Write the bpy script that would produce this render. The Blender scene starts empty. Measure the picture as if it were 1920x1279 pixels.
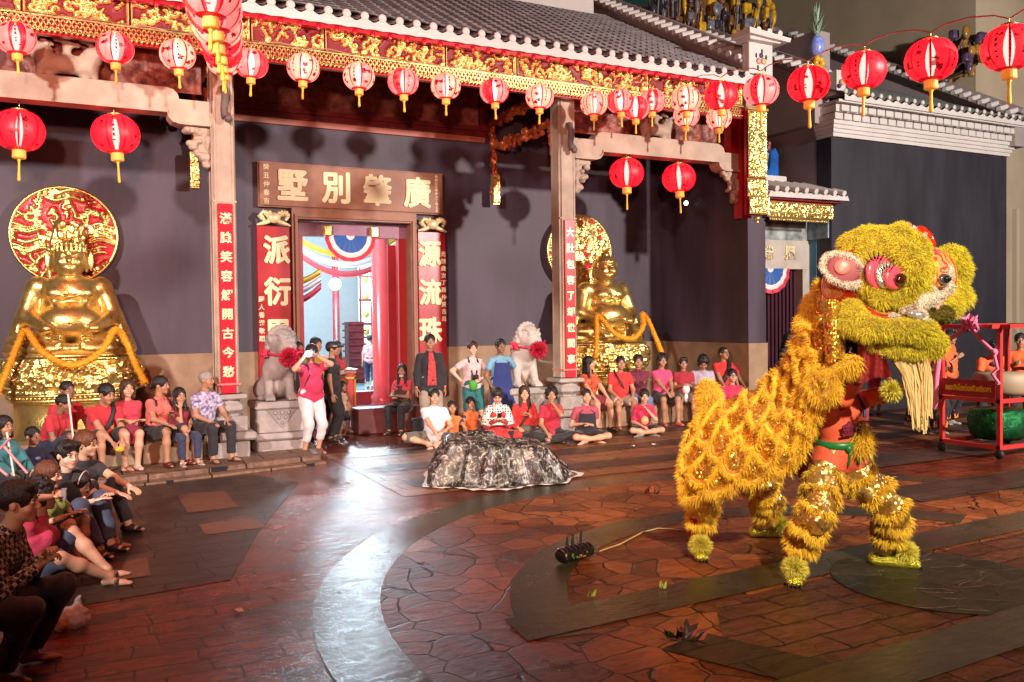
import bpy, math, random
import numpy as np
from math import sin, cos, pi, radians as rad
from mathutils import Matrix, Vector, Euler
random.seed(7)
SC = bpy.context.scene
COL = SC.collection
# ---------------------------------------------------------------- camera
CF = 1620.0; CPSI = rad(26.8); CPIT = rad(1.4); CROLL = rad(0.69); CH = 2.0
_f = np.array([sin(CPSI)*cos(CPIT), cos(CPSI)*cos(CPIT), -sin(CPIT)])
_r = np.array([cos(CPSI), -sin(CPSI), 0.0]); _u = np.cross(_r, _f)
CR = cos(CROLL)*_r - sin(CROLL)*_u; CU = sin(CROLL)*_r + cos(CROLL)*_u; CW = _f
CO = np.array([0, 0, CH])
cd = bpy.data.cameras.new('camera'); cam = bpy.data.objects.new('camera', cd); COL.objects.link(cam)
cd.sensor_width = 36; cd.lens = 36*CF/1920; cd.clip_end = 400; cd.clip_start = .05
mw = Matrix(((CR[0], CU[0], -CW[0], 0), (CR[1], CU[1], -CW[1], 0), (CR[2], CU[2], -CW[2], CH), (0, 0, 0, 1)))
cam.matrix_world = mw
SC.camera = cam
# ---------------------------------------------------------------- world, lamps, exposure
w = bpy.data.worlds.new('World'); SC.world = w; w.use_nodes = True
w.node_tree.nodes['Background'].inputs[0].default_value = (0.26, 0.10, 0.12, 1)
w.node_tree.nodes['Background'].inputs[1].default_value = 0.045
SC.view_settings.view_transform = 'Standard'; SC.view_settings.look = 'None'
SC.view_settings.exposure = -0.05; SC.view_settings.gamma = 1.0
SC.cycles.max_bounces = 6; SC.cycles.diffuse_bounces = 3; SC.cycles.glossy_bounces = 3
SC.cycles.transmission_bounces = 4; SC.cycles.transparent_max_bounces = 12
SC.cycles.sample_clamp_indirect = 4.0; SC.cycles.sample_clamp_direct = 40
SC.cycles.caustics_reflective = False; SC.cycles.caustics_refractive = False
SC.cycles.use_denoising = True
try: SC.cycles.use_light_tree = True
except Exception: pass
def lamp(name, kind, loc, power, color, target=None, size=.2, spot=None, blend=.3):
    l = bpy.data.lights.new(name, kind); o = bpy.data.objects.new(name, l); COL.objects.link(o)
    l.energy = power; l.color = color; o.location = loc
    if kind == 'AREA': l.size = size
    else: l.shadow_soft_size = size
    if kind == 'SPOT': l.spot_size = rad(spot); l.spot_blend = blend
    if target is not None:
        d = Vector(target)-Vector(loc); o.rotation_euler = d.to_track_quat('-Z', 'Y').to_euler()
    return o
# floodlights of the square (mounted high beside and behind the photographer), as their shadows show
lamp('flood_right', 'SPOT', (13.5, -2.5, 6.2), 14000, (1.0, .87, .80), (11.5, 14, 4.0), .28, 96, .45)
lamp('flood_left', 'SPOT', (-5.5, 1.0, 6.4), 9500, (1.0, .86, .80), (1.8, 13, 1.8), .28, 54, .8)
lamp('flood_low', 'SPOT', (-1.5, -3.0, 3.3), 4600, (1.0, .46, .34), (5.0, 14, 4.8), .25, 54, .6)
lamp('flood_square', 'SPOT', (1.5, -3.0, 6.5), 6600, (1.0, .78, .52), (5.4, 5.4, 1.3), .12, 40, .8)
# ---------------------------------------------------------------- pixel -> place (for real positions)
def ray(px, py): return CW + CR*(px-960)/CF - CU*(py-639.5)/CF
def G(px, py, z=0.0): d = ray(px, py); return CO + d*((z-CH)/d[2])
def WY(px, py, Y): d = ray(px, py); return CO + d*(Y/d[1])
def WX(px, py, X): d = ray(px, py); return CO + d*(X/d[0])
def DP(px, py, dep): return CO + ray(px, py)*dep
# ---------------------------------------------------------------- materials
MATS = {}
def mat(name, col, rough=.6, metal=0.0, var=0.0, vs=4.0, bump=0.0, bs=30.0, emit=None, es=0.0, alpha=1.0,
        col2=None, sheen=0, coat=0.0, spec=.5, trans=0, stretch=None, sub=0, detail=6):
    if name in MATS: return MATS[name]
    m = bpy.data.materials.new(name); m.use_nodes = True; MATS[name] = m
    nt = m.node_tree; N = nt.nodes; L = nt.links; b = N['Principled BSDF']
    c = (*col, 1)
    b.inputs['Base Color'].default_value = c; b.inputs['Roughness'].default_value = rough
    b.inputs['Metallic'].default_value = metal; b.inputs['Specular IOR Level'].default_value = spec
    b.inputs['Coat Weight'].default_value = coat
    if sheen: b.inputs['Sheen Weight'].default_value = sheen
    if trans: b.inputs['Transmission Weight'].default_value = trans
    if sub: b.inputs['Subsurface Weight'].default_value = sub; b.inputs['Subsurface Radius'].default_value = (.02, .008, .004)
    if emit: b.inputs['Emission Color'].default_value = (*emit, 1); b.inputs['Emission Strength'].default_value = es
    if alpha < 1: b.inputs['Alpha'].default_value = alpha
    if var or bump or col2:
        tc = N.new('ShaderNodeTexCoord'); mp = N.new('ShaderNodeMapping'); L.new(tc.outputs['Object'], mp.inputs[0])
        if stretch: mp.inputs['Scale'].default_value = stretch
        if var or col2:
            n = N.new('ShaderNodeTexNoise'); n.inputs['Scale'].default_value = vs; n.inputs['Detail'].default_value = detail
            L.new(mp.outputs[0], n.inputs['Vector'])
            r = N.new('ShaderNodeValToRGB'); L.new(n.outputs['Fac'], r.inputs[0])
            e = r.color_ramp.elements; e[0].position = .33; e[1].position = .67
            if col2: e[0].color = (*col2, 1); e[1].color = c
            else:
                e[0].color = tuple(x*(1-var) for x in col)+(1,); e[1].color = tuple(min(1, x*(1+var)) for x in col)+(1,)
            L.new(r.outputs[0], b.inputs['Base Color'])
            mr = N.new('ShaderNodeMapRange'); mr.inputs[3].default_value = max(.03, rough-.1); mr.inputs[4].default_value = min(1, rough+.1)
            L.new(n.outputs['Fac'], mr.inputs[0]); L.new(mr.outputs[0], b.inputs['Roughness'])
        if bump:
            n2 = N.new('ShaderNodeTexNoise'); n2.inputs['Scale'].default_value = bs; n2.inputs['Detail'].default_value = 5
            L.new(mp.outputs[0], n2.inputs['Vector'])
            bp = N.new('ShaderNodeBump'); bp.inputs['Strength'].default_value = bump; bp.inputs['Distance'].default_value = .02
            L.new(n2.outputs['Fac'], bp.inputs['Height']); L.new(bp.outputs[0], b.inputs['Normal'])
    return m
def nodes(name):
    m = bpy.data.materials.new(name); m.use_nodes = True; MATS[name] = m
    return m, m.node_tree.nodes, m.node_tree.links, m.node_tree.nodes['Principled BSDF']
# ---------------------------------------------------------------- objects
def tag(o, label=None, cat=None, group=None, kind=None):
    if label: o['label'] = label
    if cat: o['category'] = cat
    if group: o['group'] = group
    if kind: o['kind'] = kind
    return o
def empty(name, loc=(0, 0, 0), rz=0, label=None, cat=None, group=None):
    o = bpy.data.objects.new(name, None); COL.objects.link(o); o.location = loc; o.rotation_euler = (0, 0, rz)
    o.empty_display_size = .1
    return tag(o, label, cat, group)
def mo(name, V, F, mats, parent=None, mi=None, smooth=False):
    """one mesh object from vertices and faces"""
    me = bpy.data.meshes.new(name)
    V = np.asarray(V, dtype=np.float32).reshape(-1, 3)
    if isinstance(F, np.ndarray):
        k = F.shape[1]; n = len(F)
        me.vertices.add(len(V)); me.vertices.foreach_set('co', V.ravel())
        me.loops.add(n*k); me.loops.foreach_set('vertex_index', F.astype(np.int32).ravel())
        me.polygons.add(n); me.polygons.foreach_set('loop_start', np.arange(0, n*k, k, dtype=np.int32))
    else:
        me.from_pydata(V.tolist(), [], F)
    if not isinstance(mats, (list, tuple)): mats = [mats]
    for m in mats: me.materials.append(m)
    if mi is not None: me.polygons.foreach_set('material_index', np.asarray(mi, dtype=np.int32))
    if smooth is True: me.polygons.foreach_set('use_smooth', np.ones(len(me.polygons), dtype=bool))
    elif smooth is not False: me.polygons.foreach_set('use_smooth', np.asarray(smooth, dtype=bool))
    me.update(calc_edges=True); me.validate()
    o = bpy.data.objects.new(name, me); COL.objects.link(o)
    if parent is not None: o.parent = parent
    return o
class MB:
    """collects shapes of one part"""
    def __init__(s): s.v = []; s.f = []; s.m = []; s.s = []
    def add(s, V, F, m=0, sm=False):
        o = len(s.v); s.v += [tuple(map(float, p)) for p in V]
        for q in F: s.f.append(tuple(int(i)+o for i in q)); s.m.append(m); s.s.append(sm)
        return s
    def box(s, x0, x1, y0, y1, z0, z1, m=0, bev=0.0):
        if bev and min(abs(x1-x0), abs(y1-y0), abs(z1-z0)) > 2.2*bev:
            V = []; b = bev
            for z, i in ((z0, b), (z0+b, 0), (z1-b, 0), (z1, b)):
                a0, a1, c0, c1 = x0+i, x1-i, y0+i, y1-i
                k = b if i == 0 else 0
                V += [(a0+k, c0, z), (a1-k, c0, z), (a1, c0+k, z), (a1, c1-k, z), (a1-k, c1, z), (a0+k, c1, z), (a0, c1-k, z), (a0, c0+k, z)]
            F = [tuple(range(7, -1, -1)), tuple(range(24, 32))]
            for l in range(3):
                for j in range(8): F.append((l*8+j, l*8+(j+1) % 8, l*8+8+(j+1) % 8, l*8+8+j))
            return s.add(V, F, m)
        V = [(x0, y0, z0), (x1, y0, z0), (x1, y1, z0), (x0, y1, z0), (x0, y0, z1), (x1, y0, z1), (x1, y1, z1), (x0, y1, z1)]
        return s.add(V, [(3, 2, 1, 0), (4, 5, 6, 7), (0, 1, 5, 4), (1, 2, 6, 5), (2, 3, 7, 6), (3, 0, 4, 7)], m)
    def obox(s, c, ax, ay, az, m=0):
        """box from centre and half-axis vectors"""
        c, ax, ay, az = map(np.asarray, (c, ax, ay, az))
        V = [c+i*ax+j*ay+k*az for k in (-1, 1) for j in (-1, 1) for i in (-1, 1)]
        return s.add(V, [(0, 2, 3, 1), (4, 5, 7, 6), (0, 1, 5, 4), (1, 3, 7, 5), (3, 2, 6, 7), (2, 0, 4, 6)], m)
    def tube(s, P, r, n=8, m=0, cap=True, sm=True, flat=1.0):
        P = [np.asarray(p, float) for p in P]; k = len(P)
        R = [r]*k if np.isscalar(r) else list(r)
        T = []
        for i in range(k):
            t = P[min(i+1, k-1)]-P[max(i-1, 0)]; T.append(t/(np.linalg.norm(t)+1e-9))
        up = np.array([0, 0, 1.]) if abs(T[0][2]) < .9 else np.array([1., 0, 0])
        a = np.cross(T[0], up); a /= np.linalg.norm(a); V = []
        for i in range(k):
            a = a - T[i]*np.dot(a, T[i]); a /= np.linalg.norm(a)+1e-9; b = np.cross(T[i], a)
            for j in range(n):
                t = 2*pi*j/n; V.append(P[i]+R[i]*(cos(t)*a+sin(t)*b*flat))
        F = [(i*n+j, i*n+(j+1) % n, (i+1)*n+(j+1) % n, (i+1)*n+j) for i in range(k-1) for j in range(n)]
        s.add(V, F, m, sm)
        if cap:
            s.add(V[:n], [tuple(range(n-1, -1, -1))], m); s.add(V[-n:], [tuple(range(n))], m)
        return s
    def lathe(s, prof, c=(0, 0, 0), n=20, m=0, sm=True, axis=None, sx=1, sy=1):
        c = np.asarray(c, float); V = []
        for r, z in prof:
            for j in range(n):
                t = 2*pi*j/n; V.append((r*cos(t)*sx, r*sin(t)*sy, z))
        V = np.array(V)
        if axis is not None:
            q = Vector((0, 0, 1)).rotation_difference(Vector(axis)).to_matrix(); V = V @ np.array(q).T
        V = V+c
        k = len(prof)
        F = [(i*n+j, i*n+(j+1) % n, (i+1)*n+(j+1) % n, (i+1)*n+j) for i in range(k-1) for j in range(n)]
        F += [tuple(range(n-1, -1, -1)), tuple(range((k-1)*n, k*n))]
        return s.add(V, F, m, sm)
    def ball(s, c, r, n=12, m=0, sc=(1, 1, 1), sm=True):
        prof = [(r*sin(pi*i/(n//2)), -r*cos(pi*i/(n//2))) for i in range(n//2+1)]
        prof[0] = (r*.02, -r); prof[-1] = (r*.02, r)
        V = []
        for q, z in prof:
            for j in range(n): V.append((c[0]+q*cos(2*pi*j/n)*sc[0], c[1]+q*sin(2*pi*j/n)*sc[1], c[2]+z*sc[2]))
        k = len(prof)
        F = [(i*n+j, i*n+(j+1) % n, (i+1)*n+(j+1) % n, (i+1)*n+j) for i in range(k-1) for j in range(n)]
        F += [tuple(range(n-1, -1, -1)), tuple(range((k-1)*n, k*n))]
        return s.add(V, F, m, sm)
    def prism(s, poly, a, b, axis='y', m=0):
        """polygon of (p,q) pairs extruded along axis from a to b"""
        n = len(poly)
        def P(p, q, t): return {'y': (p, t, q), 'x': (t, p, q), 'z': (p, q, t)}[axis]
        V = [P(p, q, a) for p, q in poly]+[P(p, q, b) for p, q in poly]
        F = [tuple(range(n)), tuple(range(2*n-1, n-1, -1))]+[(i, i+n, (i+1) % n+n, (i+1) % n) for i in range(n)]
        return s.add(V, F, m)
    def grid(s, P, m=0, sm=True):
        """P[i][j] points"""
        a = len(P); b = len(P[0]); V = [p for r in P for p in r]
        F = [(i*b+j, i*b+j+1, (i+1)*b+j+1, (i+1)*b+j) for i in range(a-1) for j in range(b-1)]
        return s.add(V, F, m, sm)
    def build(s, name, mats, parent=None): return mo(name, s.v, s.f, mats, parent, s.m, s.s)
def copy_tree(o, parent=None, loc=None, rz=None, scale=None):
    c = o.copy(); COL.objects.link(c); c.parent = parent
    for ch in list(o.children): copy_tree(ch, c)
    if loc is not None: c.location = loc
    if rz is not None: c.rotation_euler[2] = rz
    if scale is not None: c.scale = (scale,)*3 if np.isscalar(scale) else scale
    return c
# ---------------------------------------------------------------- lettering
def glyphs(text, size, depth=.01, bold=0.0):
    """mesh (V,F) of a text centred on the origin, reading along +x, up +y, thickness +z"""
    cu = bpy.data.curves.new('t', 'FONT'); cu.body = text; cu.size = size; cu.extrude = depth/2; cu.offset = bold
    cu.align_x = 'CENTER'; cu.align_y = 'CENTER'; cu.resolution_u = 3
    o = bpy.data.objects.new('t', cu); COL.objects.link(o)
    me = bpy.data.meshes.new_from_object(o.evaluated_get(bpy.context.evaluated_depsgraph_get()))
    V = np.array([v.co[:] for v in me.vertices]).reshape(-1, 3); F = [tuple(p.vertices) for p in me.polygons]
    bpy.data.objects.remove(o); bpy.data.curves.remove(cu); bpy.data.meshes.remove(me)
    if len(V): V[:, :2] -= (V[:, :2].min(0)+V[:, :2].max(0))/2
    return V, F
def put_text(mb, text, c, size, depth=.02, bold=0.0, m=0, right=(1, 0, 0), up=(0, 0, 1), sx=1.0, fatten=0):
    if fatten:   # brush-thick strokes: shifted copies, each a hair deeper so no faces coincide
        for i in range(8): a = i*pi/4+.3; put_text(mb, text, np.asarray(c)+np.asarray(right)*fatten*cos(a)+np.asarray(up)*fatten*sin(a), size, depth-.0015*(i+1), 0, m, right, up, sx)
        bold = 0
    V, F = glyphs(text, size, depth, bold)
    if not len(V): return
    r = np.asarray(right, float); u = np.asarray(up, float); n = np.cross(r, u)
    mb.add(np.asarray(c)+V[:, :1]*sx*r+V[:, 1:2]*u+V[:, 2:3]*n, F, m)
# ---------------------------------------------------------------- distance-field modelling
def rot_from(a=(0, 0, 0)): return np.array(Euler(a).to_matrix())
class SDF:
    """smooth union of round cones, ellipsoids and boxes, meshed with surface nets"""
    def __init__(s, k=.03): s.p = []; s.k = k
    def cone(s, a, b, ra, rb, k=None, cut=None, op='+', flat=None):
        s.p.append(('c', np.asarray(a, float), np.asarray(b, float), ra, rb, s.k if k is None else k, cut, op, flat)); return s
    def ell(s, c, r, rot=None, k=None, op='+'):
        s.p.append(('e', np.asarray(c, float), np.asarray(r, float), rot, None, s.k if k is None else k, None, op, None)); return s
    def box(s, c, h, rot=None, rd=.01, k=None, op='+'):
        s.p.append(('b', np.asarray(c, float), np.asarray(h, float), rot, rd, s.k if k is None else k, None, op, None)); return s
    def chain(s, pts, rs, k=None):
        for i in range(len(pts)-1): s.cone(pts[i], pts[i+1], rs[i], rs[i+1], k)
        return s
    def mesh(s, h, noise=None):
        lo = np.full(3, 1e9); hi = np.full(3, -1e9); bbs = []
        for q in s.p:
            if q[0] == 'c': r = max(q[3], q[4]); a = np.minimum(q[1], q[2])-r; b = np.maximum(q[1], q[2])+r
            else: r = np.linalg.norm(q[2]) if q[3] is not None else q[2]; a = q[1]-r; b = q[1]+r
            bbs.append((a, b))
            if q[7] == '+': lo = np.minimum(lo, a); hi = np.maximum(hi, b)
        lo -= 3*h+.01; hi += 3*h+.01
        n = np.ceil((hi-lo)/h).astype(int)+1
        D = np.full(n, 9.0, dtype=np.float32)
        ax = [lo[i]+h*np.arange(n[i]) for i in range(3)]
        for q, (a, b) in zip(s.p, bbs):
            k = q[5]; mg = k+3*h
            i0 = np.clip(np.floor((a-mg-lo)/h).astype(int), 0, n); i1 = np.clip(np.ceil((b+mg-lo)/h).astype(int)+1, 0, n)
            if (i1 <= i0).any(): continue
            sl = tuple(slice(i0[i], i1[i]) for i in range(3))
            X, Y, Z = np.meshgrid(*[ax[i][sl[i]] for i in range(3)], indexing='ij', sparse=True)
            if q[0] == 'c':
                A, B, ra, rb = q[1:5]; ba = B-A; L2 = ba@ba+1e-12
                px, py, pz = X-A[0], Y-A[1], Z-A[2]
                t = np.clip((px*ba[0]+py*ba[1]+pz*ba[2])/L2, 0, 1)
                dx, dy, dz = px-t*ba[0], py-t*ba[1], pz-t*ba[2]
                if q[8] is not None:   # flattened along a direction
                    fd, fs = np.asarray(q[8][0], float), q[8][1]
                    fd = fd/np.linalg.norm(fd); c_ = dx*fd[0]+dy*fd[1]+dz*fd[2]; e = (1/fs-1)
                    dx, dy, dz = dx+c_*fd[0]*e, dy+c_*fd[1]*e, dz+c_*fd[2]*e
                d = np.sqrt(dx*dx+dy*dy+dz*dz)-(ra+(rb-ra)*t)
                if q[6] is not None:
                    nn = ba/np.sqrt(L2); e = (px-ba[0])*nn[0]+(py-ba[1])*nn[1]+(pz-ba[2])*nn[2]
                    if 'b' in q[6]: d = np.maximum(d, e)
                    if 'a' in q[6]: d = np.maximum(d, -(px*nn[0]+py*nn[1]+pz*nn[2]))
            else:
                px, py, pz = X-q[1][0], Y-q[1][1], Z-q[1][2]
                if q[3] is not None:
                    R = q[3].T; px, py, pz = (R[0, 0]*px+R[0, 1]*py+R[0, 2]*pz, R[1, 0]*px+R[1, 1]*py+R[1, 2]*pz, R[2, 0]*px+R[2, 1]*py+R[2, 2]*pz)
                if q[0] == 'e':
                    r = q[2]; k0 = np.sqrt((px/r[0])**2+(py/r[1])**2+(pz/r[2])**2); k1 = np.sqrt((px/r[0]**2)**2+(py/r[1]**2)**2+(pz/r[2]**2)**2)
                    d = k0*(k0-1)/(k1+1e-9)
                else:
                    r = q[2]-q[4]; qx, qy, qz = np.abs(px)-r[0], np.abs(py)-r[1], np.abs(pz)-r[2]
                    d = np.sqrt(np.maximum(qx, 0)**2+np.maximum(qy, 0)**2+np.maximum(qz, 0)**2)+np.minimum(np.maximum(qx, np.maximum(qy, qz)), 0)-q[4]
            C = D[sl]
            if q[7] == '+':
                if k > 0: hh = np.maximum(k-np.abs(C-d), 0)/k; D[sl] = np.minimum(C, d)-hh*hh*k*.25
                else: D[sl] = np.minimum(C, d)
            else:
                if k > 0: hh = np.maximum(k-np.abs(C+d), 0)/k; D[sl] = np.maximum(C, -d)+hh*hh*k*.25
                else: D[sl] = np.maximum(C, -d)
        if noise is not None:
            X, Y, Z = np.meshgrid(*ax, indexing='ij', sparse=True); D = D+noise(X, Y, Z)
        return surface_nets(D, lo, h)
def surface_nets(D, lo, h):
    n = D.shape; S = D < 0
    c = S[:-1, :-1, :-1].astype(np.int8)
    cnt = sum(S[i:n[0]-1+i, j:n[1]-1+j, k:n[2]-1+k].astype(np.int8) for i in (0, 1) for j in (0, 1) for k in (0, 1))
    act = (cnt > 0) & (cnt < 8)
    idx = np.full(act.shape, -1, dtype=np.int64); cells = np.argwhere(act); idx[act] = np.arange(len(cells))
    if not len(cells): return np.zeros((0, 3)), np.zeros((0, 4), int)
    P = np.zeros((len(cells), 3)); W = np.zeros(len(cells))
    cor = [(i, j, k) for i in (0, 1) for j in (0, 1) for k in (0, 1)]
    vals = {c_: D[cells[:, 0]+c_[0], cells[:, 1]+c_[1], cells[:, 2]+c_[2]] for c_ in cor}
    for a in cor:
        for ax in range(3):
            if a[ax]: continue
            b = list(a); b[ax] = 1; b = tuple(b); va, vb = vals[a], vals[b]
            m = (va < 0) != (vb < 0); t = np.where(m, va/np.where(m, va-vb, 1), 0)
            p = np.array(a, float)[None].repeat(len(cells), 0); p[:, ax] += t
            P += p*m[:, None]; W += m
    P = lo+h*(cells+P/W[:, None])
    F = []
    for ax in range(3):
        u, v = (ax+1) % 3, (ax+2) % 3
        A = S.take(range(n[ax]-1), ax); B = S.take(range(1, n[ax]), ax); m = A != B
        E = np.argwhere(m); ok = (E[:, u] > 0) & (E[:, v] > 0) & (E[:, u] < n[u]-1) & (E[:, v] < n[v]-1); E = E[ok]
        if not len(E): continue
        ins = A[tuple(E.T)]
        def cc(du, dv):
            q = E.copy(); q[:, u] -= du; q[:, v] -= dv; return idx[tuple(q.T)]
        Q = np.stack([cc(1, 1), cc(0, 1), cc(0, 0), cc(1, 0)], 1)
        Q[~ins] = Q[~ins][:, ::-1]; F.append(Q)
    F = np.concatenate(F); F = F[(F >= 0).all(1)]
    return P, F
def relax(V, F, it=1, a=.5):
    for _ in range(it):
        A = np.zeros_like(V); c = np.zeros(len(V))
        for i in range(4):
            j = F[:, (i+1) % 4]; np.add.at(A, F[:, i], V[j]); np.add.at(c, F[:, i], 1)
        V = V*(1-a)+a*A/np.maximum(c, 1)[:, None]
    return V
def facecent(V, F): return V[F].mean(1)
def vnormals(V, F):
    n = np.cross(V[F[:, 2]]-V[F[:, 0]], V[F[:, 3]]-V[F[:, 1]]); N = np.zeros_like(V)
    for i in range(4): np.add.at(N, F[:, i], n)
    return N/(np.linalg.norm(N, axis=1, keepdims=True)+1e-12)
def surf_points(V, F, n, rng):
    """random points with normals on a quad mesh"""
    a = V[F[:, 0]]; b = V[F[:, 1]]; c = V[F[:, 2]]; d = V[F[:, 3]]
    nn = np.cross(c-a, d-b); ar = np.linalg.norm(nn, axis=1); p = ar/ar.sum()
    i = rng.choice(len(F), n, p=p); u = rng.random((n, 1)); v = rng.random((n, 1))
    P = (a[i]*(1-u)+b[i]*u)*(1-v)+(d[i]*(1-u)+c[i]*u)*v
    return P, nn[i]/(ar[i, None]+1e-12)
def fur(P, Nn, ln, wd, rng, droop=.3, jit=.35, seg=2):
    """tapering strands standing on points P along Nn"""
    n = len(P); g = np.array([0, 0, -1.0])
    d = Nn+jit*rng.normal(size=(n, 3)); d /= np.linalg.norm(d, axis=1, keepdims=True)
    L = ln*(.55+.7*rng.random((n, 1)))
    s = np.cross(d, rng.normal(size=(n, 3))); s /= np.linalg.norm(s, axis=1, keepdims=True)+1e-9
    w = wd*(.6+.8*rng.random((n, 1)))
    V = []; k = seg
    for i in range(k):
        t = i/k; c = P+d*L*t+g*L*droop*t*t; ww = w*(1-.45*t)
        V += [c-s*ww/2, c+s*ww/2]
    V.append(P+d*L+g*L*droop)
    V = np.stack(V, 1); m = 2*k+1; base = (np.arange(n)*m)[:, None]
    Q = np.concatenate([base+np.array([2*i, 2*i+1, 2*i+3, 2*i+2]) for i in range(k-1)]) if k > 1 else np.zeros((0, 4), int)
    T = base+np.array([2*k-2, 2*k-1, 2*k, 2*k])
    return V.reshape(-1, 3), Q, T[:, :3]
def fur_obj(name, sets, mats, parent, mi=None):
    """sets: list of (V,Q,T) -> one triangle mesh"""
    VV = []; FF = []; MI = []; o = 0
    for i, (V, Q, T) in enumerate(sets):
        if len(Q): FF.append(np.concatenate([Q[:, [0, 1, 2]], Q[:, [0, 2, 3]]])+o); MI.append(np.full(2*len(Q), i if mi is None else mi[i]))
        FF.append(T+o); MI.append(np.full(len(T), i if mi is None else mi[i])); VV.append(V); o += len(V)
    return mo(name, np.concatenate(VV), np.concatenate(FF), mats, parent, np.concatenate(MI))
def relief(w, h, seed, res=.02, dep=.04, dens=1.0, curl=.09, th=.28, border=.02):
    """carved panel in x (0..w), z (0..h), relief towards -y: scrolls and leaves; returns V, F, mat index (0 raised, 1 ground)"""
    rng = np.random.default_rng(seed); nx = max(6, int(w/res)+1); nz = max(5, int(h/res)+1)
    X, Z = np.meshgrid(np.linspace(0, w, nx), np.linspace(0, h, nz), indexing='ij'); H = np.zeros_like(X)
    n = int(dens*w*h/(curl*curl)*1.5)+2
    for _ in range(n):
        cx, cz = rng.random()*w, rng.random()*h; kind = rng.random()
        if kind < .55:
            R = curl*(.35+.6*rng.random()); a0 = rng.random()*6.28; tw = rng.choice([-1, 1])
            for t in np.linspace(0, 1, 9):
                a = a0+tw*t*4.6; r = R*(1-.7*t); x, z = cx+r*cos(a), cz+r*sin(a); q = (.018+.012*(1-t))*curl/.09
                H = np.maximum(H, np.exp(-((X-x)**2+(Z-z)**2)/(q*q))*(.6+.4*t))
        else:
            a = rng.random()*3.14; c, s_ = cos(a), sin(a); l = curl*(.4+.5*rng.random()); q = l*.35
            u = (X-cx)*c+(Z-cz)*s_; v = -(X-cx)*s_+(Z-cz)*c
            H = np.maximum(H, np.exp(-(u/l)**4-(v/q)**2)*(.7+.3*np.cos(u/l*9)))
    if border:
        e = np.minimum(np.minimum(X, w-X), np.minimum(Z, h-Z)); H = np.where(e < border, .8, H)
    V = np.stack([X, -dep*H, Z], -1).reshape(-1, 3)
    i, j = np.meshgrid(np.arange(nx-1), np.arange(nz-1), indexing='ij'); b = (i*nz+j).ravel()
    F = np.stack([b, b+nz, b+nz+1, b+1], 1); Hm = (H[:-1, :-1]+H[1:, 1:]).ravel()/2
    return V, F, (Hm < th).astype(int)
def place(V, o=(0, 0, 0), rz=0.0, sx=1.0):
    c, s = cos(rz), sin(rz); V = np.asarray(V)
    return np.stack([V[:, 0]*c-V[:, 1]*s, V[:, 0]*s+V[:, 1]*c, V[:, 2]], 1)+np.asarray(o)
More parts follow.
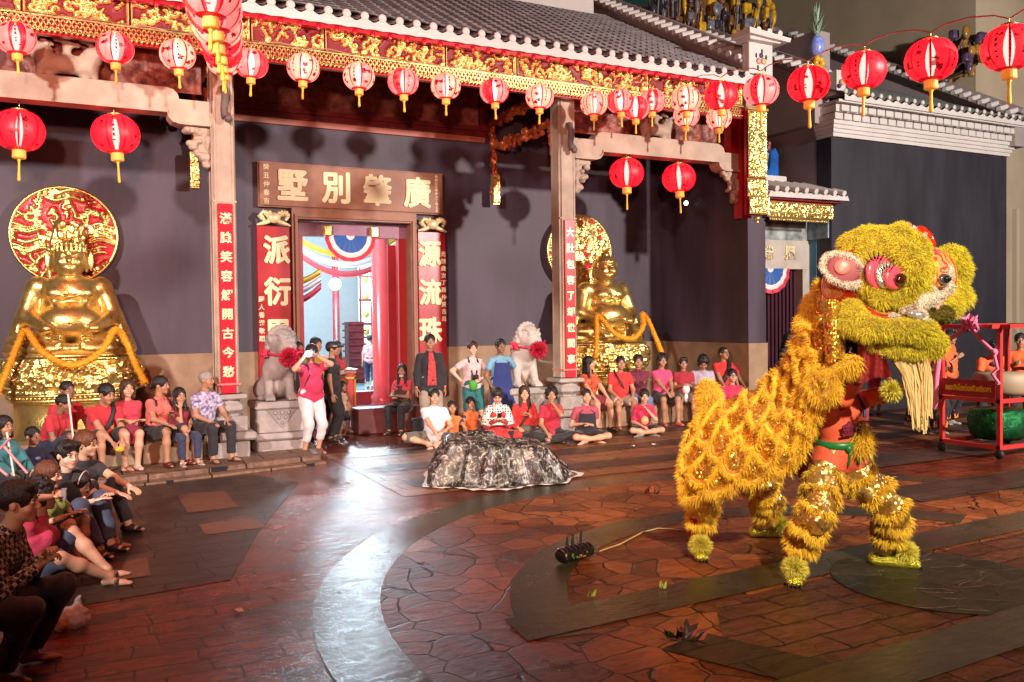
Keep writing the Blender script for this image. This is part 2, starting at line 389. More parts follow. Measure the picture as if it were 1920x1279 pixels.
# ================================================================= GROUND
def ground_mat(name, kind, cols, scale, rough, bump=.5, rot=0.0, groove=(.006, .004, .003)):
    m, N, L, b = nodes(name)
    tc = N.new('ShaderNodeTexCoord'); mp = N.new('ShaderNodeMapping'); mp.inputs['Rotation'].default_value = (0, 0, rot)
    L.new(tc.outputs['Object'], mp.inputs[0])
    wn = N.new('ShaderNodeTexNoise'); wn.inputs['Scale'].default_value = 3.0; wn.inputs['Detail'].default_value = 3
    L.new(mp.outputs[0], wn.inputs['Vector'])
    mx = N.new('ShaderNodeMixRGB'); mx.blend_type = 'LINEAR_LIGHT'; mx.inputs[0].default_value = .05
    L.new(mp.outputs[0], mx.inputs[1]); L.new(wn.outputs['Color'], mx.inputs[2])
    n1 = N.new('ShaderNodeTexNoise'); n1.inputs['Scale'].default_value = 1.3; n1.inputs['Detail'].default_value = 7; n1.inputs['Roughness'].default_value = .65
    L.new(mp.outputs[0], n1.inputs['Vector'])
    cell = None; edge = None
    if kind == 'stone':
        v = N.new('ShaderNodeTexVoronoi'); v.feature = 'DISTANCE_TO_EDGE'; v.inputs['Scale'].default_value = scale; v.inputs['Randomness'].default_value = .8
        v2 = N.new('ShaderNodeTexVoronoi'); v2.inputs['Scale'].default_value = scale; v2.inputs['Randomness'].default_value = .8
        L.new(mx.outputs[0], v.inputs['Vector']); L.new(mx.outputs[0], v2.inputs['Vector'])
        r = N.new('ShaderNodeMapRange'); r.inputs[1].default_value = .004; r.inputs[2].default_value = .02; L.new(v.outputs['Distance'], r.inputs[0])
        edge = r.outputs[0]; sp = N.new('ShaderNodeSeparateColor'); L.new(v2.outputs['Color'], sp.inputs[0]); cell = sp.outputs[0]
    elif kind == 'brick':
        v = N.new('ShaderNodeTexBrick'); v.inputs['Scale'].default_value = scale; v.inputs['Mortar Size'].default_value = .011
        v.inputs['Brick Width'].default_value = .62; v.inputs['Row Height'].default_value = .30; v.inputs['Mortar Smooth'].default_value = .3
        v.offset = .37; v.offset_frequency = 2; v.squash = 1.5; v.squash_frequency = 3
        v.inputs['Color1'].default_value = (.15, .15, .15, 1); v.inputs['Color2'].default_value = (1, 1, 1, 1); v.inputs['Mortar'].default_value = (.5, .5, .5, 1)
        L.new(mx.outputs[0], v.inputs['Vector'])
        inv = N.new('ShaderNodeMath'); inv.operation = 'SUBTRACT'; inv.inputs[0].default_value = 1; L.new(v.outputs['Fac'], inv.inputs[1]); edge = inv.outputs[0]
        sp = N.new('ShaderNodeSeparateColor'); L.new(v.outputs['Color'], sp.inputs[0]); cell = sp.outputs[0]
    rp = N.new('ShaderNodeValToRGB'); e = rp.color_ramp.elements; e[0].position = .3; e[1].position = .72
    e[0].color = (*cols[0], 1); e[1].color = (*cols[1], 1)
    md = rp.color_ramp.elements.new(.5); md.color = (*[(p+q)/2 for p, q in zip(cols[0], cols[1])], 1)
    if cell is not None:
        a = N.new('ShaderNodeMath'); a.operation = 'MULTIPLY_ADD'; L.new(cell, a.inputs[0]); a.inputs[1].default_value = .3; L.new(n1.outputs['Fac'], a.inputs[2])
        a2 = N.new('ShaderNodeMath'); a2.operation = 'SUBTRACT'; L.new(a.outputs[0], a2.inputs[0]); a2.inputs[1].default_value = .15; L.new(a2.outputs[0], rp.inputs[0])
    else: L.new(n1.outputs['Fac'], rp.inputs[0])
    # fine veins of the stamped texture
    n2 = N.new('ShaderNodeTexNoise'); n2.inputs['Scale'].default_value = 7; n2.inputs['Detail'].default_value = 9; n2.inputs['Roughness'].default_value = .7; n2.inputs['Distortion'].default_value = .8
    m2 = N.new('ShaderNodeMapping'); m2.inputs['Scale'].default_value = (1, 2.6, 1); L.new(mp.outputs[0], m2.inputs[0]); L.new(m2.outputs[0], n2.inputs['Vector'])
    out = rp.outputs[0]
    if kind != 'none' or True:   # dirt lying in the veins of the stamped surface
        dr = N.new('ShaderNodeValToRGB'); de = dr.color_ramp.elements; de[0].position = .36; de[1].position = .56; de[0].color = (.38, .34, .32, 1); de[1].color = (1, 1, 1, 1)
        L.new(n2.outputs['Fac'], dr.inputs[0]); dm = N.new('ShaderNodeMixRGB'); dm.blend_type = 'MULTIPLY'; dm.inputs[0].default_value = .85 if kind != 'none' else .5
        L.new(out, dm.inputs[1]); L.new(dr.outputs[0], dm.inputs[2]); out = dm.outputs[0]
    if edge is not None:
        g = N.new('ShaderNodeMixRGB'); g.inputs[1].default_value = (*groove, 1); L.new(edge, g.inputs[0]); L.new(out, g.inputs[2]); out = g.outputs[0]
    L.new(out, b.inputs['Base Color'])
    rr = N.new('ShaderNodeMapRange'); rr.inputs[1].default_value = .3; rr.inputs[2].default_value = .7; rr.inputs[3].default_value = rough-.09; rr.inputs[4].default_value = rough+.13
    L.new(n1.outputs['Fac'], rr.inputs[0]); L.new(rr.outputs[0], b.inputs['Roughness'])
    bp = N.new('ShaderNodeBump'); bp.inputs['Strength'].default_value = bump; bp.inputs['Distance'].default_value = .02
    L.new(n2.outputs['Fac'], bp.inputs['Height'])
    if edge is not None:
        bp2 = N.new('ShaderNodeBump'); bp2.inputs['Strength'].default_value = .9; bp2.inputs['Distance'].default_value = .015
        L.new(edge, bp2.inputs['Height']); L.new(bp.outputs[0], bp2.inputs['Normal']); L.new(bp2.outputs[0], b.inputs['Normal'])
    else: L.new(bp.outputs[0], b.inputs['Normal'])
    b.inputs['Specular IOR Level'].default_value = .26 if kind == 'stone' else .36
    return m
M_field = ground_mat('stamped_brick', 'brick', ((.06, .011, .005), (.24, .045, .014)), 1.5, .20, .42)
M_plain = ground_mat('stamped_plain', 'brick', ((.06, .022, .013), (.14, .05, .025)), 1.3, .28, .8)
M_stone = ground_mat('stamped_stone', 'stone', ((.10, .028, .009), (.36, .105, .032)), 3.0, .32, .85)
M_band = ground_mat('smooth_band', 'none', ((.020, .019, .012), (.060, .050, .025)), 1, .20, .22)
M_dark = ground_mat('dark_slabs', 'brick', ((.02, .016, .013), (.05, .032, .022)), 1.1, .36, .3)
M_kerb = ground_mat('kerb_stone', 'brick', ((.15, .09, .06), (.28, .17, .11)), .8, .5, .3)
def sheet(name, poly, z, m):
    if isinstance(poly[0][0], (list, tuple)):
        V = []; F = []
        for pl in poly:
            o = len(V); V += [(x, y, z) for x, y in pl]; F.append(tuple(range(o, o+len(pl))))
        return tag(mo(name, V, F, m), kind='structure')
    return tag(mo(name, [(x, y, z) for x, y in poly], [tuple(range(len(poly)))], m), kind='structure')
sheet('ground', [(-90, -60), (110, -60), (110, 130), (-90, 130)], 0, M_field)
def arc(cx, cy, r, a0, a1, n): return [(cx+r*cos(a0+(a1-a0)*i/n), cy+r*sin(a0+(a1-a0)*i/n)) for i in range(n+1)]
CX, CY = 5.7, 4.7
n_ = 96
o_ = arc(CX, CY, 4.45, 0, 2*pi, n_)[:-1]; i_ = arc(CX, CY, 3.985, 0, 2*pi, n_)[:-1]
tag(mo('paving_ring', [(x, y, .004) for x, y in o_+i_], [(i, (i+1) % n_, n_+(i+1) % n_, n_+i) for i in range(n_)], M_band), kind='structure')
sheet('paving_disc', i_, .004, M_stone)
a_ = arc(5.33, 4.25, 2.88, rad(171), rad(28), 50); b_ = arc(5.33, 4.25, 2.46, rad(171), rad(28), 50)
tag(mo('paving_crescent', [(x, y, .008) for x, y in a_+b_], [(i, i+1, 51+i+1, 51+i) for i in range(50)], M_band), kind='structure')
sheet('paving_strip', [(2.46, 4.70), (9.2, 5.02), (9.2, 5.46), (2.5, 5.12)], .0125, M_band)
sheet('paving_quarter', [(3.95, 4.72), (8.3, 4.93), (7.8, 3.0), (5.2, 1.9), (4.4, 2.2), (3.35, 3.9)], .008, M_plain)
sheet('paving_strip', [(3.1, 4.20), (3.5, 4.30), (3.95, 3.30), (3.6, 3.1)], .0125, M_dark)
sheet('paving_strip', [(2.9, 3.1), (8.4, 3.35), (8.4, 3.8), (2.9, 3.5)], .017, M_band)
sheet('paving_roundel', arc(5.75, 4.30, .78, 0, 2*pi, 48)[:-1], .0165, ground_mat('roundel_stone', 'stone', ((.02, .022, .014), (.05, .045, .026)), 4.2, .34, .4, groove=(.10, .06, .04)))
# grid of darker slabs on the left and bands beyond the ring
q = []
for (ax, ay), (bx, by), (cx_, cy_), (dx, dy) in (((215, 912), (620, 878), (640, 1010), (165, 1010)), ):
    q.append([tuple(G(*p)[:2]) for p in ((110, 1000), (165, 1225), (150, 1279), (-400, 1279), (-300, 1000))])
sheet('paving_slabs', [tuple(G(*p)[:2]) for p in ((225, 913), (470, 890), (560, 905), (480, 1005), (432, 1088), (130, 1140), (-420, 1180), (-400, 950))], .004, M_dark)
M_sq = ground_mat('paving_light', 'none', ((.10, .04, .022), (.17, .07, .035)), 1, .42, .4)
sheet('paving_squares', [[tuple(G(*p)[:2]) for p in s_] for s_ in (
    ((330, 928), (420, 922), (448, 952), (352, 963)), ((372, 985), (472, 970), (500, 990), (386, 1004)),
    ((190, 1062), (275, 1046), (282, 1080), (195, 1094)), ((60, 1000), (180, 985), (185, 1005), (60, 1020)))], .008, M_sq)
M_str = ground_mat('paving_dark_stripe', 'brick', ((.032, .02, .016), (.07, .04, .028)), 1.1, .36, .4)
M_org = ground_mat('paving_orange_stripe', 'brick', ((.17, .065, .028), (.30, .12, .05)), .9, .36, .4)
sheet('paving_band', [(3.3, 9.3), (30, 9.3), (30, 12.9), (3.3, 12.9)], .004, M_org)
for y0, y1 in ((9.75, 10.25), (10.95, 11.45), (12.3, 12.75)): sheet('paving_stripe', [(3.6, y0), (30, y0), (30, y1), (3.6, y1)], .008, M_str)
for y0, y1 in ((6.2, 6.9), (7.9, 8.7)): sheet('paving_stripe', [(8.0 if y0 < 7 else 9.0, y0), (30, y0), (30, y1), (8.0 if y0 < 7 else 9.0, y1)], .0125, M_str)
sheet('paving_stripe', [(10.2, 2), (30, 2), (30, 6.0), (10.2, 6.0)], .0125, M_dark)
# low stone step along the left half of the front
tag(MB().prism([(-9, 9.9), (0.39, 11.75), (3.1, 12.28), (3.3, 12.9), (3.3, 15.8), (-9, 15.8)], 0, .09, 'z').build('kerb', M_kerb), kind='structure')
tag(MB().prism([(-9, 9.65), (0.39, 11.5), (3.12, 12.05), (3.1, 12.275), (0.39, 11.745), (-9, 9.895)], 0, .03, 'z').build('kerb', M_kerb), kind='structure')

# ================================================================= TEMPLE
M_wall = mat('painted_wall', (.068, .050, .074), .55, var=.30, vs=2.2, stretch=(1, 1, .22), bump=.12, bs=60)
M_wall2 = mat('painted_wall_dark', (.028, .027, .036), .6, var=.3, vs=2.0, stretch=(1, 1, .2), bump=.12, bs=60)
M_dado = mat('dado_stone', (.40, .27, .17), .7, col2=(.26, .16, .09), vs=2.2, bump=.3, bs=24)
M_stn = mat('carved_stone', (.44, .35, .27), .75, var=.18, vs=3, bump=.35, bs=45)
M_stn2 = mat('grey_granite', (.36, .33, .31), .8, var=.2, vs=5, bump=.5, bs=70)
M_brown = mat('brown_granite', (.33, .15, .085), .5, var=.14, vs=6, bump=.12, bs=60)
M_gold = mat('gold_leaf', (1.0, .70, .24), .30, metal=.88, var=.10, vs=9, bump=.25, bs=40)
M_goldf = mat('carved_gilding', (1.0, .66, .22), .36, metal=.85)
M_goldp = mat('gold_paint', (.98, .86, .50), .42, metal=.25, var=.05)
M_cream = mat('cream_enamel', (.92, .82, .50), .5)
M_red = mat('red_lacquer', (.42, .012, .02), .32, var=.12, vs=2, coat=.3)
M_rede = mat('red_enamel', (.60, .014, .03), .3, coat=.5)
M_maroon = mat('maroon_wood', (.16, .018, .022), .4, var=.3, vs=5, bump=.3, bs=30)
M_rwood = mat('carved_red_wood', (.80, .26, .08), .38, metal=.45, col2=(.40, .07, .03), vs=9, bump=.5, bs=28)
M_tile = mat('roof_tile', (.30, .27, .28), .55, var=.25, vs=3, bump=.4, bs=16)
M_white = mat('lime_plaster', (.62, .59, .56), .7, var=.06, vs=2, bump=.15, bs=30)
M_grey = mat('grey_plaster', (.34, .29, .29), .8, var=.1, vs=1.1, bump=.2, bs=40)
M_black = mat('black_matt', (.012, .011, .012), .6)
T = empty('temple', (0, 0, 0), 0, 'Chinese temple with tiled roof, gold carved frieze, dark walls, stone columns and open doorway', 'temple')
WYp = 15.8
b = MB()
b.box(-9, 3.6, WYp, WYp+.35, 1.49, 7.2); b.box(5.8, 12.2, WYp, WYp+.35, 1.49, 7.2); b.box(3.6, 5.8, WYp, WYp+.35, 3.87, 7.2)
b.build('wall', M_wall, T)
b = MB(); b.box(-9, 3.42, WYp-.03, WYp+.33, 0, 1.487); b.box(5.98, 11.747, WYp-.03, WYp+.33, 0, 1.487); b.build('dado', M_dado, T)
b = MB(); b.box(11.75, 12.2, 13.0, 15.79, 1.49, 6.7); b.build('side_wall', M_wall, T)
b = MB(); b.box(11.73, 12.22, 12.97, 15.76, 0, 1.487); b.build('side_dado', M_dado, T)
# doorway frame, sign and boards
b = MB(); b.box(2.93, 6.45, 15.68, 15.795, 4.06, 4.86); b.box(3.51, 5.89, 15.66, 15.797, 3.87, 4.055); b.box(3.51, 3.62, 15.66, 16.14, 0, 3.865); b.box(5.78, 5.89, 15.66, 16.14, 0, 3.865); b.box(3.56, 3.6, 15.62, 15.659, 0, 3.9); b.box(5.8, 5.84, 15.62, 15.659, 0, 3.9); b.box(3.56, 5.84, 15.62, 15.659, 3.902, 3.95)
b.build('door_frame', M_brown, T)
b = MB()
b.box(2.95, 6.43, 15.645, 15.675, 4.08, 4.84, 0, .008)
for i, ch in enumerate('墅別肇廣'): put_text(b, ch, (3.53+i*.79, 15.64, 4.46), .60, .05, .012, 1, sx=.93, fatten=.019)
for j, ch in enumerate('癸丑仲春吉'): put_text(b, ch, (3.07, 15.642, 4.76-j*.15), .11, .012, .002, 1)
for j, ch in enumerate('光緒廿三年歲次丁酉孟夏'): put_text(b, ch, (6.3, 15.642, 4.79-j*.066), .058, .012, .001, 1)
b.build('sign_board', [M_brown, M_cream], T)
for x0, x1, word, side, off in ((2.89, 3.47, '派衍恩平', '嗣人香港敬題', -1), (5.91, 6.48, '源流珠海', '光緒歲次丁酉仲夏吉旦', 1)):
    b = MB(); b.box(x0, x1, 15.66, 15.795, .55, 3.72, 0, .01)
    cxm = (x0+x1)/2-off*(.03)
    for i, ch in enumerate(word): put_text(b, ch, (cxm+(.02 if off < 0 else -.02), 15.655, 3.30-i*.74), .52, .05, .010, 1, sx=.9, fatten=.019)
    for j, ch in enumerate(side): put_text(b, ch, ((x0+.06 if off < 0 else x1-.05), 15.655, (2.42 if off < 0 else 3.3)-j*.14), .105, .012, .002, 1)
    b.build('couplet_board', [M_red, M_cream], T)
    b = MB(); rng = np.random.default_rng(3)
    cxm = (x0+x1)/2
    b.ball((cxm, 15.60, 3.86), .11, 10, sc=(1.15, .6, .9))
    for s_ in (-1, 1):
        b.tube([(cxm+s_*.08, 15.62, 3.80), (cxm+s_*.18, 15.58, 3.76), (cxm+s_*.29, 15.62, 3.73)], [.045, .04, .02], 6)
        b.tube([(cxm+s_*.10, 15.62, 3.88), (cxm+s_*.19, 15.57, 3.96), (cxm+s_*.25, 15.60, 3.88), (cxm+s_*.2, 15.6, 3.82)], [.03, .04, .04, .03], 6)
        for _ in range(9): b.ball((cxm+s_*(.05+.2*rng.random()), 15.6-.03*rng.random(), 3.78+.22*rng.random()), .025+.025*rng.random(), 6)
    b.build('gold_crest', M_goldp, T)
# mural and soffit
V, F, mi = relief(4.8, .82, 5, .035, .03, .8, .16, .3, .05)
o = mo('mural_panel', place(V, (2.45, 15.74, 5.86)), F, [mat('mural_red', (.34, .10, .07), .6, col2=(.12, .03, .025), vs=7), mat('mural_ground', (.24, .10, .07), .7, col2=(.10, .03, .03), vs=3)], T, mi, True)
b = MB(); b.box(2.3, 7.45, 15.66, 15.79, 5.76, 5.85); b.box(2.3, 2.42, 15.66, 15.79, 5.853, 6.75); b.box(7.27, 7.45, 15.66, 15.79, 5.853, 6.75); b.box(2.3, 7.45, 15.70, 15.79, 5.66, 5.757); b.build('mural_frame', M_maroon, T)
b = MB(); b.box(2.2, 7.4, 15.735, 15.8, 5.55, 5.655); b.build('mural_sill', mat('bright_red_edge', (.5, .16, .1), .5), T)
b = MB(); b.add([(-9, 12.6, 6.28), (11.75, 12.6, 6.28), (11.75, 15.8, 7.3), (-9, 15.8, 7.3)], [(0, 1, 2, 3)])
for i in range(76): x = -8.9+i*.27; b.add([(x, 12.6, 6.22), (x+.08, 12.6, 6.22), (x+.08, 15.7, 7.2), (x, 15.7, 7.2), (x, 12.6, 6.275), (x, 15.7, 7.26), (x+.08, 12.6, 6.275), (x+.08, 15.7, 7.26)], [(0, 1, 2, 3), (0, 3, 5, 4), (1, 2, 7, 6)])
b.build('rafters', M_maroon, T)
# carved purlin panels between beam and frieze in the two side bays
for x0, x1, sd in ((-3.5, 1.7, 11), (7.95, 11.5, 12)):
    V, F, mi = relief(x1-x0, .85, sd, .03, .05, .9, .17, .3, .04)
    mo('carved_purlin', place(V, (x0, 13.25, 5.3)), F, [mat('purlin_raised', (.34, .09, .05), .5, col2=(.16, .03, .02), vs=8), mat('purlin_ground', (.13, .025, .02), .6, var=.3)], T, mi, True)
# frieze of carved gold panels, lattice and eave
x = -5.0; k = 0
while x < 11.2:
    wd = [1.55, 1.05, 1.9, 1.25][k % 4]; wd = min(wd, 11.24-x)
    V, F, mi = relief(wd-.03, .34, 100+k, .0115, .075, .62, .105, .30, .018)
    mo('frieze_panel', place(V, (x, 12.60, 5.96)), F, [M_goldf, mat('frieze_ground', (.20, .008, .012), .5)], T, mi, True); x += wd; k += 1
b = MB(); b.box(-5, 11.25, 12.605, 12.7, 5.72, 6.33); b.build('fascia_board', M_red, T)
def lattice(x0, x1, y, z0, z1, step, name='lattice_valance', parent=T, rr=.008):
    b = MB(); n = int((x1-x0)/step)
    for i in range(n):
        x = x0+i*step
        for r0 in range(3):
            za = z0+(z1-z0)*r0/3; zb = z0+(z1-z0)*(r0+1)/3; o2 = step/2*(r0 % 2)
            for s_ in (-1, 1): b.add([(x+o2-rr, y, za), (x+o2+rr, y, za), (x+o2+s_*step/2+rr, y, zb), (x+o2+s_*step/2-rr, y, zb)], [(0, 1, 2, 3)])
        b.ball((x, y-.005, z0-.012), .02, 6, sc=(1, 1, 1.5), sm=True)
    b.box(x0, x1, y-.012, y+.01, z1, z1+.022); b.box(x0, x1, y-.006, y+.006, z0-.006, z0+.006)
    return b.build(name, M_gold, parent)
for i in range(5): lattice(-5+i*3.25, -5+(i+1)*3.25, 12.56, 5.77, 5.93, .064)
b = MB()
sp = .27; n = 61; xs0 = 11.45
V = []; F = []
for i in range(n):   # scalloped white drip board
    x0 = xs0-(i+1)*sp
    for j in range(9):
        t = j/8; zt = 6.40+.085*abs(2*t-1)**1.6; V += [(x0+t*sp, 12.36, 6.29+.012*sin(t*pi)), (x0+t*sp, 12.36, zt), (x0+t*sp, 12.39, 6.29+.012*sin(t*pi)), (x0+t*sp, 12.39, zt)]
    for j in range(8):
        a = (i*9+j)*4; F += [(a, a+4, a+5, a+1), (a+2, a+3, a+7, a+6), (a+1, a+5, a+7, a+3), (a, a+2, a+6, a+4)]
b.add(V, F)
b.build('drip_board', M_white, T)
b = MB()
b.lathe([(.062, 0), (.066, .012), (.05, .03)], (0, 0, 0), 12, axis=(0, -1, 0)); ec = b.build('tile_end', M_white, T); ec.location = (xs0, 12.375, 6.487)
for i in range(1, n+1): c_ = ec.copy(); COL.objects.link(c_); c_.parent = T; c_.location = (xs0-i*sp, 12.375, 6.487)
b = MB(); b.box(-5, 11.4, 12.42, 12.52, 6.25, 6.31)
for i in range(n): b.lathe([(.05, 0), (.03, .05), (.005, .09)], (xs0-(i+.5)*sp, 12.44, 6.27), 8, axis=(0, -.5, -1))
b.build('eave_moulding', M_rede, T)
# tile roof: rows of round tiles running up the slope
V = []; ny = 26; pr = []
for i in range(n):
    for j in range(10): pr.append((xs0-(i+1)*sp+sp*j/10, .075*max(0, cos(2*pi*j/10))**.6 if True else 0))
pr.append((xs0, .075))
for k in range(ny):
    t = k/(ny-1)
    for s_ in (0, 1):
        y = 12.38+t*4.6+s_*.17; z = 6.42+(y-12.38)*.545+.012*(1-s_)
        if k == ny-1 and s_: continue
        V += [(x_, y, z+h_*(1.0+.18*(1-s_))) for x_, h_ in pr]
nr = 2*ny-1; w_ = len(pr); V = np.array(V)
ii, jj = np.meshgrid(np.arange(nr-1), np.arange(w_-1), indexing='ij'); bb = (ii*w_+jj).ravel()
mo('roof', V, np.stack([bb, bb+1, bb+w_+1, bb+w_], 1), M_tile, T, None, True)
b = MB(); b.box(-5, 10.75, 16.9, 17.3, 8.85, 9.35, 0, .03); b.box(-5, 10.75, 16.8, 17.4, 9.352, 9.5, 0, .03); b.build('ridge', M_white, T)
# gable wall with stepped tile cap
def gable(parent, x0, x1, y0, z0, y1, slope, zlow, mp, cap=True):
    z1 = z0+(y1-y0)*slope
    MB().prism([(y0, zlow), (y1, zlow), (y1, z1), (y0, z0)], x0, x1, 'x').build('gable_wall', mp, parent)
    b = MB(); L = math.hypot(y1-y0, z1-z0); n = int(L/.27); d = np.array([0, (y1-y0)/L, (z1-z0)/L]); up = np.array([0, -d[2], d[1]])
    for s_, th in ((.10, .05), (.18, .11)):
        c = np.array([(x0+x1)/2, (y0+y1)/2, (z0+z1)/2])+up*(th-.02); b.obox(c, ((x1-x0)/2+s_, 0, 0), d*(L/2), up*.025)
    for i in range(n):
        p = np.array([0, y0, z0])+d*(i+.5)*.27+up*.16
        for s_ in (-1, 1):
            cx = (x0+x1)/2+s_*((x1-x0)/2+.02)
            b.tube([p+np.array([cx-s_*.14, 0, .04]), p+np.array([cx+s_*.17, 0, -.05])], .065, 8, m=1)
    c = np.array([(x0+x1)/2, (y0+y1)/2, (z0+z1)/2])+up*.22; b.obox(c, (.11, 0, 0), d*(L/2), up*.05)
    b.build('gable_cap', [M_grey, M_white], parent)
gable(T, 11.38, 11.82, 12.62, 6.72, 19.5, .545, 5.9, M_grey)
b = MB(); b.box(11.28, 11.86, 12.42, 12.61, 6.42, 7.12, 0, .01); b.box(11.2, 11.95, 12.3, 12.7, 7.125, 7.19, 0, .01)
for i in range(3): b.tube([(11.32+i*.26, 12.2, 7.27), (11.32+i*.26, 12.75, 7.36)], .06, 8)
b.prism([(11.1, 7.19), (12.08, 7.14), (12.12, 7.22), (11.1, 7.3)], 12.2, 12.7, 'y')
fc = (11.57, 12.41, 6.82)
for dx, dz, m_, r_ in ((-.06, -.04, 2, .06), (.06, -.03, 3, .065), (0, .07, 4, .05)): b.lathe([(r_, 0), (r_*.7, .012), (.01, .02)], (fc[0]+dx, fc[1], fc[2]+dz), 8, m_, axis=(0, -1, 0))
for dx, dz in ((-.12, .06), (.12, .05), (-.08, -.16), (.1, -.17), (.02, .15)): b.lathe([(.04, 0), (.005, .01)], (fc[0]+dx, fc[1], fc[2]+dz), 5, 1, axis=(0, -1, 0), sx=.6, sy=1.3)
b.build('painted_end_block', [M_white, mat('leaf_paint', (.03, .12, .05), .6), mat('pink_petal', (.6, .3, .27), .6), mat('ochre_petal', (.6, .42, .2), .6), mat('plum_petal', (.07, .03, .15), .6)], T)
# hanging gold carved board and red post at the right end
V, F, mi = relief(.46, 1.25, 31, .015, .05, 1.3, .08, .25, .03)
V2, F2, mi2 = relief(.50, .34, 32, .015, .05, 1.6, .07, .2, .02)
b = MB(); b.add(place(V, (11.30, 12.52, 4.62)), F, 0, True); b.add(place(V2, (11.28, 12.52, 4.26)), F2, 0, True); b.add(place(V2, (11.28, 12.47, 3.93)), F2, 0, True)
b.box(11.29, 11.77, 12.525, 12.58, 3.92, 5.92, 1); b.ball((11.53, 12.5, 3.86), .06, 8); b.ball((11.53, 12.5, 3.79), .035, 8)
b.box(11.27, 11.79, 12.46, 12.53, 5.88, 5.93)
b.build('gold_hanging_board', [M_gold, M_red], T)
b = MB(); b.box(11.42, 11.66, 12.8, 13.02, 3.9, 6.25); b.box(11.25, 11.41, 12.9, 13.1, 4.9, 6.25); b.build('red_post', M_red, T)
# columns with pedestals and couplet boards
for cx, txt in ((1.935, '滿臉笑容解開古今愁'), (7.60, '大肚包容了却世間事')):
    c = MB(); h = .155; y0 = 13.0
    prof = [(-h, -h+.03), (-h+.03, -h), (h-.03, -h), (h, -h+.03), (h, h-.03), (h-.03, h), (-h+.03, h), (-h, h-.03)]
    c.prism([(cx+p*1.02, y0+q*1.02) for p, q in prof], 1.0, 6.1, 'z')
    for zz in (3.72,): c.box(cx-h-.008, cx+h+.008, y0-h-.008, y0+h+.008, zz, zz+.03)
    for s_ in (-1, 1): c.box(cx+s_*.118-.014, cx+s_*.118+.014, y0-h-.014, y0-h+.004, 1.0, 6.0)
    for s_ in (-1, 1): c.box(cx-h-.014, cx-h+.004, y0+s_*.118-.014, y0+s_*.118+.014, 1.0, 6.0)
    col_ = c.build('column', M_stn, T)
    p = MB()
    p.box(cx-.27, cx+.27, y0-.27, y0+.27, .0, .33, 0, .02); p.box(cx-.36, cx+.36, y0-.36, y0+.36, .333, .45, 0, .03); p.box(cx-.25, cx+.25, y0-.25, y0+.25, .453, .67, 0, .015)
    p.lathe([(.19, .66), (.19, .70), (.26, .76), (.26, .82), (.20, .86), (.2, .91)], (cx, y0, 0), 8, sm=False); p.box(cx-.25, cx+.25, y0-.25, y0+.25, .91, .985, 0, .02)
    p.build('pedestal', M_stn2, col_)
    bd = MB(); bd.box(cx-.10, cx+.10, y0-h-.05, y0-h-.012, 1.0, 3.70, 0, .006)
    for i, ch in enumerate(txt): put_text(bd, ch, (cx, y0-h-.053, 3.49-i*.272), .165, .012, .004, 1)
    bd.build('couplet_board', [M_rede, M_goldp], col_)
    t = MB(); t.box(cx-.165, cx+.165, y0-h-.06, y0+h+.02, 1.12, 1.145); t.build('tie_band', mat('pink_tape', (.75, .2, .18), .5), col_)
    fx = MB(); pts = [(cx+.02, y0-h-.02, 5.35), (cx+.03, y0-h-.09, 5.2), (cx+.0, y0-h-.1, 5.0), (cx+.03, y0-h-.12, 4.9)]
    fx.tube(pts, [.05, .06, .05, .075], 7); fx.ball((cx+.05, y0-h-.14, 4.88), .06, 8); fx.build('carved_bracket_beast', mat('dark_bronze', (.12, .09, .08), .6, var=.3), col_)
# stone beams with cranked ends, bracket carvings and beasts
def beam(name, x0, x1, lstep, rstep):
    top = []; bot = []; z0, z1 = 4.93, 5.28
    if lstep: top += [(x0, 5.13), (x0+.42, 5.13)]+[(x0+.42+.16*(1-cos(a)), 5.13+.15*sin(a)) for a in (.5, 1.0, 1.57)]; bot += [(x0, 4.78), (x0+.42, 4.78)]+[(x0+.42+.16*sin(a), 4.78+.15*(1-cos(a))) for a in (.6, 1.1, 1.57)]
    else: top += [(x0, z1)]; bot += [(x0, z0)]
    if rstep: top += [(x1-.42-.16*(1-cos(a)), 5.13+.15*sin(a)) for a in (1.57, 1.0, .5)]+[(x1-.42, 5.13), (x1, 5.13)]; bot += [(x1-.42-.16*sin(a), 4.78+.15*(1-cos(a))) for a in (1.57, 1.1, .6)]+[(x1-.42, 4.78), (x1, 4.78)]
    else: top += [(x1, z1)]; bot += [(x1, z0)]
    b = MB(); poly = bot+top[::-1]; b.prism(poly, 12.88, 13.14, 'y')
    b.prism([(p, q+.0) for p, q in bot]+[(p, q+.04) for p, q in bot[::-1]], 12.85, 12.879, 'y')
    return b.build(name, M_stn, T)
beam('stone_beam', -5, 1.78, 0, 1); beam('stone_beam', 7.76, 11.5, 1, 1)
def bracket(x, s_, seed):
    rng = np.random.default_rng(seed); S = SDF(.03)
    for i in range(34):
        t = rng.random(); zz = 4.76-.55*t; ww = .38*(1-t*.75); S.ell((x+s_*rng.random()*ww, 12.96+.1*(rng.random()-.5), zz), (.035+.03*rng.random(), .06, .03+.03*rng.random()))
    S.box((x+s_*.16, 13.0, 4.73), (.17, .08, .035)); S.box((x+s_*.04, 13.0, 4.5), (.06, .06, .25))
    V, F = S.mesh(.014); return mo('foliage_bracket', V, F, M_stn, T, None, True)
bracket(1.76, -1, 1); bracket(7.78, 1, 2); bracket(11.45, -1, 3)
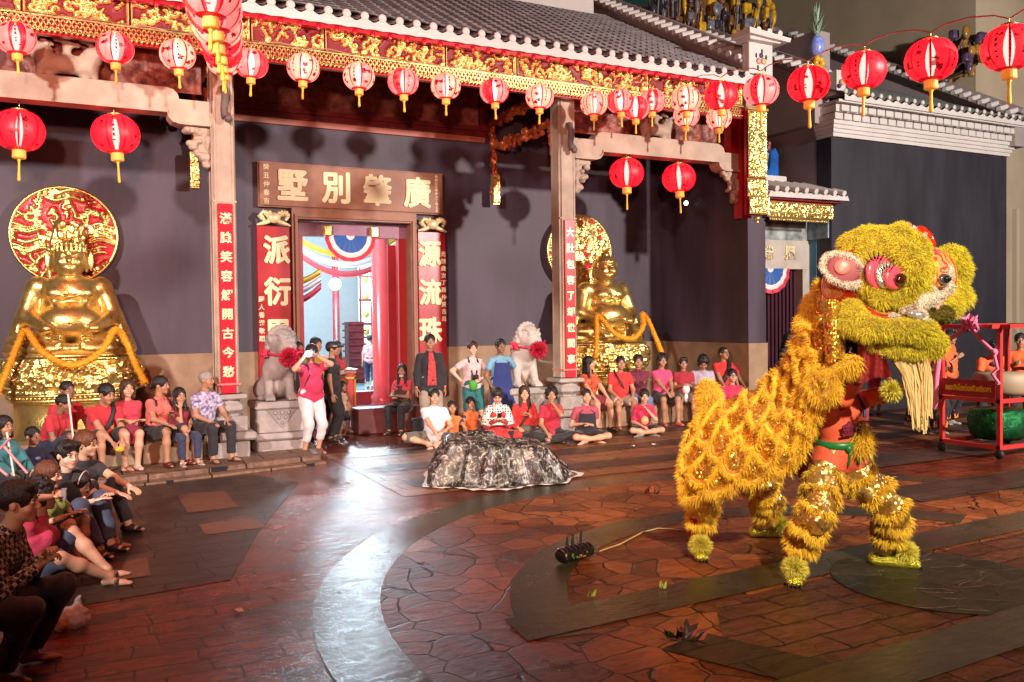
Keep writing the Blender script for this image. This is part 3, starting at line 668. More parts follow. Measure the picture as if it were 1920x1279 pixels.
def beast(cx, y, z, seed, sc=1.0):
    S = SDF(.06); r = np.random.default_rng(seed)
    P = lambda a, b_, c_: np.array([cx+a*sc, y+b_*sc, z+c_*sc])
    S.cone(P(-.28, 0, .2), P(.28, 0, .2), .13*sc, .14*sc)
    for s_ in (-1, 1):
        S.ell(P(s_*.33, -.04, .33), np.array([.14, .13, .14])*sc); S.cone(P(s_*.3, 0, .2), P(s_*.36, -.02, .04), .07*sc, .05*sc)
        S.cone(P(s_*.18, .02, .12), P(s_*.22, 0, .03), .06*sc, .05*sc)
        for _ in range(22): a = r.random()*6.28; S.ell(P(s_*(.33)+.13*cos(a), -.09*r.random(), .35+.13*sin(a)), np.array([.03, .03, .03])*sc, k=.012)
    for i in range(12): S.ell(P((i-5.5)*.085, 0, .52+.05*sin(i*1.7)), np.array([.055, .06, .035])*sc, k=.02)
    S.cone(P(0, 0, .3), P(0, 0, .5), .05*sc, .06*sc)
    V, F = S.mesh(.018*sc); return mo('stone_beast', V, F, M_stn, T, None, True)
beast(-.02, 12.98, 5.28, 1, .92); beast(9.55, 12.98, 5.28, 2, .8)
# carved wooden braces from the columns back to the wall
for cx, sd in ((7.52, 41), (1.86, 42)):
    S = SDF(.02); r = np.random.default_rng(sd)
    for (y0, z0, y1, z1, wd) in ((13.2, 5.42, 15.7, 5.42, .10), (13.2, 6.02, 15.7, 5.9, .09), (15.62, 6.0, 15.62, 4.55, .07), (13.25, 5.4, 13.25, 4.95, .05)):
        L_ = math.hypot(y1-y0, z1-z0)
        for i in range(int(L_/.05)):
            t = (i+r.random())/(L_/.05); S.ell((cx+.11*(r.random()-.5), y0+(y1-y0)*t, z0+(z1-z0)*t+(r.random()-.5)*wd*2), (.045, .045+.04*r.random(), .04+.04*r.random()))
        S.box((cx, (y0+y1)/2, (z0+z1)/2), (.035, abs(y1-y0)/2+.03, abs(z1-z0)/2+.03))
    V, F = S.mesh(.017); mo('carved_brace', V, F, M_rwood, T, None, True)
    V, F, mi = relief(.14, .55, sd, .014, .03, 2, .06, .2, .01); b = MB(); b.add(place(V, (cx-.07, 15.5, 4.32)), F, 0, True); b.box(cx-.07, cx+.07, 15.505, 15.6, 4.30, 4.9); b.build('gold_pendant', M_gold, T)
# small lamp on the side wall
b = MB(); b.lathe([(.035, 0), (.04, .05), (.055, .09)], WX(1290, 381, 11.72), 10, 0, axis=(-1, -.5, -.1)); b.lathe([(.05, .095), (.01, .11)], WX(1290, 381, 11.72), 10, 1, axis=(-1, -.5, -.1))
lm = b.build('spot_lamp', [M_black, mat('lamp_glow', (1, 1, 1), emit=(.75, 1, .95), es=9)], T)

# ---------------------------------------------------------------- hall behind the doorway
M_hall = mat('hall_white', (.50, .50, .51), .6, var=.04)
M_floorb = mat('polished_floor', (.30, .48, .55), .12, var=.1, vs=2)
M_redint = mat('hall_red', (.40, .02, .025), .4, var=.1)
b = MB()
b.box(1.2, 1.4, 16.15, 34, 0, 6); b.box(11.8, 12.0, 16.15, 34, 0, 6); b.box(1.2, 12, 34, 34.2, 0, 6); b.box(1.2, 12, 16.15, 34.2, 6, 6.2)
b.build('hall_shell', M_hall, T)
b = MB(); b.box(1.4, 11.8, 15.85, 34, .0, .02); b.build('hall_floor', M_floorb, T)
b = MB()   # door leaves, posts and lintel in deep red
b.box(5.62, 5.78, 16.0, 16.12, .02, 3.6); b.box(5.52, 5.70, 16.3, 16.36, .02, 3.5)
b.box(3.62, 3.78, 16.0, 16.12, .02, 3.6)
b.build('door_leaf', M_redint, T)
b = MB(); b.box(3.62, 5.78, 15.98, 16.14, 3.6, 3.86); b.build('door_lintel', mat('purple_lintel', (.30, .14, .2), .5, var=.2), T)
for x_ in (4.22, 5.12):
    b = MB(); b.box(x_-.08, x_+.08, 15.86, 15.97, 3.60, 3.80, 0, .02); b.box(x_-.05, x_+.05, 15.84, 15.858, 3.64, 3.76, 0); b.build('gold_stud', M_gold, T)
b = MB(); b.box(3.3, 8, 19.9, 20.15, .02, .34); b.build('red_threshold', M_redint, T)
M_redcol = mat('red_column', (.65, .05, .05), .25, coat=.5)
for x_, y_, r_, m_ in ((4.15, 18.0, .10, M_redcol), (3.95, 17.8, .07, mat('teal_post', (.05, .3, .33), .3)), (6.25, 19.0, .2, M_redcol), (6.9, 21.0, .22, M_redcol), (4.75, 21.0, .13, mat('gold_col', (.75, .6, .25), .4)), (6.85, 25, .1, M_maroon)):
    b = MB(); b.lathe([(r_*1.3, .02), (r_*1.3, .3), (r_, .35), (r_, 6)], (x_, y_, 0), 20); b.build('hall_column', m_, T)
# lattice screen, shelf and altar table inside
b = MB(); x0, x1, y_ = 9.05, 9.95, 30.0; b.box(x0, x1, y_, y_+.08, .1, 4.2)
for i in range(3): b.box(x0+.02+i*.42, x0+.08+i*.42, y_-.04, y_-.002, .1, 4.2, 1)
for k in range(5): b.box(x0, x1, y_-.03, y_-.002, .2+k*.85, .26+k*.85, 1)
for k in range(4):
    for i in range(2): b.lathe([(.13, 0), (.1, .03), (.05, .03), (.03, .05)], (x0+.26+i*.42, y_, 1.65+k*.62), 8, 2, axis=(0, -1, 0))
b.build('lattice_screen', [mat('cream_panel', (.6, .58, .45), .5), M_maroon, M_gold], T)
b = MB(); b.box(7.8, 8.3, 27, 27.5, 0.02, 2.0)
for k in range(9): b.box(7.75, 8.35, 26.9, 27.6, .15+k*.22, .2+k*.22)
b.build('slatted_shelf', M_maroon, T)
for cx, cy, w2, z0, dz in ((5.9, 20.6, 1.3, 4.15, .75), (4.05, 18.9, .8, 3.2, .5)):
    for j, (mc, nm) in enumerate((((.75, .45, .06), 'yellow'), ((.85, .8, .78), 'white'), ((.75, .12, .14), 'red'))):
        b = MB(); P = []
        for k in range(5):
            row = []
            for i in range(17):
                t = i/16*2-1; z = z0-dz*(1-t*t)*(.6+.1*j)-(j*.16+k*.04)+.02*sin(k*2.2); row.append((cx+t*w2, cy+.03*sin(k*2.5)-.02*j, z))
            P.append(row)
        b.grid(P); b.build('swag_'+nm, mat('swag_'+nm, mc, .6), T)
alt = empty('offering_table', (4.82, 17.6, 0), 0, 'red cloth-covered offering table with yellow trim just inside the doorway', 'table')
MB().box(-.85, .3, -.3, .3, .06, .98, 0, .01).build('table_cloth', mat('table_red', (.62, .05, .06), .6), alt)
MB().box(-.9, .36, -.36, .36, .985, 1.03, 0, .008).build('table_top', M_redint, alt)
b = MB()
for x_ in (-.84, .27): b.box(x_, x_+.03, -.335, -.303, .06, .9)
b.box(-.84, .3, -.335, -.303, .06, .1); b.box(-.84, .3, -.335, -.303, .83, .87); b.build('yellow_trim', mat('yellow_trim', (.8, .5, .05), .5), alt)
# pleated rosette bunting over both doors
def rosette(cx, y, z, R, name_label):
    r_ = empty('bunting_fan', (cx, y, z), 0, name_label, 'bunting')
    for i, (r0, r1, mm) in enumerate(((0.03, .16, 'bw'), (.16, .66, 'bb'), (.66, .84, 'bw'), (.84, 1.0, 'br'))):
        b = MB(); P = [[], []]; nn = 80
        for j in range(nn+1):
            a = pi+pi*j/nn; f = .035*abs(((j/5) % 2)-1)*R*2
            for k, q_ in enumerate((r0, r1)): P[k].append((q_*R*cos(a)*1.0, -f*q_-.01, q_*R*sin(a)))
        b.grid(P, 0, False); b.build({'bw': 'white_band', 'bb': 'blue_band', 'br': 'red_band'}[mm], {'bw': mat('bunting_white', (.78, .76, .76), .6, trans=0), 'bb': mat('bunting_blue', (.03, .12, .42), .6), 'br': mat('bunting_red', (.62, .04, .07), .6)}[mm], r_)
    return r_
rosette(4.66, 15.93, 3.62, .49, 'pleated red, white and blue bunting fan over the main temple doorway')
lamp('hall_lamp', 'POINT', (6.3, 23.5, 3.4), 1250, (.66, .87, 1.0), size=.25)
lamp('hall_lamp', 'POINT', (4.6, 18.2, 4.6), 650, (.66, .87, 1.0), size=.25)
lamp('hall_lamp', 'POINT', (8.3, 28, 4.2), 1400, (.70, .89, 1.0), size=.3)
hl = empty('hall_lantern', (6.15, 22.5, 3.0), 0, 'bright white globe lamp hanging inside the temple hall', 'lamp')
MB().ball((0, 0, 0), .16, 14).build('globe', mat('globe_glow', (1, 1, 1), emit=(.85, .95, 1), es=14), hl)
MB().tube([(0, 0, .16), (0, 0, 3.0)], .01, 5).build('cord', M_black, hl)
# ================================================================= LANTERNS
M_fr = mat('fringe_yellow', (.85, .42, .08), .6, emit=(1, .35, .05), es=.35)
M_tas = mat('tassel_yellow', (.85, .50, .06), .6, emit=(1, .4, .03), es=.12)
M_tube = mat('lantern_bulb', (1, 1, 1), emit=(1, .74, .62), es=6)
def lmat(name, col, es, a=.80):
    m, N, L, b = nodes(name); b.inputs['Base Color'].default_value = (*col, 1); b.inputs['Roughness'].default_value = .45
    b.inputs['Emission Color'].default_value = (*col, 1); b.inputs['Emission Strength'].default_value = es
    b.inputs['Alpha'].default_value = a
    return m
L_red = lmat('silk_red', (1, .010, .022), 1.7); L_pink = lmat('silk_pink', (1, .19, .17), 1.5, .76); L_pale = lmat('silk_peach', (1, .36, .25), 1.35, .80)
L_seam = lmat('silk_seam', (.65, .0, .015), .5, 1); L_prt = lmat('silk_print', (.45, .0, .012), .10, .97); L_blk = mat('lantern_ink', (.05, .0, .005), .5)
def lantern(R, kind, seed, lab):
    o = empty('lantern', (0, 0, 0), 0, lab, 'lantern'); rng = np.random.default_rng(seed)
    nu, nv = 64, 34; V = []; F = []; MI = []
    for j in range(nv+1):
        a = pi*(.07+.86*j/nv); r = R*sin(a)**.85; z = -R*.86*cos(a)
        rib = 1-.007*(j % 2)
        for i in range(nu):
            t = 2*pi*i/nu; seam = 1-.02*(1 if i % 8 == 0 else 0); V.append((r*cos(t)*seam*rib, r*sin(t)*seam*rib, z))
    blobs = []
    for p in range(0, 8):
        for _ in range(4 if p % 2 == 0 else 1): blobs.append((p*8+1.5+rng.random()*5, 6+rng.random()*20, .6+1.3*rng.random()))
    for j in range(nv):
        for i in range(nu):
            F.append((j*nu+i, j*nu+(i+1) % nu, (j+1)*nu+(i+1) % nu, (j+1)*nu+i)); p = i//8
            if kind == 'red': m = 0 if p % 2 == 0 else 0
            elif kind == 'pink': m = 1 if p % 3 else 0
            else: m = 2 if p % 4 else 1
            if i % 8 == 0: m = 3
            if j < 3 or j > nv-3: m = 3
            for bi, bj, br in blobs:
                if ((i-bi)**2+((j-bj)*.9)**2) < br*br*(.6+.5*rng.random()): m = 4 if rng.random() < .75 else 5
            if p % 2 == 1 and (i % 8) in (3,) and 8 < j < 24 and (j % 3) and rng.random() < .8: m = 5
            MI.append(m)
    mo('silk_shell', V, F, [L_red, L_pink, L_pale, L_seam, L_prt, L_blk], o, MI, True)
    b = MB(); b.lathe([(R*.30, R*.83), (R*.32, R*.86), (R*.30, R*.90), (R*.1, R*.92)], (0, 0, 0), 14); b.tube([(0, 0, R*.9), (0, 0, R*1.12)], .006, 5)
    b.build('cap', M_gold, o)
    b = MB(); b.lathe([(R*.24, -R*1.18), (R*.27, -R*1.14), (R*.26, -R*.84), (R*.2, -R*.82)], (0, 0, 0), 18, sm=False); b.build('fringe', M_fr, o)
    b = MB(); L_ = R*(.75 if kind != 'red' else .95)
    b.lathe([(.012, -R*1.18-L_), (.02, -R*1.18-L_+.02), (.014, -R*1.18-L_*.5), (.014, -R*1.3), (.022, -R*1.25), (.008, -R*1.1)], (0, 0, 0), 8); b.build('tassel', M_tas, o)
    b = MB(); b.lathe([(.004, -R*.80), (.022, -R*.62), (.040, -R*.3), (.046, 0), (.040, R*.3), (.022, R*.62), (.004, R*.80)], (0, 0, 0), 12); b.build('bulb', M_tube, o)
    return o
protos = {k: lantern(r_, k, s_, None) for k, r_, s_ in (('pale', .225, 1), ('pink', .225, 2), ('red', .225, 3))}
protoB = {k: lantern(r_, 'red', s_, None) for k, r_, s_ in (('big', .31, 5),)}
used = set()
def place_lantern(px, py, wpx, kind, label, group, D=.45, dep=None):
    pr = protoB['big'] if kind == 'big' else protos[kind]
    d = dep or CF*D/wpx; p = DP(px, py, d)
    if dep is None and p[1] > 12.0: p = WY(px, py, 12.05)
    rz = random.random()*6.28
    if kind in used: o = copy_tree(pr, None, p, rz)
    else: used.add(kind); o = pr; o.location = p; o.rotation_euler[2] = rz
    o.rotation_euler[0] = (random.random()-.5)*.10; o.rotation_euler[1] = (random.random()-.5)*.12
    o['label'] = label; o['category'] = 'lantern'; o['group'] = group
    return p
GS = 'round lanterns strung along the eaves'
strA = [(30, 72, 62, 'pink', 'small pink lantern at the far left end of the eaves string'),
 (216, 91, 62, 'pink', 'small pink lantern right of the carved stone beasts on the left beam'),
 (333, 103, 59, 'pale', 'small peach lantern hanging just left of the left stone column'),
 (471, 120, 53, 'pink', 'small pink lantern half hidden beside the stacked bunch at the left column'),
 (569, 128, 52, 'pale', 'small peach lantern above the left end of the brown sign board'),
 (673, 144, 50.5, 'pale', 'small peach lantern above the middle left of the brown sign board'),
 (756, 154, 50, 'pink', 'small red-flowered lantern above the right half of the brown sign board'),
 (836, 162, 48, 'pale', 'small peach lantern at the right end of the painted panel'),
 (927, 171, 47.5, 'pink', 'small red-blotched lantern above the golden carved bracket'),
 (1012, 182, 46.5, 'pale', 'small peach lantern just left of the right stone column'),
 (1114, 195, 46, 'pale', 'small peach lantern just right of the right stone column'),
 (1163, 190, 45, 'pink', 'small pink lantern second to the right of the right column'),
 (1192, 203, 41, 'pink', 'small lantern partly hidden behind two others above the right stone beast'),
 (1223, 190, 50, 'pink', 'pink lantern hanging above the right stone beast'),
 (1286, 187, 56, 'pale', 'peach lantern hanging above a smaller one, left of the magenta one'),
 (1352, 180, 62, 'red', 'magenta lantern hanging in front of the red post'),
 (1287, 217, 44, 'pale', 'small pale lantern directly below the larger peach one over the right beam'),
 (1348, 222, 42, 'pale', 'small pale lantern directly below the magenta one over the right beam')]
strB = [(1427, 170, 66, 'pink', 'pink lantern in front of the hanging gold carved board'),
 (1516, 158, 77, 'red', 'red lantern hanging left of the white cornice corner'),
 (1620, 132, 81, 'red', 'red lantern second left of the photo\'s right edge group, above the cornice start'),
 (1745, 113, 92, 'red', 'large red lantern above the middle of the white cornice'),
 (1892, 90, 98, 'red', 'largest red lantern cut by the right edge of the photo')]
strB[2] = (1620, 132, 81, 'red', 'red lantern hanging above the left end of the white brick cornice')
strC = [(396, -14, 112, 'pink'), (402, 18, 102, 'pink'), (408, 48, 92, 'pale'), (413, 74, 80, 'pink'), (417, 96, 72, 'red'), (420, 114, 62, 'pale')]
tops = []
for s_ in strA:
    p = place_lantern(s_[0], s_[1], s_[2], s_[3], s_[4], GS); tops.append(p+np.array([0, 0, .25]))
def cable(P, lab, r=.008, hang=.10, m=None):
    b = MB(); Q = []
    for i in range(len(P)-1):
        a, c = np.array(P[i]), np.array(P[i+1])
        for t in (0, .18, .5, .82): Q.append(a+(c-a)*t+np.array([0, 0, hang*(.5 if t in (.18, .82) else (.75 if t == .5 else 0))]))
    Q.append(np.array(P[-1])); b.tube(Q, r, 5)
    return tag(b.build('light_cable', m or mat('pink_cable', (.55, .25, .22), .5)), lab, 'cable')
cable([DP(-60, 42, 12)]+tops[:11], 'thin pink cable carrying the small lanterns along the eaves', .006)
cable(tops[10:12]+[tops[13], tops[14], tops[15]], 'thin pink cable carrying the clustered lanterns over the right beam', .006)
tb = [tops[15]]
for s_ in strB:
    p = place_lantern(s_[0], s_[1], s_[2], s_[3], s_[4], 'lanterns strung from the temple out over the square'); tb.append(p+np.array([0, 0, .25]))
cable(tb+[DP(2050, 5, 6.6)], 'pink cable carrying five lanterns out over the square at the right', .007)
tl = []
wd_ = ['topmost and nearest', 'second from the top', 'third from the top', 'fourth from the top', 'fifth from the top', 'lowest and farthest']
for i, s_ in enumerate(strC):
    p = place_lantern(s_[0], s_[1], s_[2], s_[3], '%s lantern of the overlapping bunch before the left column' % wd_[i], 'lanterns overlapping in a bunch at the left column'); tl.append(p+np.array([0, 0, .25]))
cable([DP(388, -70, 5.6)]+tl, 'cable running overhead that carries the bunch of overlapping lanterns', .007)
for i, p in enumerate(((.55, 8.2, 5.35), (.2, 6.3, 5.2), (-.25, 4.3, 5.1))):   # the bunch's cable runs on over the square
    o = copy_tree(protos['red'], None, p, i); tag(o, 'red lantern overhead on the cable above the square, %s from the left column' % ('first', 'second', 'third')[i], 'lantern', 'lanterns overhead above the square')
    lamp('lantern_light', 'POINT', (p[0], p[1], p[2]-.45), (120, 150, 150)[i], (1.0, .20, .08), size=.2)
for px, py, wp, lb in ((36, 245, 90, 'big red lantern under the left beam above the left golden statue'), (217, 252, 91, 'big red lantern under the left beam, between statue disc and column'),
                       (1175, 325, 66, 'big red lantern under the right beam, nearer the right column'), (1273, 334, 65, 'big red lantern under the right beam, left of the small spot lamp')):
    dep = WY(px, py, 12.98); dd = (dep-CO)@CW
    p = place_lantern(px, py, wp, 'big', lb, 'big red lanterns under the stone beams', dep=dd)
    MB().tube([p+np.array([0, 0, .33]), np.array([p[0], 13.0, 4.93])], .006, 5).build('hook_wire', M_black, T)

# ================================================================= GOLDEN STATUES
def buddha(cx, cy, lab, curls, seed, hz=0.0):
    o = empty('golden_statue', (cx, cy, 0), 0, lab, 'statue')
    S = SDF(.05); z0 = 1.55
    S.ell((0, .06, z0+.68), (.46, .32, .52)); S.ell((0, -.14, z0+.50), (.45, .34, .30)); S.ell((0, -.02, z0+.98), (.42, .27, .25))
    for s_ in (-1, 1):
        S.ell((s_*.17, -.20, z0+.93), (.17, .12, .11)); S.ell((s_*.42, .04, z0+1.03), (.17, .18, .17))
        S.cone((s_*.47, .04, z0+1.0), (s_*.60, -.06, z0+.58), .14, .13); S.cone((s_*.60, -.06, z0+.58), (s_*.34, -.42, z0+.42), .12, .07)
        S.ell((s_*.30, -.46, z0+.40), (.09, .07, .06)); S.ell((s_*.44, -.10, z0+.20), (.42, .34, .18)); S.ell((s_*.28, -.38, z0+.10), (.34, .16, .12))
        for k in range(4): S.cone((s_*(.50+.03*k), .12-.06*k, z0+1.06-.04*k), (s_*(.66+.015*k), -.05-.02*k, z0+.52-.05*k), .022, .03, k=.02)
        S.ell((s_*.60, .0, z0+.06), (.30, .34, .13)); S.cone((s_*.66, -.02, z0+.55), (s_*.80, .0, z0+.10), .09, .12)
        for k in range(4): S.cone((s_*.14, -.50-.01*k, z0+.30-.06*k), (s_*.78, -.10, z0+.24-.06*k), .022, .022, k=.025)
        S.cone((s_*.37, -.04, z0+1.12), (s_*.12, -.34, z0+.62), .035, .05, k=.03)
    S.ell((0, -.43, z0+.48), (.03, .03, .02), op='-', k=.02)
    S.ell((0, 0, z0+1.18), (.16, .15, .14)); h = z0+1.46; hr = rot_from((0, 0, hz))
    def H(x, y, z): v = hr@np.array([x, y, 0]); return np.array([v[0], v[1]-.04, h+z])
    S.ell(H(0, 0, 0), (.225, .235, .26)); S.ell(H(0, -.03, -.11), (.215, .20, .15)); S.ell(H(0, -.1, -.20), (.10, .10, .07))
    for s_ in (-1, 1):
        S.ell(H(s_*.10, -.18, -.06), (.075, .06, .065), k=.03); S.ell(H(s_*.235, .02, -.06), (.035, .06, .15), k=.02)
        S.ell(H(s_*.09, -.215, .040), (.06, .035, .018), k=.008, op='-'); S.ell(H(s_*.09, -.185, .040), (.045, .03, .012), k=.004); S.cone(H(s_*.03, -.235, .085), H(s_*.13, -.20, .095), .016, .01, k=.02)
        S.cone(H(0, -.235, -.13), H(s_*.07, -.21, -.105), .010, .008, op='-', k=.01)
    S.cone(H(0, -.23, .05), H(0, -.265, -.045), .02, .036, k=.02); S.ell(H(0, -.235, -.095), (.06, .022, .010), k=.004); S.ell(H(0, -.24, -.118), (.07, .03, .008), op='-', k=.006); S.ell(H(0, -.225, -.15), (.045, .025, .014), k=.01)
    if curls:
        for k in range(6):
            zz = .05+.045*k; rr = .235*math.sqrt(max(.05, 1-(zz/.27)**2)); nn = max(5, int(rr*2*pi/.05))
            for i in range(nn):
                a = 2*pi*i/nn
                if sin(a) < -.5 and k < 2: continue
                S.ell(H(rr*cos(a), rr*sin(a), zz), (.03, .03, .03), k=.006)
        S.ell(H(0, 0, .28), (.1, .1, .07), k=.02)
    else:
        for k in range(3):
            for i in range(22): a = 2*pi*i/22; S.ell(H(.235*cos(a), .235*sin(a), .11+.05*k), (.028, .028, .028), k=.006)
        r = np.random.default_rng(seed)
        for i in range(46):
            a = r.random()*6.28; q = r.random(); S.ell(H(.22*cos(a)*(1-.3*q), .12*sin(a)+.05, .25+.30*q), (.035+.02*r.random(), .03, .03+.04*r.random()), k=.012)
        for s_ in (-1, 1): S.cone(H(s_*.13, .02, .28), H(s_*.24, .02, .60), .02, .012, k=.01); S.ell(H(s_*.3, .02, -.02), (.04, .03, .17), k=.02)
        S.box(H(0, .06, .36), (.2, .03, .18), rd=.02)
    for i in range(24):
        a = pi+pi*(i+.5)/24; S.ell((.36*cos(a), -.02+.30*sin(a), z0+1.10-.22*sin(-a)**2), (.026, .026, .026), k=.004)
    V, F = S.mesh(.021); mo('gilded_figure', V, F, M_gold, o, None, True)
    # seat: moulded drum wrapped in relief
    V, F, mi = relief(3.4, .52, seed+50, .018, .16, 1.0, .13, .02, .02)
    ang = pi+pi*V[:, 0]/3.4; rr = 1+(-V[:, 1])*.9; fl = 1+.10*np.sin(V[:, 2]/.52*pi)**1
    Vn = np.stack([.83*np.cos(ang)*rr*fl, .56*np.sin(ang)*rr*fl-.0, z0-.56+V[:, 2]], 1)
    b = MB(); b.add(Vn, F, 0, True)
    for zz, r_ in ((z0-.02, .84), (z0-.60, .88), (z0-.68, .84)):
        b.lathe([(r_-.03, zz-.03), (r_+.02, zz), (r_+.02, zz+.03), (r_-.03, zz+.06), (.02, zz+.06)], (0, 0, 0), 40, sy=.68)
    for i in range(40):
        a = pi+pi*(i+.5)/40; b.ball((.87*cos(a), .60*sin(a), z0-.62), .025, 6)
    b.lathe([(.88, .0), (.86, .3), (.78, .5), (.80, z0-.7)], (0, 0, 0), 30, sy=.66)
    b.build('lotus_seat', M_gold, o)
    return o
B1 = buddha(-.06, 14.85, 'golden laughing statue with a tall beaded crown, seated before the left wall', False, 1)
B2 = buddha(9.62, 14.85, 'golden laughing statue with curled hair, seated behind the right column', True, 2, -.15)
def halo(cx, cz, seed, lab):
    o = empty('halo_disc', (cx, 15.62, cz), 0, lab, 'disc'); R = .765
    V, F, mi = relief(2*R, 2*R, seed, .018, .05, .35 if seed == 71 else 1.0, .10, .22, 0)
    rng = np.random.default_rng(seed); x = V[:, 0]-R; z = V[:, 2]-R; hgt = -V[:, 1]
    for _ in range(30):
        cz_, cx_ = (rng.random()*2-1)*R, (rng.random()*2-1)*R; l = .16+.2*rng.random(); ww = .02+.015*rng.random()
        hgt = np.maximum(hgt*1, .045*np.exp(-((x-cx_)/l)**4-((z-cz_-.03*np.sin(x*14+cx_))/ww)**2))
    V = np.stack([x, -hgt-.02, z], 1); c = facecent(V, F); k = np.hypot(c[:, 0], c[:, 2]) < R*.98; F = F[k]; mi = (-c[k, 1]-.02 < .012).astype(int)
    mo('relief_face', V, F, [M_gold, M_rede], o, mi, True)
    b = MB(); n = 64; P = [(R*cos(2*pi*i/n), -.02, R*sin(2*pi*i/n)) for i in range(n+1)]; b.tube(P, .028, 8, cap=False); b.lathe([(R*.99, 0), (R*.99, .05), (.02, .05)], (0, .03, 0), 48, axis=(0, -1, 0)); b.build('gold_rim', [M_gold], o)
    b = MB(); b.box(-.2, .2, .02, .178, -.2, .2); b.build('wall_mount', M_black, o)
    return o
halo(-.12, 3.44, 71, 'red and gold relief disc on the wall behind the crowned statue')
halo(9.50, 3.42, 72, 'brightly lit gold relief disc on the wall behind the curly-haired statue')
M_mari = mat('marigold', (.85, .36, .015), .75, var=.3, vs=30)
def garland(pts, lab, r=.05):
    P = [np.array(p, float) for p in pts]; Q = []
    for i in range(len(P)-1):
        p0, p1, p2, p3 = P[max(i-1, 0)], P[i], P[i+1], P[min(i+2, len(P)-1)]
        for t in np.linspace(0, 1, 12, endpoint=False): Q.append(.5*((2*p1)+(-p0+p2)*t+(2*p0-5*p1+4*p2-p3)*t*t+(-p0+3*p1-3*p2+p3)*t**3))
    Q.append(P[-1]); b = MB(); b.tube(Q, [r*(.85+.15*(i % 2)) for i in range(len(Q))], 9)
    o = tag(b.build('garland', M_mari), lab, 'garland')
    rng = np.random.default_rng(5); Q = np.array(Q); L_ = len(Q); i = rng.integers(0, L_-1, 5200); t = rng.random((5200, 1)); c = Q[i]*(1-t)+Q[i+1]*t
    n = rng.normal(size=(5200, 3)); n /= np.linalg.norm(n, axis=1, keepdims=True); fo = fur_obj('petals', [fur(c+n*r*.75, n, .035, .016, rng, .1, .5, 1)], [M_mari], o)
garland([(-1.02, 14.15, 1.02), (-.90, 14.18, 1.30), (-.72, 14.25, 1.78), (-.62, 14.2, 1.92), (-.42, 14.02, 1.62), (-.05, 13.95, 1.42), (.32, 14.02, 1.60), (.52, 14.2, 1.92), (.66, 14.25, 1.78), (.80, 14.2, 1.40), (.93, 14.18, 1.12)], 'orange marigold garland draped over the lap of the crowned statue')
garland([(8.92, 14.1, 1.25), (8.98, 14.15, 1.7), (9.05, 14.25, 2.05), (9.12, 14.2, 2.0), (9.35, 14.0, 1.68), (9.7, 13.95, 1.62), (10.0, 14.05, 1.85), (10.12, 14.25, 2.08), (10.3, 14.3, 1.95), (10.5, 14.25, 1.5), (10.62, 14.2, 1.15)], 'orange marigold garland draped over the lap of the curly-haired statue')
# benches / ledges where the watchers sit
tag(MB().box(-3, 1.55, 12.70, 13.20, .091, .46, 0, .015).build('stone_ledge', M_dado), 'low stone ledge along the left wall under the seated row', 'ledge')
tag(MB().box(7.98, 11.70, 13.30, 13.75, .0, .42, 0, .015).build('stone_ledge', M_dado), 'low stone ledge in front of the right statue under the seated row', 'ledge')

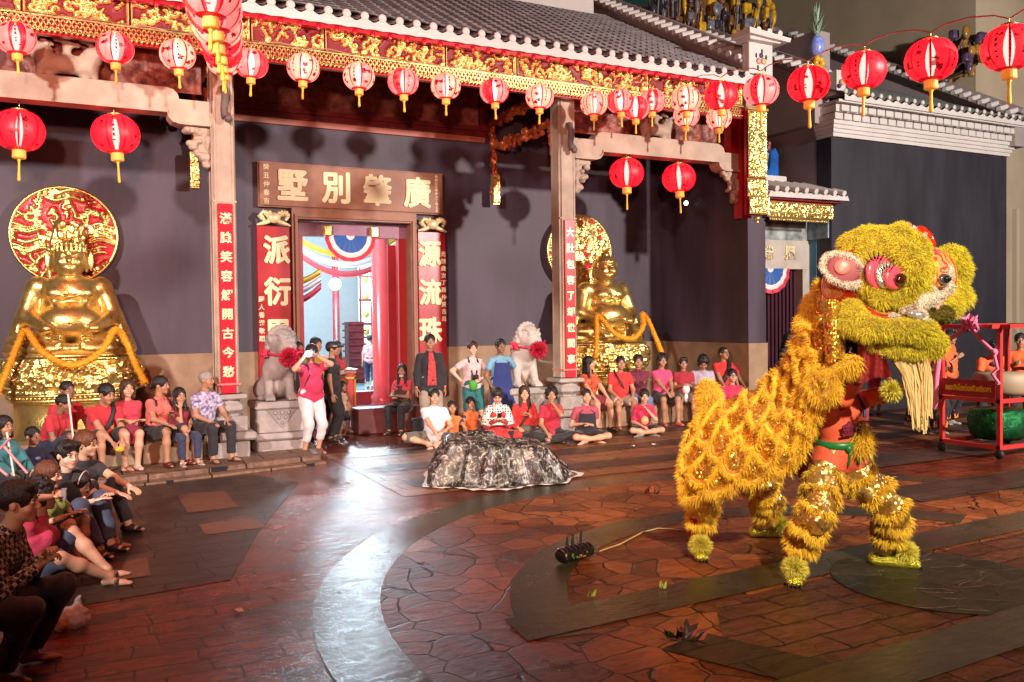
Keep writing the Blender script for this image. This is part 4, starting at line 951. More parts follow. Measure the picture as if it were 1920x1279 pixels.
# ================================================================= GUARDIAN LIONS
def guardian(cx, cy, flip, lab, m, seed, ped=True):
    o = empty('guardian_lion', (cx, cy, 0), 0, lab, 'stone lion'); f = flip
    b = MB()
    b.box(-.37, .37, -.32, .34, 0, .24, 0, .02); b.box(-.42, .42, -.37, .38, .243, .35, 0, .03); b.box(-.36, .36, -.31, .33, .353, .70, 0, .015); b.box(-.39, .39, -.34, .36, .703, .82, 0, .025)
    b.prism([(-.22, .70), (.22, .70), (0, .42)], -.325, -.313, 'y', 1)
    for i in range(9): b.lathe([(.035, 0), (.02, .012), (.004, .014)], ((i-4)*.075, -.312, .76), 7, 1, axis=(0, -1, 0))
    for i, (x_, z_) in enumerate(((-.1, .65), (0, .65), (.1, .65), (-.05, .58), (.05, .58), (0, .5))): b.lathe([(.03, 0), (.018, .012), (.003, .014)], (x_, -.326, z_), 7, 0, axis=(0, -1, 0))
    b.build('plinth', [M_stn2, mat('carved_cloth_stone', (.26, .24, .23), .85, var=.2)], o)
    S = SDF(.05); z = .82; r = np.random.default_rng(seed)
    S.ell((0, .14, z+.24), (.24, .26, .24)); S.cone((0, .1, z+.3), (0, -.06, z+.62), .21, .19); S.ell((0, -.08, z+.50), (.20, .18, .2))
    for s_ in (-1, 1):
        tx = s_*.15; S.cone((tx, -.08, z+.48), (tx*1.1, -.20, z+.10), .085, .062); S.ell((tx*1.12, -.24, z+.055), (.085, .10, .055))
        for k in (-1, 0, 1): S.cone((tx*1.12+k*.045, -.27, z+.07), (tx*1.12+k*.05, -.34, z+.035), .032, .026, k=.015)
        S.ell((s_*.22, .1, z+.16), (.12, .2, .16)); S.ell((s_*.24, -.06, z+.05), (.08, .13, .05))
    hx = f*.05; hz = z+.86; hr = rot_from((0.12, 0, f*.25))
    def H(x, y, q): return np.array([hx, -.14, hz])+hr@np.array([x, y, q])
    S.ell(H(0, 0, .02), (.21, .21, .22)); S.ell(H(0, -.17, -.06), (.145, .13, .10)); S.ell(H(0, -.16, .01), (.13, .11, .06)); S.ell(H(0, -.28, .0), (.055, .035, .035), k=.02)
    for s_ in (-1, 1):
        S.ell(H(s_*.085, -.17, .09), (.055, .05, .045), k=.02); S.cone(H(s_*.03, -.2, .13), H(s_*.15, -.12, .17), .03, .02, k=.02)
        S.cone(H(s_*.10, -.22, -.02), H(s_*.12, -.1, -.10), .03, .02, k=.015); S.ell(H(s_*.21, .0, .08), (.03, .06, .07), k=.02)
    S.ell(H(0, -.25, -.10), (.10, .09, .035), op='-', k=.02); S.ell(H(0, -.17, -.17), (.11, .10, .045), k=.02)
    for k in range(7):
        a0 = k/6
        nn = 11
        for i in range(nn):
            a = pi*(i+.5*(k % 2))/(nn-1)*1.0
            S.ell(H(.22*cos(a)*(1.0-.05*k), .03+.16*a0, .02+.235*sin(a)-.09*k*(.5)), (.042, .042, .042), k=.008)
    for k in range(4):
        for s_ in (-1, 1): S.ell(H(s_*(.21-.01*k), .03+.02*k, -.06-.09*k), (.045, .05, .045), k=.01); S.ell(H(s_*(.17), .12, -.04-.1*k), (.05, .05, .05), k=.01)
    V, F = S.mesh(.016); mo('carved_lion', V, F, m, o, None, True)
    rib = SDF(.02); c = np.array([hx+f*.05, -.44, hz-.20])
    rng = np.random.default_rng(seed); n = rng.normal(size=(2600, 3)); n /= np.linalg.norm(n, axis=1, keepdims=True)
    MP = mat('pink_ribbon', (.62, .03, .08), .5, var=.3, vs=20)
    fur_obj('ribbon_ball', [fur(c+n*.085, n, .075, .03, rng, .05, .25, 1)], [MP], o)
    b = MB()
    for s_ in (-1, 1):
        b.tube([c+np.array([s_*.06, .1, .02]), np.array([hx+s_*.26, -.16, hz-.14]), np.array([hx+s_*.2, .1, hz-.2])], .02, 6)
        for k in range(14): q = np.array([hx+s_*.27, -.2, hz-.13])+rng.normal(size=3)*.035; b.ball(q, .03, 6)
    b.build('ribbon_bow', MP, o)
    return o
guardian(2.74, 13.42, 1, 'grey stone guardian lion on a plinth left of the temple doorway', mat('grey_stone', (.33, .29, .27), .8, var=.25, vs=5, bump=.5, bs=50), 1)
guardian(7.0, 13.5, 1, 'pale stone guardian lion right of the doorway behind the seated watchers', mat('pale_stone', (.48, .44, .41), .75, var=.12, vs=4, bump=.3, bs=40), 2)

# ================================================================= RIGHT-HAND BUILDINGS
NB = empty('neighbour_hall', (0, 0, 0), 0, 'neighbouring hall with a plain dark wall under a stepped white cornice and tiled roof', 'building')
b = MB(); b.box(14.0, 19.7, 13.0, 13.4, 0, 5.72); b.build('dark_wall', M_wall2, NB)
b = MB(); b.box(14.002, 14.4, 13.402, 21, 3.7, 8); b.build('side_wall', M_grey, NB)
b = MB(); b.box(13.99, 14.4, 13.402, 21, 0, 3.698); b.build('blue_side_wall', mat('blue_paint', (.06, .20, .33), .6, var=.15), NB)
b = MB(); y = 12.98; z = 5.70
for i in range(4): b.box(13.98-.03*i, 19.72+.03*i, y-.05-.035*i, 13.38, z, z+.075); z += .078
z += .0
for row in range(2):
    y0 = y-.2-.05*row
    for i in range(int(5.9/.26)):
        x = 13.86+i*.26+.13*(row % 2); b.box(x, x+.22, y0-.02, 13.38, z, z+.13, 0, .01)
    b.box(13.9, 19.8, y0+.05, 13.38, z-.003, z+.14); z += .16
b.box(13.84, 19.86, y-.33, 13.38, z, z+.05); b.build('cornice', M_white, NB)
b = MB(); n2 = 23
for i in range(n2+1): b.lathe([(.05, 0), (.052, .012), (.03, .03)], (13.95+i*.254, 12.58, 6.53), 10, axis=(0, -1, 0))
V = []; F = []
for i in range(n2):
    for j in range(7):
        t = j/6; V += [(13.95+(i+t)*.254, 12.60, 6.36), (13.95+(i+t)*.254, 12.60, 6.44+.07*abs(2*t-1)**1.6)]
    for j in range(6): a = (i*7+j)*2; F.append((a, a+2, a+3, a+1))
b.add(V, F); b.build('drip_tiles', M_white, NB)
V = []; pr = [(13.9+i*.254/6, .06*max(0, cos(2*pi*i/6))**.6) for i in range(6*24)]
for k in range(12): V += [(x_, 12.6+k*.6, 6.46+k*.6*.42+h_) for x_, h_ in pr]
w_ = len(pr); ii, jj = np.meshgrid(np.arange(11), np.arange(w_-1), indexing='ij'); bb = (ii*w_+jj).ravel()
mo('roof', np.array(V), np.stack([bb, bb+1, bb+w_+1, bb+w_], 1), mat('green_grey_tile', (.26, .29, .27), .5, var=.2, bump=.3, bs=14), NB, None, True)
gable(NB, 19.55, 19.95, 12.7, 6.5, 20, .56, 5.9, M_grey); gable(NB, 13.75, 14.15, 13.2, 6.9, 20, .52, 6.0, M_grey)
b = MB(); b.box(14.05, 14.3, 12.9, 13.19, 6.55, 7.05); b.ball((14.17, 12.88, 6.8), .07, 8, 1); b.ball((14.1, 12.88, 6.72), .05, 8, 2); b.build('painted_end_block', [M_white, mat('ochre_petal', (.6, .42, .2)), mat('plum_petal', (.07, .03, .15))], NB)
GT = empty('alley_gate', (0, 0, 0), 0, 'small alley gateway with tiled canopy and gold carving between temple and dark hall', 'gateway')
b = MB(); b.box(12.2, 14.0, 13.6, 13.9, 3.0, 3.60); b.box(13.80, 13.99, 13.6, 13.9, 0, 2.997); b.box(12.2, 12.32, 13.6, 13.9, 0, 2.997)
put_text(b, '履', (13.42, 13.585, 3.33), .30, .03, .008, 1); put_text(b, '端', (12.80, 13.585, 3.33), .30, .03, .008, 1); b.build('stone_lintel', [mat('gate_stone', (.48, .44, .38), .7, var=.12), M_goldp], GT)
b = MB(); b.box(12.2, 14.0, 13.62, 13.9, 3.603, 4.6); b.build('ink_mural', mat('ink_mural', (.45, .52, .50), .7, col2=(.04, .05, .05), vs=3.2), GT)
b = MB(); b.box(13.95, 13.985, 13.05, 13.6, 3.62, 4.3); b.build('side_mural', mat('side_mural', (.35, .5, .55), .6, col2=(.08, .2, .25), vs=6), GT)
b = MB()
for i in range(14): b.box(12.33+i*.105, 12.39+i*.105, 13.75, 13.79, 0, 2.99)
b.box(12.32, 13.8, 13.8, 13.86, 0, 2.99); b.build('dark_doors', mat('door_maroon', (.06, .015, .03), .4), GT)
V, F, mi = relief(1.78, .30, 55, .014, .05, 1.6, .08, .2, .02); b = MB(); b.add(place(V, (12.12, 12.9, 3.97)), F, 0, True); b.box(12.12, 13.9, 12.905, 12.95, 3.97, 4.3, 1); b.build('gold_frieze', [M_gold, M_red], GT)
lattice(12.2, 13.8, 12.87, 3.93, 4.05, .05, 'lattice_valance', GT)
b = MB(); b.box(12.1, 14.1, 12.8, 13.6, 4.302, 4.33, 1)
for i in range(8): b.tube([(12.25+i*.26, 12.72, 4.50), (12.25+i*.26, 13.6, 4.78)], .055, 8)
b.prism([(12.05, 4.34)]+[(12.12+i*.065, 4.43+(.03 if i % 4 in (0, ) else -.0)) for i in range(33)]+[(14.25, 4.36)], 12.76, 12.8, 'y'); b.prism([(12.8, 4.40), (13.6, 4.68), (13.6, 4.72), (12.8, 4.46)], 12.1, 14.2, 'x')
b.build('canopy', [M_white, M_maroon], GT)
rosette(12.85, 13.56, 3.0, .52, 'pleated bunting fan hanging under the small alley gateway')
# ledge with blue painted box, seen above the canopy
b = MB(); b.box(12.3, 13.45, 13.7, 14.3, 4.72, 4.95); b.build('white_parapet', M_white, GT)
bl = empty('ceramic_figure', (13.1, 13.95, 4.95), .3, 'blue and yellow glazed ceramic ridge figure standing above the alley gateway', 'ceramic figure')
MB().prism([(-.25, 0), (.3, 0), (.3, .5), (.16, .62), (0, .50), (-.05, .2)], -.14, .14, 'y').build('blue_body', mat('blue_glaze', (.02, .12, .45), .25, var=.3), bl)
MB().prism([(-.42, 0), (-.22, 0), (-.06, .48), (-.16, .5), (-.38, .16)], -.12, .12, 'y').build('yellow_wing', mat('ochre_glaze', (.55, .36, .12), .3), bl)
b = MB(); [b.ball((.1+.09*random.random(), 0, .62+.12*random.random()), .05, 7) for _ in range(6)]; b.build('crest', mat('rust_glaze', (.3, .1, .08), .3), bl)
# glazed figures crowding the roof ridges
def ornaments(c, ext, n, seed, lab, cols):
    o = empty('roof_figures', c, 0, lab, 'roof ornament'); r = np.random.default_rng(seed)
    for ci, (nm, mc) in enumerate(cols):
        S = SDF(.02)
        for _ in range(n):
            p = (r.random(3)*2-1)*np.array(ext); p[2] = abs(p[2])*1.0
            if r.random() < .45: S.box(p, (.05+.09*r.random(), .08, .06+.08*r.random()), rd=.015)
            else: S.ell(p, (.05+.08*r.random(), .08, .07+.14*r.random()))
        for q in list(S.p): S.cone(q[1], (q[1][0], 0, 0), .03, .03)
        S.box((0, 0, 0), (ext[0], .04, .04)); V, F = S.mesh(.035); mo(nm, V, F, mat(nm, mc, .3, var=.4, vs=8), o, None, True)
    return o
cols = [('dark_glaze', (.035, .03, .045)), ('brown_glaze', (.14, .07, .03)), ('yellow_glaze', (.55, .33, .02)), ('grey_glaze', (.16, .16, .19))]
ornaments((14.3, 17.0, 8.3), (1.9, .3, 1.9), 60, 3, 'crowded glazed ridge figures in brown, gold and grey behind the temple gable', cols)
ornaments((19.7, 14.6, 7.9), (.35, .8, 1.0), 26, 4, 'dark glazed figures on the far right gable ridge', [('dark_glaze', 0), ('plum_glaze', (.10, .06, .12)), ('ochre_dark_glaze', (.3, .16, .03))])
b = MB(); b.box(-2.0, 2.0, -.15, .15, -3.2, .3); pp = tag(b.build('ridge_wall', mat('soot_wall', (.03, .028, .03), .8)), 'dark ridge wall carrying the glazed roof figures', 'ridge wall'); pp.location = (14.3, 17.3, 8.2)
pa = empty('pineapple_finial', DP(1531, 95, 16.5), 0, 'glazed pineapple finial with pale green leaves, blue body and yellow flower', 'finial')
b = MB()
for k in range(4):
    for i in range(7): a = 2*pi*i/7+k*.4; b.add([(.03*cos(a+1.2), .03*sin(a+1.2), .28+k*.1), (.03*cos(a-1.2), .03*sin(a-1.2), .28+k*.1), (.22*(1-k*.2)*cos(a), .22*(1-k*.2)*sin(a), .52+k*.13)], [(0, 1, 2)])
b.build('leaves', mat('pale_green_glaze', (.22, .38, .26), .3), pa)
MB().ball((0, 0, .08), .15, 12, sc=(1, 1, 1.5)).build('blue_body', mat('periwinkle_glaze', (.2, .28, .7), .3, var=.3, vs=20), pa)
b = MB(); [b.ball((.09*cos(i*1.05), -.05, -.25+.09*sin(i*1.05)), .07, 8) for i in range(6)]; b.build('flower', mat('yellow_glaze', (.6, .4, .05)), pa)
BB = empty('beige_building', (0, 0, 0), 0, 'tall plain beige building closing off the far right', 'building')
MB().box(20.15, 45, 14.1, 24, 0, 16).build('wall', mat('beige_render', (.42, .35, .24), .8, var=.08, vs=1), BB)
b = MB(); [b.box(x_, x_+.12, 13.98, 14.098, 0, 4.7) for x_ in (20.75, 21.05, 21.6)]; b.build('pilaster', mat('beige_trim', (.5, .43, .31), .8), BB)
BK = empty('brown_building', (0, 0, 0), 0, 'dim brown building behind the roofs in the upper right', 'building')
MB().box(10, 60, 26, 30, 0, 26).build('wall', mat('brown_render', (.20, .155, .10), .85, var=.15, vs=.5), BK)
b = MB(); b.prism([(13.5, 12.6), (19.2, 12.1), (20.3, 13.0), (20.3, 14), (13.5, 14)], 22, 25.8, 'y'); b.build('teal_awning', mat('teal_sheet', (.03, .22, .24), .4, var=.3, stretch=(8, 1, 1)), BK)

# ================================================================= SQUARE: COVERED ROCK, CART, SMALL THINGS
def rock():
    c0 = G(930, 905); cx, cy = c0[0], c0[1]
    m, N, L, b = nodes('printed_rock_cloth'); tc = N.new('ShaderNodeTexCoord')
    n = N.new('ShaderNodeTexNoise'); n.inputs['Scale'].default_value = 13; n.inputs['Detail'].default_value = 9; n.inputs['Roughness'].default_value = .75; n.inputs['Distortion'].default_value = 1.2
    L.new(tc.outputs['Object'], n.inputs['Vector']); r = N.new('ShaderNodeValToRGB'); L.new(n.outputs['Fac'], r.inputs[0]); e = r.color_ramp.elements
    e[0].position = .46; e[0].color = (.010, .010, .012, 1); e[1].position = .66; e[1].color = (.72, .70, .66, 1)
    x = r.color_ramp.elements.new(.51); x.color = (.06, .05, .05, 1); x = r.color_ramp.elements.new(.56); x.color = (.22, .20, .18, 1)
    n3 = N.new('ShaderNodeTexNoise'); n3.inputs['Scale'].default_value = 2.2; L.new(tc.outputs['Object'], n3.inputs['Vector'])
    r3 = N.new('ShaderNodeValToRGB'); L.new(n3.outputs['Fac'], r3.inputs[0]); e3 = r3.color_ramp.elements; e3[0].position = .35; e3[0].color = (.45, .7, .45, 1); e3[1].position = .65; e3[1].color = (1, .66, .6, 1)
    mm = N.new('ShaderNodeMixRGB'); mm.blend_type = 'MULTIPLY'; mm.inputs[0].default_value = .35; L.new(r.outputs[0], mm.inputs[1]); L.new(r3.outputs[0], mm.inputs[2]); L.new(mm.outputs[0], b.inputs['Base Color']); b.inputs['Roughness'].default_value = .38
    n2 = N.new('ShaderNodeTexNoise'); n2.inputs['Scale'].default_value = 14; L.new(tc.outputs['Object'], n2.inputs['Vector']); bp = N.new('ShaderNodeBump'); bp.inputs['Strength'].default_value = .5; L.new(n2.outputs['Fac'], bp.inputs['Height']); L.new(bp.outputs[0], b.inputs['Normal'])
    nr, na = 30, 144; V = []; F = []; MI = []
    def rim(a, seed=0): return 1+.07*sin(3*a+1)+.06*sin(5*a+2.2)+.05*sin(9*a)+.10*max(0, cos(a*4-.5))**3
    yaw = -.42
    for i in range(nr+1):
        for j in range(na):
            a = 2*pi*j/na; t = i/nr
            ca, sa = cos(a), sin(a)
            # plateau outline, then folds running down to the ground
            sx, sy = .60, .40
            base = 1/(abs(ca/sx)**5+abs(sa/sy)**5)**(1/5)
            foot = base*1.10*rim(a)+.15
            if t < .35: r_ = base*t/.35; z = .52+.03*sin(2*ca*base*4)*cos(sa*5)-.05*(t/.35)**6-.10*ca*base
            elif t < .88:
                u = (t-.35)/.53; r_ = base+(foot-base)*u**1.25; z = (.47-.10*ca*base)*(1-u)**1.0+.012
                fold = (.075*(abs(sin(a*4.5+1.3*sin(a*2)))*2-1)+.04*(abs(sin(a*9+2))*2-1)+.02*sin(a*31))*math.sin(pi*min(1, u*1.0))**.6*(.4+.6*u); r_ += fold; z += .03*sin(7*u+a*6)*u*(1-u)*2
            else:
                u = (t-.88)/.12; r_ = foot+.11*u*(.6+.8*max(0, sin(a*3+.5))); z = .012+.012*abs(sin(a*13+u*3))
            x_, y_ = r_*ca*1.04, r_*sa*1.04; V.append((x_*cos(yaw)-y_*sin(yaw), x_*sin(yaw)+y_*cos(yaw), max(.010, z)))
    for i in range(nr):
        for j in range(na): F.append((i*na+j, i*na+(j+1) % na, (i+1)*na+(j+1) % na, (i+1)*na+j)); MI.append(1 if i > nr*.90 else 0)
    o = mo('draped_rock', V, F, [m, mat('white_hem', (.72, .68, .64), .5)], None, MI, True); o.location = (cx+.10, cy+.22, 0); o.rotation_euler = (0, 0, 0)
    return tag(o, 'box draped in crumpled rock-print cloth with white hem in the middle of the square', 'draped cloth')
rock()
def cart():
    M_cr = mat('cart_red', (.52, .035, .03), .4, coat=.3); o = empty('drum_cart', (11.3, 7.55, 0), 0, 'red steel drum cart on castors tied with a pink bow, at the right edge', 'cart')
    W, D_ = 1.5, .88; b = MB(); t = .028
    for x_, y_ in ((0, 0), (0, D_), (W, 0), (W, D_)):
        b.box(x_-t, x_+t, y_-t, y_+t, .14, 1.86)
    for zz in (.16, .80, 1.83):
        for y_ in (0, D_): b.box(-t*(1 if zz < 1.8 else 7), W, y_-t*.9, y_+t*.9, zz-t, zz+t)
        for x_ in (0, W): b.box(x_-t*.9, x_+t*.9, -t*(0 if zz < 1.8 else 6), D_+t*(0 if zz < 1.8 else 7), zz-t*.98, zz+t*.98)
    b.build('frame', M_cr, o)
    b = MB(); b.box(-.045, -.03, .03, D_-.03, .84, 1.08)
    put_text(b, 'คณะสิงโตกว๋องสิวศรีราชา', (-.05, D_/2, .965), .105, .012, .004, 1, right=(0, -1, 0), sx=.66); b.build('sign_strip', [mat('sign_red', (.35, .012, .012), .4), mat('sign_yellow', (.9, .55, .03), .4)], o)
    for x_, y_ in ((0, 0), (0, D_), (W, 0), (W, D_)):
        b = MB(); b.lathe([(.02, -.025), (.06, -.02), (.06, .02), (.02, .025)], (x_, y_, .065), 14, axis=(1, .2, 0)); b.box(x_-.012, x_+.012, y_-.03, y_+.03, .06, .14); b.build('castor', M_black, o)
    b = MB(); b.lathe([(.30, 0), (.37, .06), (.40, .20), (.40, .30), (.36, .42), (.30, .44)], (.62, .44, .20), 32, 0)
    b.build('drum_body', mat('green_sequin', (.006, .13, .035), .25, metal=.7, bump=1.0, bs=45, var=.6, vs=14), o)
    b = MB(); b.lathe([(.34, .84), (.38, .90), (.40, 1.02), (.38, 1.12), (.35, 1.15), (.01, 1.155)], (.72, .44, 0), 30, 0); b.build('drum_skin', mat('drum_skin', (.36, .27, .17), .6), o)
    rng = np.random.default_rng(8); MPk = mat('pink_tulle', (.75, .18, .33), .6, sheen=.6)
    b = MB(); c = np.array([-.06, D_*.45, 1.87])
    for i in range(26):
        v = rng.normal(size=3); v /= np.linalg.norm(v); s_ = np.cross(v, rng.normal(size=3)); s_ /= np.linalg.norm(s_); q = np.cross(v, s_)
        b.add([c, c+v*.10+s_*.05, c+v*.16+q*.02, c+v*.10-s_*.05, c+v*.07+q*.05], [(0, 1, 4), (1, 2, 4), (2, 3, 4), (3, 0, 4)])
    for P, rr in (([(-.06, D_*.45, 1.85), (-.06, .98*D_, 1.55), (-.07, D_, 1.42)], .03), ([(-.06, D_*.45, 1.85), (-.07, .2, 1.62), (-.07, .04, 1.48)], .028), ([(-.07, D_, 1.42), (-.09, D_+.03, 1.1), (-.08, D_+.06, .62)], .045), ([(-.07, .04, 1.48), (-.09, -.03, 1.25), (-.08, .06, 1.18), (-.1, -.06, 1.05)], .025)):
        b.tube(P, rr, 6)
    b.ball((-.07, D_, 1.43), .06, 8); b.ball((-.07, .03, 1.48), .05, 8); b.build('pink_bow', MPk, o)
    return o
cart()
def firecracker():
    p = G(1078, 1052); o = empty('black_lobed_prop', p, 0.25, 'glossy black lobed festive prop with three spikes lying on the paving near a rope', 'prop')
    MBk = mat('black_gloss', (.012, .010, .012), .12, coat=1.0); rng = np.random.default_rng(2); b = MB(); s = SDF(.01)
    for i in range(7):
        x_ = (i-3)*.048; rr = .082-.006*abs(i-3)
        for k in range(5): a = pi*k/4; s.ell((x_, rr*.55*cos(a), .07+rr*.35*sin(a)), (.034, .045, .045))
        s.ell((x_, 0, .06), (.03, .07, .05))
    V, F = s.mesh(.009); mo('lobes', V, F, MBk, o, None, True)
    b = MB(); mm = [mat('dot_yellow', (.5, .38, .05)), mat('dot_red', (.4, .03, .04)), mat('dot_green', (.05, .2, .05))]
    for i in range(26): a = -pi*.05-rng.random()*2.2; x_ = (rng.random()*2-1)*.16; b.lathe([(.012, 0), (.006, .005)], (x_, .088*math.sin(a), .07-.055*cos(a)*-1*.6), 6, int(rng.integers(0, 3)), axis=(0, math.sin(a), .5))
    b.build('painted_dots', mm, o)
    for i, x_ in enumerate((-.085, -.02, .075)):
        b = MB(); b.tube([(x_, 0, .11), (x_-.005, 0, .17), (x_, 0, .225+.01*i)], [.014, .012, .006], 6); b.ball((x_, 0, .12), .022, 7); b.build('spike', mat('dark_green_spike', (.01, .03, .018), .4), o)
firecracker()
b = MB(); b.tube([G(1125, 1040)+(0, 0, .03), G(1165, 1022)+(0, 0, .012), G(1205, 1000)+(0, 0, .012), G(1235, 993)+(0, 0, .012), G(1265, 995)+(0, 0, .012), G(1300, 1002)+(0, 0, .03)], .007, 6); tag(b.build('rope', mat('straw_rope', (.6, .48, .2), .7)), 'thin straw-coloured rope from the black prop to the lion\'s rear foot', 'rope')
def scrap(px, py, seed, size, cols, lab, cat, name, zz=.03):
    p = G(px, py); o = empty(name, p, random.random()*6, lab, cat); r = np.random.default_rng(seed)
    for nm, mc, n in cols:
        b = MB()
        for _ in range(n):
            a = r.random()*6.28; l = size*(.5+.6*r.random()); c = (r.random(3)*2-1)*size*.4; c[2] = .02+abs(c[2])*.3; d = np.array([cos(a), sin(a), .25*r.random()]); s_ = np.array([-sin(a), cos(a), .3])*l*.22
            b.add([c, c+d*l*.3+s_, c+d*l*.7+s_*.8+(0, 0, zz), c+d*l+(0, 0, zz*1.6), c+d*l*.7-s_*.8, c+d*l*.3-s_], [(0, 1, 2, 3, 4, 5)])
        b.build(nm, mat(nm, mc, .5), o)
scrap(1282, 1202, 1, .12, (('dead_leaf', (.025, .015, .012), 9), ('rust_leaf', (.3, .05, .02), 3), ('green_bud', (.10, .2, .03), 2)), 'curled dark dry leaves lying on the near paving', 'leaves', 'leaf_litter')
scrap(1106, 1124, 2, .05, (('lettuce', (.25, .4, .05), 4),), 'scrap of green leaf on the hexagon paving, nearer the black prop', 'leaf', 'green_scrap')
scrap(1240, 1108, 3, .045, (('lettuce_pale', (.35, .45, .08), 4),), 'scrap of green leaf on the paving, nearer the lion\'s feet', 'leaf', 'green_scrap')
scrap(1220, 928, 4, .10, (('rust_leaf', 0, 3), ('dead_leaf', 0, 4)), 'small dark leaf clump between the draped rock and the lion', 'leaves', 'leaf_litter')
def bag():
    p = G(125, 1180); o = empty('plastic_bag', p, .3, 'crumpled translucent plastic bag of snacks on the paving at the lower left', 'bag'); S = SDF(.02)
    S.ell((0, 0, .07), (.13, .09, .07)); S.cone((.04, 0, .1), (.08, 0, .19), .04, .012); S.cone((-.06, 0, .1), (-.1, .0, .14), .03, .01); S.ell((.07, -.02, .07), (.07, .06, .07))
    V, F = S.mesh(.009); r = np.random.default_rng(3); V = V+.006*np.sin(V[:, [1, 2, 0]]*70+2)+.004*np.sin(V[:, [2, 0, 1]]*130)
    mo('film', V, F, mat('plastic_film', (.80, .76, .76), .2, alpha=.62, coat=.6), o, None, True)
    MB().ball((-.03, -.02, .05), .045, 10).build('orange_snack', mat('orange_snack', (.8, .35, .05), .5), o)
bag()
sh = empty('shoe_pile', G(690, 806), 0, 'pile of shoes left on the doorstep of the temple', 'shoes')
r_ = np.random.default_rng(6)
for i in range(9):
    b = MB(); x_, y_ = (r_.random()*2-1)*.5, (r_.random()*2-1)*.12; b.ball((x_, y_, .045), .06, 8, sc=(1.5, .8, .6)); b.ball((x_+.05, y_, .07), .035, 6)
    b.build('shoe', mat('shoe_%d' % (i % 3), ((.05, .04, .05), (.25, .05, .08), (.2, .18, .2))[i % 3], .5), sh)

for px, py, qx, qy, d_, nm in ((-20, 865, 18, 822, 8.9, 'thin pink party stick held at the left edge, upper one'), (8, 838, 52, 888, 8.6, 'thin pink party stick slanting down in front of the teal coat'), (-15, 868, 14, 892, 8.4, 'thin pink party stick lying lowest at the left edge')):
    tag(MB().tube([DP(px, py, d_), DP(qx, qy, d_-.1)], .014, 6).build('party_stick', mat('pink_stick', (.70, .30, .32), .5)), nm, 'stick', 'party sticks held by the children at the left edge')

for px, py, nm in ((1186, 838, 'small white paper scrap on the paving before the girl with the plush toy'), (1226, 835, 'small white paper scrap on the paving nearer the lion costume'), (655, 905, 'pale scrap on the paving left of the draped rock'), (448, 1148, 'tiny pale scrap on the red brick paving at lower left')):
    p = G(px, py); o = tag(MB().add([(-.04, -.02, .012), (.03, -.03, .02), (.045, .02, .014), (0, .035, .03), (-.035, .02, .016)], [(0, 1, 2, 3, 4)]).build('paper_scrap', mat('paper_white', (.7, .66, .6), .7)), nm, 'paper scrap', 'paper scraps on the paving'); o.location = p; o.rotation_euler[2] = px
# ================================================================= PEOPLE
def qball(c, r, n=10, sc=(1, 1, 1)):
    V = []; F = []
    for j in range(n//2+1):
        a = pi*j/(n//2)
        for i in range(n): V.append((c[0]+r*sc[0]*sin(a)*cos(2*pi*i/n), c[1]+r*sc[1]*sin(a)*sin(2*pi*i/n), c[2]-r*sc[2]*cos(a)))
    for j in range(n//2):
        for i in range(n): F.append((j*n+i, j*n+(i+1) % n, (j+1)*n+(i+1) % n, (j+1)*n+i))
    return np.array(V), np.array(F)
def qtube(P, r, n=6):
    b = MB(); b.tube(P, r, n, cap=False); return np.array(b.v), np.array(b.f)
def head_template(fem, child, h=.0075, beard=0):
    S = SDF(.022); w = .95 if fem else 1.0
    S.ell((0, .012, .032), (.078*w, .098, .088)); S.ell((0, -.026, -.05), (.060*w, .066, .062)); S.ell((0, -.070, -.094), (.024, .02, .018))
    S.cone((0, .01, -.03), (0, .025, -.13), .052, .05)
    for s_ in (-1, 1):
        S.ell((s_*.040*w, -.056, -.032), (.030, .028, .026)); S.ell((s_*.076*w, .012, -.008), (.011, .020, .030), k=.008)
        S.ell((s_*.031, -.098, .012), (.019, .014, .010), k=.010, op='-'); S.ell((s_*.031, -.080, .024), (.024, .012, .008), k=.010); S.ell((s_*.013, -.098, -.026), (.008, .01, .007), k=.006)
        S.ell((s_*.031, -.080, .004), (.018, .008, .005), k=.006)
    S.cone((0, -.086, .018), (0, -.108, -.022), .008, .0115, k=.012)
    S.ell((0, -.088, -.053), (.023, .011, .0045), k=.004); S.ell((0, -.086, -.063), (.020, .011, .0055), k=.004)
    V, F = S.mesh(h); c = facecent(V, F); mi = np.zeros(len(F), int)
    lip = (np.abs(c[:, 0]) < .024) & (c[:, 2] < -.048) & (c[:, 2] > -.069) & (c[:, 1] < -.088); mi[lip] = 1
    if beard: mi[(np.abs(c[:, 0]) < .03) & (c[:, 2] < -.036) & (c[:, 2] > -.048) & (c[:, 1] < -.08)] = 4
    parts = [(V, F, mi)]
    for s_ in (-1, 1):
        v, f = qball((s_*.031, -.0765, .012), .0125, 10); parts.append((v, f, np.full(len(f), 2)))
        v, f = qball((s_*.030, -.0855, .012), .0062, 8, (1, .6, 1)); parts.append((v, f, np.full(len(f), 3)))
        v, f = qtube([(s_*.014, -.0935, .034), (s_*.03, -.0955, .038), (s_*.046, -.087, .032)], [.003, .0042, .002], 5); parts.append((v, f, np.full(len(f), 4)))
        v, f = qtube([(s_*.018, -.0885, .017), (s_*.031, -.0915, .0215), (s_*.045, -.082, .015)], .0022, 4); parts.append((v, f, np.full(len(f), 4)))
    return join(parts)
def join(parts):
    VV = []; FF = []; MM = []; o = 0
    for v, f, m in parts:
        VV.append(v); FF.append(np.asarray(f)+o); MM.append(np.asarray(m)); o += len(v)
    return np.concatenate(VV), np.concatenate(FF), np.concatenate(MM)
